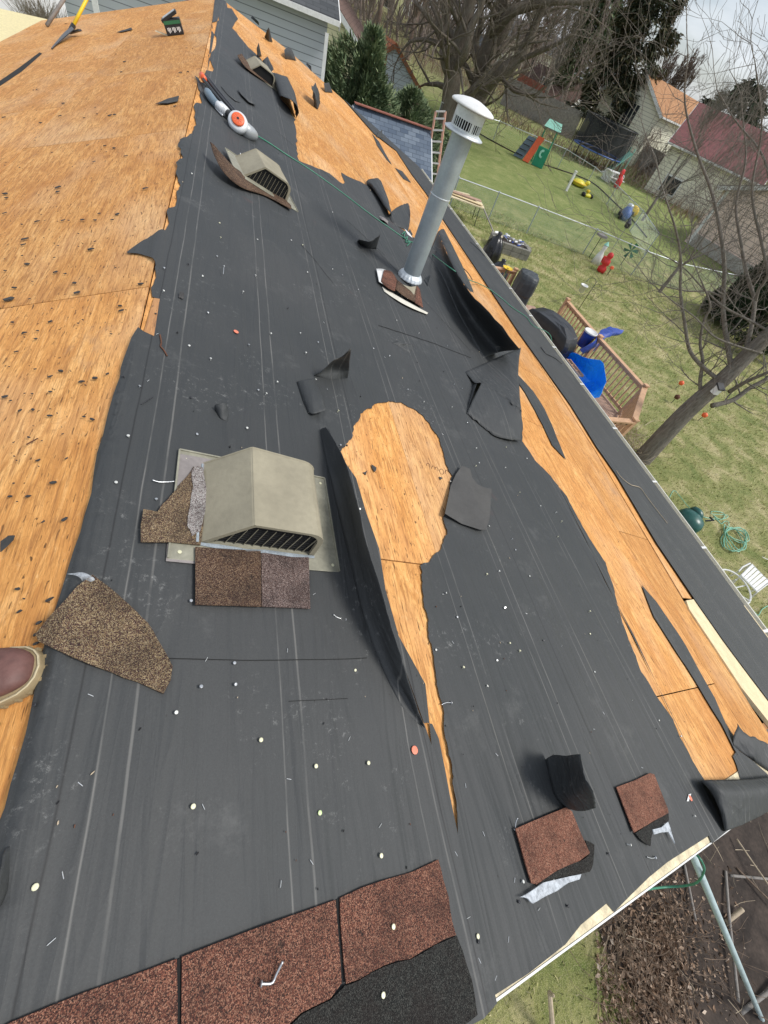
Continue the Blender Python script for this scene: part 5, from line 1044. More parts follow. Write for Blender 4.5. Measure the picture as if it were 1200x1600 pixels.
mb.build('petals', 'yellow', t); mb = MB(); mb.lathe([(0, 1.22), (.06, 1.21), (.07, 1.18)], 12, Matrix.Translation((pf.x, pf.y, 0))); mb.build('centre', 'rust', t); mb = MB(); mb.tube([(pf.x, pf.y, 0), (pf.x, pf.y, 1.18)], .012, 5); mb.build('stem', 'green_plastic', t)
tbm = Matrix.Translation((9.9, 20.8, 0)) @ Matrix.Rotation(rad(-12), 4, 'Z'); t = thing('folding_table', 'pale table on thin legs by the chain link fence', 'table', mat=tbm)
mb = MB(); mb.box(tbm @ Vector((0, 0, .74)), (2.3, .95, .04), tbm.to_3x3()); mb.build('table_top', 'pine_white', t)
for sx in (-1, 1):
    for sy in (-1, 1): mb = MB(); mb.tube([tbm @ Vector((sx * .95, sy * .38, .73)), tbm @ Vector((sx * 1.0, sy * .42, 0))], .016, 6); mb.build('leg', 'dark_steel', t)
for i, (x, y, r_, L_n, w_, mt) in enumerate(((-.2, .1, .15, 2.0, .28, 'pine_white'), (.1, -.2, -.1, 1.9, .2, 'pine'), (-.3, .25, .35, 1.7, .12, 'pine_white'), (.25, 0, .02, 1.5, .3, 'cedar_floor'))):
    mb = MB(); mb.box(tbm @ Vector((x, y, .78 + i * .03)), (L_n, w_, .025), (tbm @ Matrix.Rotation(r_, 4, 'Z')).to_3x3()); mb.build('board', mt, None, ['widest pale board at the bottom of the stack on the table', 'yellowish board on the table', 'narrow crooked white board on the table', 'reddish board on top of the table stack'][i], 'board', 'boards on the pale table')
mb = MB(); mb.bar(tbm @ Vector((1.1, -.2, .75)), tbm @ Vector((2.0, -.8, .02)), .09, .03); mb.build('board', 'grey_wood', None, 'grey board leaning from the lawn against the table end', 'board')
mb = MB(); mb.smooth = True; mb.lathe([(.38, 0), (.40, .02), (.40, .05), (.36, .05), (.36, .02), (.38, 0)], 26, Matrix.Translation((9.2, 19.3, .01))); mb.build('hoop', 'dark_steel', None, 'thin dark ring lying on the ground below the table', 'ring')
# ---- chain link fences
def chainlink(tops, label, h=1.15, pitch=.075, mat='galvanised', name='chain_link_fence'):
    P_ = [G(*t, h) for t in tops]; P_ = [Vector((p.x, p.y, TZ(p.x, p.y))) for p in P_]; t = thing(name, label, 'fence', P_[0]); up = Vector((0, 0, 1))
    for p in P_: mb = MB(); mb.tube([p, p + up * (h + .03)], .028, 7); mb.lathe([(.034, h), (.034, h + .04), (0, h + .07)], 8, Matrix.Translation(p)); mb.build('post', mat, t)
    for a, b in zip(P_, P_[1:]):
        mb = MB(); mb.tube([a + up * h, b + up * h], .022, 7); mb.build('top_rail', 'galv_light', t)
        L = (b - a).length; d_ = (b - a) / L; n_ = int(L / pitch); mb = MB(); vs = []; fs = []; r_ = .0016 + .00022 * a.length ** .5
        for s in (1, -1):
            x = -h
            while x < L + h:
                x0, z0_ = x, 0.0; x1, z1_ = x + h, h
                if s < 0: z0_, z1_ = h, 0.0
                f0 = max(0, (0 - x0) / h); f1 = min(1, (L - x0) / h)
                if f1 > f0:
                    A = a + d_ * (x0 + h * f0) + up * (z0_ + (z1_ - z0_) * f0); B = a + d_ * (x0 + h * f1) + up * (z0_ + (z1_ - z0_) * f1); k = len(vs); pn = d_.cross(up) * r_ * s; w_ = up * r_
                    vs += [A + pn, A - pn + w_, A - pn - w_, B + pn, B - pn + w_, B - pn - w_]; fs += [(k, k + 1, k + 4, k + 3), (k + 1, k + 2, k + 5, k + 4), (k + 2, k, k + 3, k + 5)]
                x += pitch
        mb.add(vs, fs); mb.build('wire_mesh', 'galvanised', t)
    return t
chainlink([(717, 278), (780, 301), (842, 324), (933, 359), (1012, 393), (1065, 412), (1165, 433)], 'nearer chain link fence crossing the lawn below the garden ornaments')
chainlink([(690, 160), (738, 178), (781, 190), (836, 213), (885, 234), (930, 262), (965, 290), (1005, 330), (1030, 365)], 'farther chain link fence along the end of the lawn', pitch=.14)
hose('lawn_edging', [Vector((p.x, p.y, p.z + .05)) for p in [G(*q) for q in ((740, 205), (781, 228), (830, 252), (870, 265), (905, 277), (930, 290), (960, 318), (985, 342), (1010, 372))]], .035, 'soil', 'dark edging line between the lawn and the far chain link fence', 4, 'edging')
def plankfence(A, B, h, mat, label, w_=.14, name='wooden_fence'):
    A = Vector((A[0], A[1], TZ(*A[:2]))); B = Vector((B[0], B[1], TZ(*B[:2]))); L = (B - A).length; d_ = (B - A) / L; t = thing(name, label, 'fence', A); mb = MB(); x = 0
    while x < L: mb.box(A + d_ * (x + w_ / 2) + Vector((0, 0, h / 2 + random.uniform(-.02, .02))), (w_ - .012, .02, h), Matrix((d_, Vector((0, 0, 1)).cross(d_), Vector((0, 0, 1)))).transposed()); x += w_
    mb.build('planks', mat, t)
    for z in (.3, h - .3): mb = MB(); mb.bar(A + Vector((0, .05, z)), B + Vector((0, .05, z)), .04, .09); mb.build('rail', mat, t)
plankfence(PD(782, 160, 60), PD(895, 210, 58), 2.0, 'grey_wood', 'weathered grey plank fence behind the far chain link fence'); plankfence(PD(806, 130, 72), PD(850, 158, 70), 1.7, 'red_wood', 'reddish plank fence beyond the grey plank fence')
plankfence(PD(1100, 262, 62), PD(1150, 282, 58), 1.8, 'grey_wood', 'grey plank fence below the dark red roof'); plankfence(PD(1150, 285, 56), PD(1170, 270, 60), 1.6, 'red_wood', 'red-brown plank panel at the corner of the cream house')
plankfence(PD(996, 225, 60), PD(1052, 262, 57), 1.8, 'grey_wood', 'grey plank fence right of the trampoline')
# ================================================================== TREES
def grow(mb, p, d_, L, r, depth, rng, up=.15, nk=3, spread=.7, minr=.004, kink=.16):
    seg = 4 if depth > 1 else 3; pts = [p.copy()]; rs = [r]; q = p.copy(); dd = d_.normalized(); ds = []
    for i in range(seg):
        dd = (dd + Vector((rng.gauss(0, kink), rng.gauss(0, kink), rng.gauss(0, kink) + up * .3))).normalized(); q = q + dd * L / seg; pts.append(q.copy()); rs.append(max(r * (1 - .62 * (i + 1) / seg), minr)); ds.append(dd.copy())
    mb.tube(pts, rs, 6 if r > .06 else 4 if r > .015 else 3, caps=False)
    if depth <= 0: return
    n = nk + (1 if rng.random() < .4 else 0)
    for i in range(n):
        k = rng.randint(1, seg) if i else seg; a = ds[k - 1]; s = Vector((rng.gauss(0, 1), rng.gauss(0, 1), rng.gauss(0, .7))); s = (s - a * s.dot(a)).normalized()
        grow(mb, pts[k], (a + s * spread * rng.uniform(.6, 1.3) + Vector((0, 0, up))), L * rng.uniform(.55, .8), rs[k] * rng.uniform(.6, .85), depth - 1, rng, up, nk, spread, minr, kink)
def bare_tree(base, H, r, label, seed, depth=5, stems=3, mat='bark', group=None, lean=(0, 0), minr=.006, nk=3, trunk_h=.22, spread=.7, up=.18, name='bare_tree'):
    rng = random.Random(seed); t = thing(name, label, 'tree', base, group=group); p = Vector(base); p.z = TZ(p.x, p.y) - .1; th = H * trunk_h
    mb = MB(); mb.smooth = True; e = p + Vector((lean[0] * th, lean[1] * th, th)); mb.tube([p, p + (e - p) * .08, p + (e - p) * .5, e], [r * 1.5, r * 1.08, r * .95, r * .85], 10); mb.build('trunk', mat, t)
    mb = MB(); mb.smooth = True
    for s in range(stems):
        a = 2 * math.pi * (s + rng.random() * .6) / stems; d_ = Vector((math.cos(a) * .5 + lean[0], math.sin(a) * .5 + lean[1], 1)); grow(mb, e - Vector((0, 0, th * .1)), d_, H * .33, r * .62, depth, rng, up, nk, spread, minr)
    mb.build('crown', mat, t); return t
BG = 'bare trees beyond the lawn'
b1 = G(697, 172); b2 = G(748, 168)
bare_tree(PD(640, 70, 62), 14, .25, 'bare brown tree above the white shed with the orange roof', 8, 5, 4, 'bark_brown', BG, minr=.018)
bare_tree(PD(590, 40, 70), 15, .25, 'bare brown tree at the left end of the background trees', 9, 5, 4, 'bark_brown', BG, minr=.018)
bare_tree(PD(820, 110, 78), 17, .3, 'bare brown tree beyond the reddish plank fence', 10, 5, 5, 'bark_brown', BG, minr=.02)
bare_tree(PD(860, 130, 66), 14, .22, 'slim bare tree behind the climber', 11, 5, 4, 'bark_grey', BG, minr=.016)
bare_tree(PD(770, 90, 90), 19, .3, 'far bare tree between the big pair and the reddish fence', 12, 5, 5, 'bark_brown', BG, minr=.024)
bare_tree(PD(690, 60, 88), 18, .3, 'far bare tree seen through the big pair', 13, 5, 5, 'bark_brown', BG, minr=.024)
bare_tree(PD(1035, 150, 84), 8, .2, 'reddish bare tree behind the tan roofed house', 14, 5, 6, 'bark_brown', BG, minr=.022, up=.4, spread=.45)
bare_tree(PD(1040, 290, 40), 7.5, .10, 'thin bare sapling in front of the cream house', 16, 5, 4, 'bark_grey', BG, minr=.006, up=.35, spread=.5)
bare_tree(PD(1075, 400, 27), 6.5, .09, 'thin bare sapling before the pink-brown building', 17, 5, 3, 'bark_grey', BG, minr=.005, up=.3, spread=.55)
bare_tree(PD(1010, 250, 52), 4.2, .06, 'low thicket tree right of the trampoline', 18, 4, 5, 'bark_brown', BG, minr=.010, trunk_h=.08)
bare_tree(PD(930, 120, 85), 12, .25, 'bare tree behind the tall spruce', 19, 5, 5, 'bark_brown', BG, minr=.02)
bare_tree(PD(540, 30, 60), 12, .2, 'bare tree beside the yellow gable', 20, 5, 4, 'bark_grey', BG, minr=.016)
# the near tree by the eave
nt_ = thing('bare_tree', 'nearest bare tree, its trunk leaning up from behind the gutter at the right edge', 'tree', G(1003, 717), group=BG); rng = random.Random(21)
def lim(pl): return [PD(x, y, dd) for x, y, dd in pl]
bb = G(1003, 717)
def limb(pl, r0, r1, name='branch', n=8, tw=True, L=1.1, dep=3, every=2, root=None, mr=.0028, mt='bark_grey'):
    pts = [Vector(q) for q in cat_rom([tuple(p) for p in pl], len(pl) * 4)]; k = len(pts); rs = [r0 + (r1 - r0) * i / (k - 1) for i in range(k)]; mb = MB(); mb.smooth = True; mb.tube(pts, rs, n)
    if tw:
        for i in range(3, k, every):
            a = (pts[i] - pts[i - 1]).normalized(); s = Vector((rng.gauss(0, 1), rng.gauss(0, 1), rng.gauss(0, 1) + .3)); s = (s - a * s.dot(a)).normalized(); grow(mb, pts[i], a * .5 + s, L * rng.uniform(.5, 1.3), max(rs[i] * .35, mr * 2), dep, rng, .12, 2, .65, mr, .14)
        grow(mb, pts[-1], pts[-1] - pts[-2], L * 1.2, r1, dep, rng, .1, 3, .6, mr)
    return mb.build(name, mt, root or nt_)
limb([bb + Vector((0, 0, -.1))] + [bb + Vector((0, 0, .05))] + lim([(1045, 672, 11.3), (1075, 641, 11.35), (1105, 614, 11.4), (1135, 588, 11.5), (1165, 558, 11.6), (1200, 524, 11.7), (1255, 470, 11.9)]), .24, .12, 'trunk', 14, False)
mb = MB(); mb.smooth = True
limb(lim([(1096, 622, 11.4), (1094, 595, 11.3), (1098, 565, 11.2), (1094, 535, 11.1), (1100, 500, 11.0), (1110, 478, 10.9), (1096, 440, 10.7)]), .045, .012)
limb(lim([(1128, 597, 11.5), (1100, 575, 11.2), (1078, 548, 11.0), (1070, 505, 10.8), (1063, 455, 10.6), (1064, 405, 10.5), (1056, 360, 10.3), (1040, 310, 10.1)]), .045, .012)
limb(lim([(1143, 577, 11.5), (1137, 540, 11.5), (1131, 500, 11.5), (1130, 465, 11.5), (1132, 420, 11.4), (1126, 365, 11.4), (1112, 300, 11.3), (1088, 235, 11.2), (1070, 160, 11.1), (1075, 90, 11)]), .05, .010, L=1.0)
limb(lim([(1162, 560, 11.6), (1172, 520, 11.8), (1178, 485, 12), (1178, 465, 12.1), (1166, 425, 12.2), (1158, 380, 12.3), (1150, 320, 12.5), (1165, 250, 12.6), (1160, 180, 12.8)]), .045, .010, L=1.0)
limb(lim([(1112, 634, 11.4), (1145, 625, 11.7), (1172, 606, 11.9), (1200, 590, 12.1), (1230, 560, 12.3)]), .06, .03)
limb(lim([(1140, 612, 11.4), (1165, 597, 11.2), (1205, 580, 11.0)]), .05, .03); limb(lim([(1200, 517, 11.7), (1170, 500, 11.5), (1132, 480, 11.3), (1100, 452, 11), (1070, 420, 10.8), (1040, 400, 10.6)]), .025, .008)
limb(lim([(1190, 552, 11.6), (1150, 540, 11.2), (1115, 525, 10.8), (1085, 495, 10.5), (1050, 470, 10.2), (1015, 440, 10)]), .022, .007, L=.8, dep=2); limb(lim([(1180, 475, 12.1), (1186, 450, 12), (1200, 430, 11.9), (1190, 380, 11.9), (1175, 300, 11.8), (1190, 200, 11.7), (1180, 100, 11.7)]), .03, .008, L=1.0)
limb(lim([(1230, 500, 11.8), (1215, 400, 11.9), (1205, 300, 12), (1190, 240, 12.1), (1150, 190, 12.3), (1120, 140, 12.4)]), .035, .008, L=1.0); limb(lim([(1255, 470, 11.9), (1250, 300, 12), (1225, 200, 12.2), (1215, 60, 12.4)]), .05, .012, L=1.1)
limb(lim([(1130, 465, 11.5), (1105, 455, 11.3), (1075, 455, 11), (1040, 448, 10.8), (1010, 440, 10.6)]), .018, .006, L=.7, dep=2)
pk = lim([(1108, 612, 11.2)])[0]; 
t = thing('bird_figure', 'small black and white birdhouse fixed in the fork of the nearest tree', 'birdhouse', pk); mb = MB(); mb.box(pk + Vector((0, -.1, .12)), (.14, .12, .16)); mb.build('box', 'white_plastic', t); mb = MB(); mb.box(pk + Vector((0, -.1, .21)), (.2, .18, .03), Matrix.Rotation(.4, 3, 'X')); mb.build('roof', 'black_plastic', t)
def bigtree(label, base, limbs):
    r_ = thing('bare_tree', label, 'tree', base, group=BG)
    for i, (pl, r0, r1, L) in enumerate(limbs): limb([PD(*q) for q in pl] if i else [Vector((base.x, base.y, TZ(base.x, base.y) - .2))] + [PD(*q) for q in pl], r0, r1, 'branch' if i else 'trunk', 12, True, L, 4, 2, r_, .012, 'bark')
bigtree('heavy bare tree rising behind the flue cap, left of the two thick ones', PD(700, 185, 41), [
    ([(703, 165, 41), (706, 130, 41), (711, 90, 41), (722, 45, 41), (738, -10, 41), (750, -60, 41)], .75, .3, 3.4), ([(706, 125, 41), (694, 95, 41), (690, 60, 42), (672, 30, 42), (650, 5, 43)], .32, .1, 3),
    ([(708, 110, 41), (728, 80, 40), (735, 45, 40), (752, 10, 40), (760, -30, 40)], .36, .12, 3), ([(690, 70, 42), (664, 62, 42), (640, 66, 42), (625, 85, 42)], .16, .05, 2.4), ([(711, 90, 41), (690, 65, 40), (700, 30, 40), (690, -10, 40)], .22, .08, 3)])
bigtree('thickest bare tree with dark forking trunks behind the flue cap, right of the two', PD(742, 180, 44), [
    ([(745, 158, 44), (752, 120, 44), (763, 75, 44), (780, 25, 44), (795, -30, 44)], .85, .4, 3.4), ([(748, 150, 44), (775, 118, 43), (806, 96, 43), (826, 62, 43), (842, 25, 43), (862, -20, 43)], .55, .2, 3.4),
    ([(772, 55, 44), (798, 20, 43), (826, 10, 43), (850, 4, 42), (885, 2, 42)], .36, .14, 3), ([(756, 105, 44), (742, 70, 45), (752, 30, 45), (745, -20, 45)], .36, .14, 3), ([(806, 96, 43), (845, 80, 42), (885, 60, 41), (915, 30, 41), (930, -10, 41)], .16, .06, 2.6),
    ([(775, 118, 43), (800, 135, 42), (830, 150, 41), (858, 152, 40)], .10, .04, 2), ([(763, 75, 44), (785, 55, 44), (805, 20, 45), (815, -20, 45)], .3, .12, 3)])
# the brown wood on the far hillside: nobody could count its stems
fw_ = MB(); rng3 = random.Random(77)
for i in range(95):
    az_ = rad(rng3.uniform(6, 33)); dd = rng3.uniform(68, 125); p_ = Vector((CAM[0] + dd * math.sin(az_), dd * math.cos(az_), 0)); p_.z = TZ(p_.x, p_.y) - .2
    H_ = rng3.uniform(5, 11)
    for k_ in range(3): grow(fw_, p_ + Vector((rng3.uniform(-1, 1), rng3.uniform(-1, 1), 0)), Vector((rng3.gauss(0, .25), rng3.gauss(0, .25), 1)), H_ * .45, rng3.uniform(.08, .2), 4, rng3, .25, 2, .5, .022)
fw_.build('far_wood', 'bark_wood', None, 'brown mass of bare trees and brush on the far hillside', 'wood', kind='stuff')
fw_ = MB()
for i in range(26000):
    az_ = rad(rng3.uniform(8, 56)); dd = rng3.uniform(46, 100); 
    if noise.noise(Vector((math.sin(az_) * dd * .09, math.cos(az_) * dd * .09, 0))) < .02: continue
    p_ = Vector((CAM[0] + dd * math.sin(az_), dd * math.cos(az_), 0)); p_.z = TZ(p_.x, p_.y); h_ = rng3.uniform(.2, 1.5); a_ = Vector((rng3.gauss(0, .5), rng3.gauss(0, .5), 1)).normalized() * h_; w_ = Vector((.5, -.5, 0)).normalized() * .02
    k_ = len(fw_.v); fw_.v += [tuple(p_ - w_), tuple(p_ + w_), tuple(p_ + a_)]; fw_.f.append((k_, k_ + 1, k_ + 2))
fw_.build('undergrowth', 'leaf_litter', None, 'dead brown undergrowth below the far bare trees', 'undergrowth', kind='stuff')
# evergreens made of many small sprays
def sprays(pos, dirs, size, mb, rng, droop=.25, wid=.34):
    for p, d_ in zip(pos, dirs):
        d_ = Vector(d_); s = size * rng.uniform(.6, 1.3); x = d_.cross(Vector((rng.gauss(0, .4), rng.gauss(0, .4), 1))); x = x.normalized() if x.length > .01 else Vector((1, 0, 0)); p = Vector(p); k = len(mb.v); m_ = p + d_ * s * .55 + Vector((0, 0, -droop * s * .2)); e = p + d_ * s + Vector((0, 0, -droop * s))
        mb.v += [tuple(p - x * s * wid * .2), tuple(p + x * s * wid * .2), tuple(m_ + x * s * wid * .5), tuple(e), tuple(m_ - x * s * wid * .5)]; mb.f += [(k, k + 1, k + 2, k + 3, k + 4)]
def conifer(base, H, R, label, n, size, seed, mat='needle', group='evergreens', low=.08, ex=.85, name='evergreen_tree', lump=.35, droop=.25, tiers=0):
    rng = random.Random(seed); p = Vector(base); p.z = TZ(p.x, p.y); t = thing(name, label, 'tree', p, group=group); mb = MB(); mb.smooth = True; mb.tube([p, p + Vector((0, 0, H * .95))], [R * .06 + .04, .02], 8)
    for _ in range(26):
        a = rng.uniform(0, 6.28); z = rng.uniform(low, .9); rr = R * (1 - z) ** ex; mb.tube([p + Vector((0, 0, z * H)), p + Vector((rr * .9 * math.cos(a), rr * .9 * math.sin(a), z * H + rr * .15))], [.03, .008], 4)
    mb.build('trunk', 'bark_brown', t); mb = MB(); P_ = []; D_ = []
    off = Vector((seed * 3.1, seed * 1.7, 0))
    while len(P_) < n:
        z = 1 - (rng.random() ** .62) ; z = low + (1 - low) * z; a = rng.uniform(0, 2 * math.pi); env = R * (1 - z) ** ex * (1 + lump * noise.noise(Vector((math.cos(a) * 1.6, math.sin(a) * 1.6, z * H / R * 1.1)) + off) * 1.6)
        if tiers: env *= .72 + .4 * ((z * tiers + .25 * noise.noise(Vector((a, 0, 0)) + off)) % 1)
        f = rng.uniform(.45, 1) ** .5; q = Vector((env * f * math.cos(a), env * f * math.sin(a), z * H))
        if noise.noise(q * (1.6 / size * .16) + off) < -.18: continue
        P_.append(p + q); D_.append(Vector((math.cos(a) + rng.gauss(0, .45), math.sin(a) + rng.gauss(0, .45), rng.gauss(.15, .4))).normalized())
    sprays(P_, D_, size, mb, rng, droop); mb.build('crown', mat, t); return t
jb = PD(568, 150, 24); conifer(jb, ZH(548, 42, jb) + .2, 2.3, 'big bushy juniper between the grey sided house and the white shed', 34000, .19, 4, 'needle', ex=.62, lump=1.1, name='juniper', droop=-.5)
jb = PD(640, 170, 25.5); conifer(jb, ZH(640, 135, jb), 2.3, 'lower juniper right of the big one behind the blue shingled roof', 20000, .17, 5, 'needle', ex=.6, lump=.8, name='juniper', droop=-.4)
jb = PD(690, 185, 30); conifer(jb, 1.7, 1.5, 'small round juniper left of the ladder', 7000, .2, 25, 'needle', ex=.5, lump=.3, name='juniper', droop=-.1)
sb = PD(925, 205, 62); conifer(sb, 19, 3.9, 'tall dark spruce behind the trampoline', 24000, .5, 6, 'needle_dark', ex=.8, lump=.35, name='spruce', droop=.35, tiers=9)
sb = PD(1140, 190, 88); conifer(sb, ZH(1140, 112, sb) - TZ(sb.x, sb.y), 6.5, 'far dark spruce beside the dark red roof', 9000, .9, 7, 'needle_deep', ex=.6, lump=.5, name='spruce', droop=.3, tiers=6)
sb = PD(893, 120, 82); conifer(sb, 17, 2.6, 'narrow yellow-green conifer left of the tall spruce', 7000, .7, 8, 'needle', ex=.5, lump=.3, name='conifer')
for i, (x, y, dd, h, r_, L) in enumerate(((1135, 468, 31, 2.6, 1.2, 'lowest dark arborvitae in front of the pink-brown building'), (1165, 462, 31.5, 4.2, 1.5, 'middle dark arborvitae in front of the pink-brown building'), (1196, 480, 29, 4.6, 1.6, 'rightmost dark arborvitae at the right edge'))):
    conifer(PD(x, y + 20, dd - 3), h, r_, L, 11000, .17, 40 + i, 'needle_deep', ex=.45, lump=.25, name='arborvitae', droop=-.4)
# ================================================================== HOUSES
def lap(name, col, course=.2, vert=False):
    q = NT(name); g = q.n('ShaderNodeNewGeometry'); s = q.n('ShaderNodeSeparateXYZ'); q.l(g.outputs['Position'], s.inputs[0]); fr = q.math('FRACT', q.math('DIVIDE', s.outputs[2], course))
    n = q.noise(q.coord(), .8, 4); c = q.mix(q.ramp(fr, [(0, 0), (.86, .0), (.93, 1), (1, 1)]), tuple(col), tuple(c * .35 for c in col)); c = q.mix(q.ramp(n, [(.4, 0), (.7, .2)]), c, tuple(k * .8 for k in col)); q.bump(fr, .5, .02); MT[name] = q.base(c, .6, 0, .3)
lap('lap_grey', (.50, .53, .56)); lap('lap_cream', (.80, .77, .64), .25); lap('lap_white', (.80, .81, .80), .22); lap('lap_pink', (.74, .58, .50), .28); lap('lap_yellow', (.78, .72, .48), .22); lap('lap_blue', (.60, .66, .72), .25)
def gable_house(name, label, P1, P2, hw, drop, base_z, wall, roof, ov=.35, windows=(), trim='white_metal', cat='house', louver=None):
    P1 = Vector(P1); P2 = Vector(P2); P2.z = P1.z; d_ = (P2 - P1).normalized(); s = Vector((0, 0, 1)).cross(d_); c = (P1 + P2) / 2; t = thing(name, label, cat, (c.x, c.y, base_z)); ez = P1.z - drop; mb = MB()
    k0 = P1 + d_ * ov; k1 = P2 - d_ * ov; hwi = hw - ov; ezi = P1.z - drop * hwi / hw - .06; A = []
    for q in (k0, k1): A += [Vector((*(q + s * hwi).xy, base_z)), Vector((*(q + s * hwi).xy, ezi)), Vector((q.x, q.y, P1.z - .06)), Vector((*(q - s * hwi).xy, ezi)), Vector((*(q - s * hwi).xy, base_z))]
    mb.add(A, [(0, 1, 2, 3, 4), (9, 8, 7, 6, 5), (0, 5, 6, 1), (3, 8, 9, 4)]); mb.build('wall', wall, t)
    for sg in (1, -1):
        e1 = P1 + s * hw * sg; e1.z = ez; e2 = P2 + s * hw * sg; e2.z = ez; L = (P2 - P1).length; W = (e1 - P1).length; up = Vector((0, 0, .1)); mb = MB()
        vs = [P1, P2, e2, e1, P1 + up, P2 + up, e2 + up, e1 + up]; uv_ = [(0, 0), (L, 0), (L, W), (0, W)] * 2
        mb.add(vs, [(0, 1, 2, 3) if sg > 0 else (3, 2, 1, 0), (7, 6, 5, 4) if sg > 0 else (4, 5, 6, 7)] + [(0, 4, 5, 1), (1, 5, 6, 2), (2, 6, 7, 3), (3, 7, 4, 0)], uv_); mb.build('roof', roof, t)
        mb = MB(); 
        for q, e in ((P1 - d_ * .03, e1 - d_ * .03), (P2 + d_ * .03, e2 + d_ * .03)): mb = MB(); mb.bar(q + Vector((0, 0, -.06)), e + Vector((0, 0, -.06)), .22, .04, d_); mb.build('rake_trim', trim, t)
        mb = MB(); mb.bar(e1 + s * sg * .06, e2 + s * sg * .06, .13, .13); mb.build('gutter', trim, t)
    for (end, off, z, w_, h_) in windows:                 # end: 0/1 gable at P1/P2, 2/3 long sides
        if end < 2: q = (k0 if end == 0 else k1) + s * off; nrm_ = -d_ if end == 0 else d_; ax_ = s
        else: sg = 1 if end == 2 else -1; q = c + s * hwi * sg + d_ * off; nrm_ = s * sg; ax_ = d_
        q = Vector((q.x, q.y, base_z + z)); Rm = Matrix((ax_, nrm_, Vector((0, 0, 1)))).transposed(); mb = MB(); mb.box(q + nrm_ * .02, (w_ + .2, .08, h_ + .2), Rm); f = mb.build('window', trim, t); mb = MB(); mb.box(q + nrm_ * .065, (w_, .02, h_), Rm); mb.build('pane', 'dark_glass', f)
    if louver:
        q = k0 + s * louver[0]; q.z = base_z + louver[1]; Rm = Matrix((s, -d_, Vector((0, 0, 1)))).transposed()
        for i in range(3): mb = MB(); mb.box(q + s * (i - 1) * .42 - d_ * .03, (.3, .06, 1.5), Rm); mb.build('louver', 'dark_glass', t)
    return t
cx = AY(513, 37, 22); xl = AY(101, 12, 22).x
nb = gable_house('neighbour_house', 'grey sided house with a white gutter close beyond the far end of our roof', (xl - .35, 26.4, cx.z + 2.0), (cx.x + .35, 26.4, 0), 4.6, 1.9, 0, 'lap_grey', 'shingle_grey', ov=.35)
mb = MB(); mb.box((cx.x - .05, 21.72, cx.z / 2 - .1), (.12, .06, cx.z - .2)); mb.build('corner_trim', 'white_metal', nb); xw = AY(150, 12, 21.7).x; mb = MB(); mb.box((xw, 21.68, cx.z / 2 - .1), (.16, .08, cx.z - .2)); mb.build('downspout', 'white_metal', nb)
yb = PD(506, -22, 34); gable_house('yellow_house', 'pale yellow gabled house with white trim behind the corner of the grey sided house', yb, yb + Vector((2.2, 10, 0)), 3.4, 2.2, 0, 'lap_yellow', 'shingle_brown', windows=((0, 1.3, 2.6, .7, 1),))
shd = gable_house('shed', 'low shed with blue-grey shingles just past the far corner of our roof', (4.28, 19.72, 2.6), (7.32, 19.72, 2.6), 1.9, 1.35, 0, 'lap_white', 'shingle_blue', ov=.1, cat='shed')
mb = MB(); mb.bar((4.28, 19.69, 2.72), (7.32, 19.69, 2.72), .26, .03); mb.build('ridge_cap', 'red_wood', shd)
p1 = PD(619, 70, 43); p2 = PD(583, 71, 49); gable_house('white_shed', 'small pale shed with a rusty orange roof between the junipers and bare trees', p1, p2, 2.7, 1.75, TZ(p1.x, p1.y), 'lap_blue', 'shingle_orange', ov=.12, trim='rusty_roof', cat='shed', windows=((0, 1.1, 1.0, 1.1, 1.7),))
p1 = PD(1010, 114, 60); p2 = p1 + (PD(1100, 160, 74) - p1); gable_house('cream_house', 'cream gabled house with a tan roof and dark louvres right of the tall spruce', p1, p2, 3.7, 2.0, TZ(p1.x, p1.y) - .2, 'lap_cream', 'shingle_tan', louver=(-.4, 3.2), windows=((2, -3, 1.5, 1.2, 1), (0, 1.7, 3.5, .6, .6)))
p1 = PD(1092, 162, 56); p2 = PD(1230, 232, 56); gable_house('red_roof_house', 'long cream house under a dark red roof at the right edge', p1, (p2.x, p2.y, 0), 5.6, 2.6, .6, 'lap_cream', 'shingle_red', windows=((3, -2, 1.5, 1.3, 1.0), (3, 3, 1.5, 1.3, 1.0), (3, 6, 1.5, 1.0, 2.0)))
a = G(1066, 377); b = G(1138, 424); d_ = (b - a); d_.z = 0; d_.normalize(); s = Vector((-d_.y, d_.x, 0)); s = s if s.dot(a - Vector(CAM)) > 0 else -s; tz = ZH(1120, 287, a); ap = a + d_ * 4.2; ap.z = tz + 1.5
gh = gable_house('pink_building', 'pink-brown sided building with white trim behind the near tree', ap, ap + s * 7, 4.5, 1.6, a.z - .1, 'lap_pink', 'shingle_brown', ov=.3, cat='house')
mb = MB(); e_ = a + d_ * .3 + s * .28; mb.box(Vector((e_.x, e_.y, a.z + .35)) + d_ * 4, (8.1, .06, .7), Matrix((d_, s, Vector((0, 0, 1)))).transposed()); mb.build('foundation', 'concrete', gh)
mb = MB(); mb.box(Vector((e_.x, e_.y, (a.z + tz) / 2)) - d_ * .0, (.2, .08, tz - a.z), Matrix((d_, s, Vector((0, 0, 1)))).transposed()); mb.build('corner_trim', 'white_metal', gh)
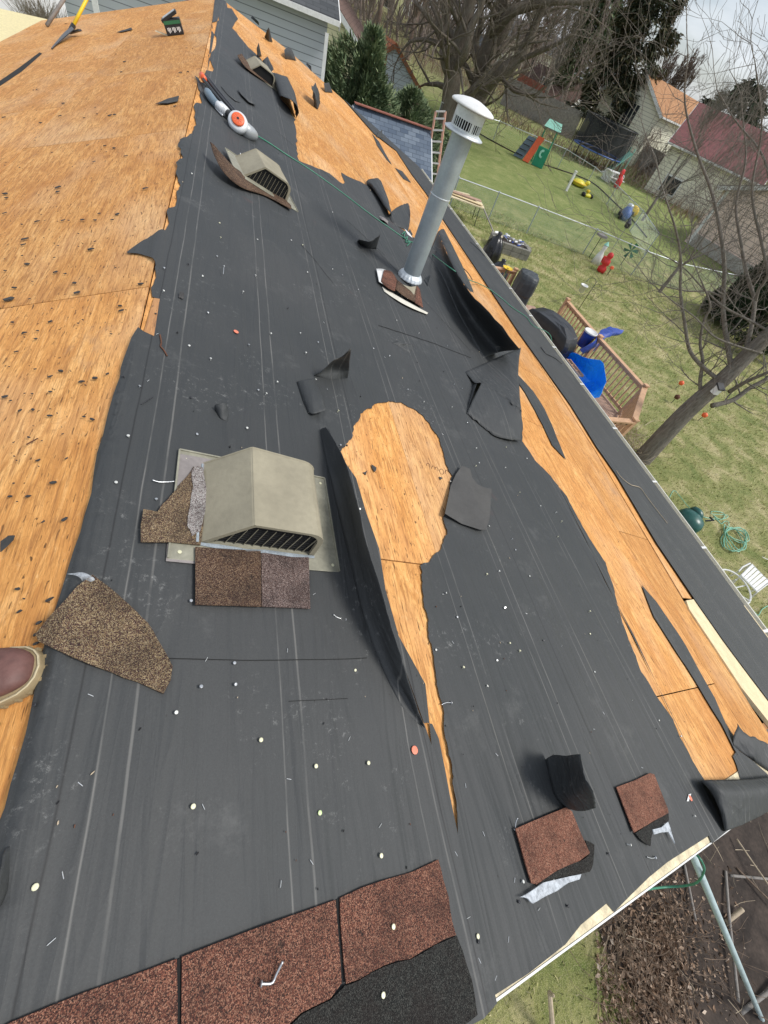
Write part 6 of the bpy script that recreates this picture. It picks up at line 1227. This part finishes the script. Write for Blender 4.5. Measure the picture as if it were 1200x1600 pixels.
for i, (x, y, dd, hw, L, wl, rf, lb, ll) in enumerate(((560, 12, 110, 6, 14, 'lap_white', 'shingle_grey', 'white hillside house farthest left behind the bare trees', 30), (660, 12, 120, 6, 16, 'lap_white', 'shingle_brown', 'white hillside house in the middle behind the bare trees', 60), (720, 40, 105, 5, 12, 'lap_white', 'shingle_grey', 'small white hillside house above the flue cap', 80), (842, 100, 84, 4, 9, 'lap_white', 'shingle_brown', 'white house with a brown roof above the reddish plank fence', 60), (790, 20, 130, 7, 15, 'lap_cream', 'shingle_grey', 'cream hillside house between the big trees and spruce', 20))):
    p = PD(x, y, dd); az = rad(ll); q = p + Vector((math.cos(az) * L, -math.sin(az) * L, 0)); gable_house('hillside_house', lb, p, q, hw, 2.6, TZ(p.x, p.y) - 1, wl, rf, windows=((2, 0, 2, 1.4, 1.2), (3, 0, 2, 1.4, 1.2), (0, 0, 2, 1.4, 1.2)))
# ================================================================== YARD THINGS
up = Vector((0, 0, 1))
lb = AZ(668, 292, .2); lt = PD(681, 172, math.hypot(lb.x, lb.y) + .3)
lad = thing('step_ladder', 'orange ladder with pale rungs standing beyond the shed', 'ladder', (7.2, 19.6, 0))
B0, T0 = AZ(664, 300, .0), None
base = Vector((B0.x * .93, B0.y * .93, 0)); hd = 20.6; r1a = PD(681, 174, hd + .2); r1b = PD(696, 174, hd + .2); r0a = PD(664, 270, hd); r0b = PD(684, 272, hd)
for a_, b_ in ((r0a, r1a), (r0b, r1b)):
    e_ = a_ + (a_ - b_).normalized() * max(0, (a_.z - .0) / max((b_.z - a_.z), .1) * (b_ - a_).length); mb = MB(); mb.bar(e_, b_, .035, .08); mb.build('side_rail', 'fibre_orange', lad)
for i in range(-2, 7):
    f = i / 5.6 
    if i == 6: f = 1
    A_ = r0a + (r1a - r0a) * f; B_ = r0b + (r1b - r0b) * f
    if A_.z < .1: continue
    mb = MB(); mb.bar(A_, B_, .07, .045); mb.build('rung', 'aluminium', lad)
# trampoline with net
tp = PD(930, 243, 51); tz0 = TZ(tp.x, tp.y); t = thing('trampoline', 'large dark trampoline with a black safety net', 'trampoline', (tp.x, tp.y, tz0)); TR = 2.3
mb = MB(); mb.smooth = True; mb.lathe([(TR - .3, .86), (TR - .3, .92), (TR, .94), (TR + .05, .88), (TR, .84)], 40, Matrix.Translation((tp.x, tp.y, tz0))); mb.build('pad', 'blue_plastic', t)
mb = MB(); mb.lathe([(0, .87), (TR - .28, .87)], 40, Matrix.Translation((tp.x, tp.y, tz0))); mb.build('mat', 'black_plastic', t)
mb = MB(); mb.lathe([(TR, .93), (TR, 2.75)], 32, Matrix.Translation((tp.x, tp.y, tz0))); mb.build('safety_net', 'net', t)
for i in range(8):
    a_ = 2 * math.pi * i / 8 + .2; c_ = Vector((tp.x + (TR + .08) * math.cos(a_), tp.y + (TR + .08) * math.sin(a_), tz0)); mb = MB(); mb.tube([c_, c_ + up * 2.8], .035, 6); mb.build('net_pole', 'black_plastic', t)
    mb = MB(); c2_ = Vector((tp.x + TR * math.cos(a_ + .25), tp.y + TR * math.sin(a_ + .25), tz0)); mb.tube([c2_ + up * .85, c2_, c2_ + Vector((-.6 * math.sin(a_), .6 * math.cos(a_), 0)), c2_ + Vector((-.6 * math.sin(a_), .6 * math.cos(a_), .85))], .03, 6); mb.build('leg', 'steel', t)
mb = MB(); mb.smooth = True; mb.lathe([(TR + .05, 2.76), (TR + .1, 2.79), (TR + .05, 2.82)], 32, Matrix.Translation((tp.x, tp.y, tz0))); mb.build('top_ring', 'black_plastic', t)
# climber
cp = PD(828, 248, 41); z_ = TZ(cp.x, cp.y); t = thing('play_climber', 'toy climber with blue-grey steps, orange slide and green wall under a mint roof', 'play set', (cp.x, cp.y, z_)); rt_ = Vector((.78, -.62, 0)); fw = Vector((.62, .78, 0)); c_ = Vector((cp.x, cp.y, z_))
def qd_(o, a, b, mt, nm, th=.06):
    n_ = (a.cross(b)).normalized() * th; mb = MB(); mb.add([o, o + a, o + a + b, o + b, o + n_, o + a + n_, o + a + b + n_, o + b + n_], [(3, 2, 1, 0), (4, 5, 6, 7), (0, 1, 5, 4), (1, 2, 6, 5), (2, 3, 7, 6), (3, 0, 4, 7)]); return mb.build(nm, mt, t, bevel=.02)
qd_(c_ - rt_ * 1.3, rt_ * .75, up * 1.3 + rt_ * .5 + fw * .3, 'slate_blue', 'step_wall')
for i in range(4): qd_(c_ - rt_ * (1.2 - i * .12) + up * (.2 + i * .3) - fw * .02, rt_ * .6, up * .05, 'dark_steel', 'step', .1)
qd_(c_ - rt_ * .45 - fw * .3, rt_ * .5, up * 1.5 + rt_ * .35 + fw * .5, 'orange', 'slide'); qd_(c_ + rt_ * .25, rt_ * .9, up * 1.1, 'green_plastic', 'side_wall')
mb = MB(); mb.lathe([(.12, -.02), (.24, -.02), (.24, .05), (.12, .05), (.12, -.02)], 18, Matrix.Translation(c_ + rt_ * .7 + up * .75 - fw * .06) @ Matrix.Rotation(rad(90), 4, 'X')); mb.build('porthole', 'mint', t)
for a_ in (0, 1): mb = MB(); mb.tube([c_ + rt_ * (.1 + a_ * .9) + fw * .5, c_ + rt_ * (.1 + a_ * .9) + fw * .5 + up * 2.1], .05, 8); mb.build('post', 'green_plastic', t)
mb = MB(); o_ = c_ + rt_ * .0 + up * 2.1; mb.add([o_, o_ + rt_ * 1.2, o_ + rt_ * 1.2 + fw * .9, o_ + fw * .9, o_ + fw * .45 + up * .4 + rt_ * .1, o_ + fw * .45 + up * .4 + rt_ * 1.1], [(0, 1, 5, 4), (1, 2, 5), (2, 3, 4, 5), (3, 0, 4), (3, 2, 1, 0)]); mb.build('canopy', 'mint', t)
def blob(name, c, s, mt, label, cat, parts=(), group=None, rot=0):
    t = thing(name, label, cat, c, group=group); mb = MB(); mb.smooth = True; m = Matrix.Translation(c) @ Matrix.Rotation(rot, 4, 'Z') @ Matrix.Diagonal((*s, 1)); mb.lathe([(0, 0), (.42, .02), (.5, .3), (.46, .62), (.28, .9), (0, 1)], 18, m); mb.build('body', mt, t)
    for nm, o, ss, mm in parts:
        mb = MB(); mb.smooth = True; m = Matrix.Translation(c) @ Matrix.Rotation(rot, 4, 'Z') @ Matrix.Translation(o) @ Matrix.Diagonal((*ss, 1)); mb.lathe([(0, -.5), (.35, -.4), (.5, 0), (.35, .4), (0, .5)], 12, m); mb.build(nm, mm, t)
    return t
def gpt(x, y, dd): p = PD(x, y, dd); return Vector((p.x, p.y, TZ(p.x, p.y)))
blob('turtle_sandbox', gpt(917, 262, 41), (1.05, .95, .4), 'bright_yellow', 'round yellow plastic toy tub near the trampoline', 'toy', (('head', (.75, 0, .3), (.4, .35, .3), 'bright_yellow'), ('lid_rim', (0, 0, .2), (1.4, 1.3, .12), 'yellow')))
blob('ride_on_toy', gpt(934, 276, 39), (.75, .35, .22), 'bright_yellow', 'long yellow plastic toy below the round one', 'toy', (('wheel', (.35, 0, .1), (.25, .5, .25), 'black_plastic'), ('wheel', (-.35, 0, .1), (.25, .5, .25), 'black_plastic'), ('seat', (-.1, 0, .32), (.3, .3, .18), 'yellow')))
blob('toy_car', gpt(1000, 300, 38), (1.5, .7, .75), 'blue_plastic', 'blue and black toy car by the end of the lawn', 'toy', (('wheel', (.5, .35, .15), (.35, .2, .35), 'black_plastic'), ('wheel', (-.5, .35, .15), (.35, .2, .35), 'black_plastic'), ('wheel', (.5, -.35, .15), (.35, .2, .35), 'black_plastic'), ('wheel', (-.5, -.35, .15), (.35, .2, .35), 'black_plastic'), ('windscreen', (.15, 0, .7), (.6, .5, .35), 'galv_light')), rot=1)
blob('toy_car', gpt(1018, 287, 40), (.8, .6, .6), 'yellow', 'small yellow toy car behind the blue one', 'toy', (('wheel', (.25, .3, .12), (.3, .15, .3), 'black_plastic'), ('wheel', (-.25, -.3, .12), (.3, .15, .3), 'black_plastic')))
blob('toy_chair', gpt(984, 256, 46), (.5, .5, .8), 'red', 'red toy chair right of the trampoline', 'toy', (('backrest', (0, .2, .9), (.45, .12, .6), 'red'),))
blob('kettle_drum', gpt(820, 236, 45), (.9, .6, .6), 'dark_steel', 'dark tub with a red side behind the climber', 'tub', (('red_box', (.6, 0, .25), (.4, .5, .45), 'red'),))
c_ = gpt(974, 248, 47); t = thing('picnic_bench', 'white picnic bench right of the trampoline', 'bench', c_)
for o_, s_2, nm in (((0, 0, .7), (1.5, .7, .05), 'table_top'), ((0, .65, .4), (1.5, .25, .05), 'seat'), ((0, -.65, .4), (1.5, .25, .05), 'seat'), ((.55, 0, .35), (.06, 1.3, .7), 'leg'), ((-.55, 0, .35), (.06, 1.3, .7), 'leg')): mb = MB(); mb.box(c_ + Vector(o_), s_2); mb.build(nm, 'white_plastic', t)
c_ = gpt(965, 235, 50); t = thing('toy_slide', 'mint coloured plastic slide at the right side of the trampoline', 'slide', c_); mb = MB(); mb.add([c_ + Vector(q) for q in ((0, -.3, 0), (0, .3, 0), (1.4, .3, 1.6), (1.4, -.3, 1.6), (0, -.3, .1), (0, .3, .1), (1.4, .3, 1.7), (1.4, -.3, 1.7))], [(0, 1, 2, 3), (7, 6, 5, 4), (0, 3, 7, 4), (1, 5, 6, 2), (0, 4, 5, 1), (2, 6, 7, 3)]); mb.build('chute', 'mint', t); mb = MB(); mb.tube([c_ + Vector((1.5, -.3, 0)), c_ + Vector((1.4, -.3, 2))], .05, 6); mb.tube([c_ + Vector((1.5, .3, 0)), c_ + Vector((1.4, .3, 2))], .05, 6); mb.build('ladder', 'mint', t)
# utility post, clothes line
c_ = gpt(898, 272, 38); t = thing('post', 'short white post on the lawn edge left of the yellow toys', 'post', c_); mb = MB(); mb.box(c_ + up * .55, (.14, .14, 1.1)); mb.box(c_ + up * 1.12, (.18, .18, .05)); mb.build('shaft', 'white_plastic', t)
# garden ornaments by the near fence
def stick(name, x, y, ddx, h, label, cat='garden ornament', mat='dark_steel'):
    p = gpt(x, y, ddx); t = thing(name, label, cat, p); mb = MB(); mb.tube([p, p + up * h], .018, 6); mb.build('stake', mat, t); return t, p
t, p = stick('bird_feeder', 937, 375, 26.5, 1.05, 'dark flat topped bird feeder on a stake beside the near fence', 'bird feeder'); mb = MB(); mb.lathe([(.05, .98), (.3, 1.0), (.28, 1.08), (0, 1.13)], 16, Matrix.Translation(p)); mb.build('tray', 'grey_wood', t)
t, p = stick('snowman_figure', 949, 381, 26, .7, 'white cone shaped garden figure left of the red one', mat='white_plastic'); mb = MB(); mb.smooth = True; mb.lathe([(0, 0), (.24, 0), (.17, .4), (.08, .62), (.11, .72), (.10, .85), (0, .9)], 16, Matrix.Translation(p)); mb.build('body', 'white_plastic', t); mb = MB(); mb.lathe([(.0, .86), (.13, .86), (.02, 1.02)], 12, Matrix.Translation(p)); mb.build('hat', 'mint', t); mb = MB(); mb.box(p + Vector((.3, -.1, .3)), (.18, .1, .3)); mb.build('red_arm', 'red', t)
t, p = stick('red_figure', 957, 395, 25, .6, 'red three tiered garden figure at the near fence', mat='red'); mb = MB(); mb.smooth = True; mb.lathe([(0, 0), (.2, .02), (.22, .2), (.12, .3), (.19, .4), (.18, .55), (.1, .62), (.15, .72), (.12, .85), (0, .9)], 16, Matrix.Translation(p)); mb.build('body', 'red', t)
t, p = stick('solar_lamp', 961, 382, 26.5, 1.7, 'slim pale stake with a small dark lantern on top', 'garden lamp', 'steel'); mb = MB(); mb.lathe([(.05, 1.68), (.13, 1.72), (.14, 1.9), (.05, 2.0), (0, 2.05)], 8, Matrix.Translation(p)); mb.build('lantern', 'dark_steel', t)
t, p = stick('pinwheel', 994, 378, 28, .75, 'dark green pinwheel standing on the lawn beyond the near fence'); 
mb = MB()
for i in range(6):
    a_ = 2 * math.pi * i / 6; c_ = p + up * .75 + Vector((0, -.05, 0)); u1 = rt_ * math.cos(a_) + up * math.sin(a_); u2 = rt_ * math.cos(a_ + .5) + up * math.sin(a_ + .5); mb.add([c_, c_ + u1 * .38, c_ + u2 * .36 + fw * .08, c_ + u2 * .15 + fw * .1], [(0, 1, 2, 3)])
mb.build('blades', 'box_green', t, solid=.01)
for x, y, L, dd in ((972, 395, 'small rusty garden stake right of the red figure', 25), ):
    t, p = stick('garden_stake', x, y, dd, .35, L); mb = MB(); mb.lathe([(0, .3), (.1, .33), (.08, .42), (0, .45)], 8, Matrix.Translation(p)); mb.build('top', 'orange', t)
for i, (x, y, mt, L) in enumerate(((1055, 600, 'orange', 'small orange garden stake left of the near tree trunk'), (1090, 650, 'orange', 'orange marker at the foot of the near tree trunk'), (1048, 622, 'rust', 'brown leaf shaped ornament left of the near trunk'))):
    p = G(x, y + 8); t = thing('garden_marker', L, 'garden ornament', p); mb = MB(); mb.tube([p, p + up * .22], .01, 5); mb.build('stem', 'dark_steel', t); mb = MB(); mb.smooth = True; mb.lathe([(0, .18), (.07, .2), (.09, .28), (.03, .33), (0, .34)], 10, Matrix.Translation(p)); mb.build('flower', mt, t)
# hose reel pot and coils
c_ = Vector((10.0, 3.3, 0)); c_ = AZ(1079, 812, .3); c_.z = 0; t = thing('hose_reel', 'dark green rounded plastic hose pot beside the gutter', 'hose reel', c_)
mb = MB(); mb.smooth = True; mb.lathe([(0, 0), (.22, .01), (.26, .12), (.26, .30), (.22, .40), (.10, .46), (0, .47)], 26, Matrix.Translation(c_) @ Matrix.Diagonal((1, 1.15, 1, 1))); b_ = mb.build('pot', 'dark_green', t)
mb = MB(); mb.smooth = True; mb.lathe([(.0, 0), (.17, .0), (.18, .1), (.13, .16), (0, .18)], 20, Matrix.Translation(c_ + Vector((.16, .12, .30))) @ Matrix.Rotation(1.2, 4, 'Y')); mb.build('drum', 'dark_green', t); mb = MB(); mb.tube([c_ + Vector((.22, -.12, .42)), c_ + Vector((.34, -.16, .5)), c_ + Vector((.38, -.05, .46))], .02, 6); mb.build('crank', 'black_plastic', t)
def gl(x, y, z=.02): p = G(x, y); return Vector((p.x, p.y, p.z + z))
pts = [gl(x, y) for x, y in ((1045, 778), (1052, 767), (1060, 775), (1075, 793), (1093, 806), (1110, 811), (1128, 812), (1136, 806))]
for cx_, cy_, rx, ry, n_, ro in ((1120, 806, 11, 6, 1, .3), (1132, 820, 5, 5, 1, 0), (1142, 846, 15, 19, 4, -.5), (1150, 838, 17, 10, 2, .3)):
    for i in range(n_ * 12):
        a_ = 2 * math.pi * i / 12 + 3; k_ = 1 + .12 * math.sin(i * 1.7); x = rx * k_ * math.cos(a_); y = ry * k_ * math.sin(a_); pts.append(gl(cx_ + x * math.cos(ro) - y * math.sin(ro), cy_ + x * math.sin(ro) + y * math.cos(ro), .02 + .003 * i))
hose('garden_hose', pts, .010, 'hose_pale', 'pale green hose coiled on the lawn by the dark green hose pot', 5, k=2)
hose('garden_hose', [gl(x, y) for x, y in ((1155, 945), (1175, 955), (1183, 962), (1190, 952), (1205, 945), (1215, 948))], .009, 'hose_pale', 'pale green hose running below the white table frame', 5)
# white metal chair on its side and round frame
def ring_(c, r, up_, rr, mb):
    x = up_.cross(Vector((0, 1, .1))).normalized(); y = up_.cross(x); L = [c + (x * math.cos(a) + y * math.sin(a)) * r for a in np.linspace(0, 2 * math.pi, 26)]; mb.tube(L, rr, 6, False)
c_ = AZ(1146, 917, .42); t = thing('round_table_frame', 'white round wire table frame with spokes on the lawn under the gutter', 'table', (c_.x, c_.y, 0))
mb = MB(); ring_(c_, .36, Vector((-.08, -.1, 1)).normalized(), .016, mb); mb.build('ring', 'white_metal', t)
for a_ in (0, 1.4, 2.6, 4.0, 5.2): mb = MB(); mb.tube([c_ + Vector((.04, 0, -.1)), c_ + Vector((.36 * math.cos(a_), .36 * math.sin(a_), 0))], .013, 5); mb.build('spoke', 'white_metal', t)
for a_ in (.5, 2.6, 4.7): mb = MB(); mb.tube([c_ + Vector((.3 * math.cos(a_), .3 * math.sin(a_), -.02)), c_ + Vector((.4 * math.cos(a_), .4 * math.sin(a_), -.42))], .014, 5); mb.build('leg', 'white_metal', t)
q = [AZ(1158, 899, .5), AZ(1175, 882, .55), AZ(1203, 910, .5), AZ(1183, 925, .45)]; t = thing('patio_chair', 'white slatted metal chair lying beside the round frame', 'chair', (q[0].x, q[0].y, 0))
mb = MB(); mb.tube([q[0], q[1], q[2], q[3], q[0]], .016, 6); mb.tube([AZ(1154, 893, .45), AZ(1160, 886, .5), AZ(1172, 880, .55)], .016, 6); mb.build('frame', 'white_metal', t)
for i in range(6):
    f = (i + .3) / 6; mb = MB(); mb.bar(q[0] + (q[3] - q[0]) * f, q[1] + (q[2] - q[1]) * f, .055, .012); mb.build('slat', 'white_metal', t)
for k_ in (0, 3): mb = MB(); mb.tube([q[k_], Vector((q[k_].x + .12, q[k_].y - .1, .02))], .016, 6); mb.build('leg', 'white_metal', t)
for k_ in (1, 2): mb = MB(); mb.tube([q[k_], Vector((q[k_].x + .1, q[k_].y, .02))], .016, 6); mb.build('leg', 'white_metal', t)
t = thing('patio_chair', 'white metal chair partly outside the photo below the slatted one', 'chair', AZ(1200, 990, .0)); q = [AZ(1188, 985, .4), AZ(1198, 989, .42), AZ(1220, 988, .42), AZ(1216, 1005, .4)]; mb = MB(); mb.tube(q + [q[0]], .016, 6); mb.build('frame', 'white_metal', t); 
for k_ in range(4): mb = MB(); mb.tube([q[k_], Vector((q[k_].x, q[k_].y, 0))], .014, 6); mb.build('leg', 'white_metal', t)
mb = MB(); mb.bar(q[0] * .5 + q[1] * .5, q[2] * .5 + q[3] * .5, .2, .012); mb.build('seat', 'white_metal', t)
hose('wire', [gl(x, y, .3) for x, y in ((1170, 880), (1180, 884), (1190, 878), (1205, 874))], .008, 'white_metal', 'thin pale wire by the white slatted chair', 5, 'wire')
# pole at the rake, hose, stakes, sticks and brush in the bed
pt_ = R3(1087, 1338, 0); pt_ = AZ(1083, 1338, 2.35); pb_ = G(1190, 1592); mb = MB(); mb.smooth = True; mb.tube([pb_, pt_, pt_ + (pt_ - pb_) * .12], .026, 10); mb.build('conduit_pole', 'conduit', None, 'pale blue pole leaning up to the rake from the garden bed', 'pole')
hose('garden_hose', [AZ(x, y, z) for x, y, z in ((1000, 1394, 2.2), (1015, 1389, 1.9), (1040, 1386, 1.8), (1070, 1384, 1.9), (1090, 1378, 2.1), (1100, 1360, 2.3), (1096, 1345, 2.5), (1088, 1335, 2.5))], .008, 'hose_green', 'green hose looping from under the rake around the pale blue pole', 6)
mb = MB(); p = G(862, 1597); tpp = AZ(859, 1552, .40); mb.tube([AZ(866, 1640, .02), tpp], [.028, .022], 8); mb.lathe([(.022, 0), (.012, .06), (0, .07)], 8, Matrix.Translation(tpp)); mb.build('wooden_stake', 'twig_pale', None, 'single pale stake sticking out of the grass at the bottom edge', 'stake')
def stk(pl, r, mt, label, name='stick', cat='stick', group=None, z=(.05, .1)):
    mb = MB(); mb.smooth = True; n_ = len(pl); mb.tube([Vector(q) for q in cat_rom([tuple(gl(x, y, z[0] + (z[1] - z[0]) * i / max(n_ - 1, 1))) for i, (x, y) in enumerate(pl)], n_ * 4)], r, 6); mb.build(name, mt, None, label, cat, group)
stk([(1140, 1310), (1160, 1345), (1180, 1380), (1190, 1405), (1188, 1440), (1178, 1480), (1175, 1540)], .010, 'twig_pale', 'long crooked pale branch lying at the right of the garden bed', z=(.1, .3))
stk([(1135, 1367), (1205, 1373)], .016, 'grey_wood', 'straight grey stake lying across the top of the garden bed'); stk([(1128, 1360), (1130, 1430), (1140, 1560)], .016, 'grey_wood', 'long grey stake beside the pale blue pole'); stk([(1064, 1350), (1075, 1435)], .014, 'grey_wood', 'grey stake emerging from under the rake'); stk([(1150, 1580), (1205, 1530)], .022, 'grey_wood', 'thick grey log at the lower right corner'); stk([(1128, 1440), (1148, 1418)], .025, 'twig_pale', 'short pale stub near the pale blue pole'); stk([(1145, 1355), (1200, 1415)], .010, 'twig', 'brown diagonal stick at the right of the garden bed')
t = thing('wire_cage', 'green wire plant cage at the lower right edge', 'plant support', G(1190, 1520)); mb = MB()
for pl in (((1178, 1515), (1205, 1490)), ((1178, 1515), (1205, 1535)), ((1190, 1503), (1192, 1530))): mb.tube([gl(pl[0][0], pl[0][1], .25), gl(pl[1][0], pl[1][1], .35)], .008, 5)
mb.build('wires', 'hose_green', t)
rng = random.Random(5)
def scatterpile(name, label, n, region, kinds, kind='stuff', cat=None):
    mb = MB(); 
    for _ in range(n):
        x, y = region(); p = gl(x, y, rng.uniform(.02, .22)); kinds(mb, p)
    return mb
def reg():
    while True:
        x = rng.gauss(1015, 62); y = rng.gauss(1500, 70)
        if 930 < x < 1160 and y > 1340 + (1150 - x) * .25 and y < 1640: return x, y
mb = MB(); 
for _ in range(5600):
    x, y = reg(); p = gl(x, y, rng.uniform(.01, .03 + .10 * math.exp(-((x - 1010) / 50) ** 2))); s = rng.uniform(.012, .034); k = len(mb.v); a1 = Vector((rng.gauss(0, 1), rng.gauss(0, 1), rng.gauss(0, .6))).normalized() * s; a2 = Vector((rng.gauss(0, 1), rng.gauss(0, 1), rng.gauss(0, .6))).normalized() * s * .6
    mb.v += [tuple(p - a1), tuple(p + a2), tuple(p + a1), tuple(p - a2 + Vector((0, 0, s * .4)))]; mb.f.append((k, k + 1, k + 2, k + 3))
mb.build('leaf_litter', 'leaf_litter', None, 'heap of dry brown leaves and dead stems in the garden bed', 'leaf litter', kind='stuff')
mb = MB()
for _ in range(150):
    x, y = reg(); p = gl(x, y, rng.uniform(.02, .16)); grow(mb, p, Vector((rng.gauss(0, 1), rng.gauss(0, 1), rng.uniform(-.1, .7))), rng.uniform(.2, .5), rng.uniform(.003, .007), 1, rng, .0, 2, .6, .002)
mb.build('dead_stems', 'twig', None, 'tangle of thin dead stems lying over the leaf heap', 'dead stems', kind='stuff')
mb = MB()
for _ in range(160):
    p = Vector((rng.uniform(3.8, 9), rng.uniform(-5, -1), rng.uniform(.03, .1))); 
    if not inside((p.x, p.y), bedp): continue
    grow(mb, p, Vector((rng.gauss(0, 1), rng.gauss(0, 1), rng.uniform(-.05, .2))), rng.uniform(.1, .35), rng.uniform(.002, .006), 0, rng, .0, 2, .6, .002)
mb.build('twigs', 'twig_pale', None, 'small pale twigs scattered over the dark soil', 'twigs', kind='stuff')
# brush between deck and tree
mb = MB()
for _ in range(70):
    x = rng.gauss(982, 12); y = rng.gauss(700, 16); p = gl(x, y, rng.uniform(0, .15)); grow(mb, p, Vector((rng.gauss(0, 1), rng.gauss(0, 1), rng.uniform(0, .6))), rng.uniform(.2, .5), rng.uniform(.005, .012), 1, rng, .0, 2, .6, .003)
mb.build('brush_pile', 'twig_pale', None, 'pile of pale sticks and brush between the deck and the near tree', 'brush pile', kind='stuff')
# ornamental grass by the driveway
mb = MB(); p0 = gpt(66, 26, 29)
for _ in range(260):
    a_ = rng.uniform(0, 6.28); s = rng.uniform(.2, 1.0); p = p0 + Vector((rng.gauss(0, .35), rng.gauss(0, .35), 0)); mb.tube([p, p + Vector((math.cos(a_) * s * .4, math.sin(a_) * s * .4, .8)), p + Vector((math.cos(a_) * s, math.sin(a_) * s, 1.35 + rng.uniform(-.3, .2)))], [.012, .009, .004], 3, False)
mb.build('ornamental_grass', 'twig_pale', None, 'clump of dry ornamental grass by the driveway beyond the left slope', 'grass clump')
# twigs and debris on the eave felt
for i, (pl, L) in enumerate((([(963, 735), (970, 745), (985, 757), (1000, 762), (1010, 775), (1025, 795), (1043, 818)], 'long pale twig lying on the felt strip above the gutter'), ([(845, 542), (853, 552), (868, 560), (878, 568)], 'thin dark cord on the felt strip beside the blue tarp'), ([(700, 400), (715, 412), (730, 425), (738, 437)], 'dark cord lying on the plywood strip near the flue'), ([(735, 378), (748, 390), (757, 400)], 'dark cord over the gutter edge by the rubbish bags'))):
    hose('twig' if i == 0 else 'cord', [R3(x, y, .03) for x, y in pl], .006 if i else .004, 'twig_pale' if i == 0 else 'black_plastic', L, 5, 'twig' if i == 0 else 'cord')
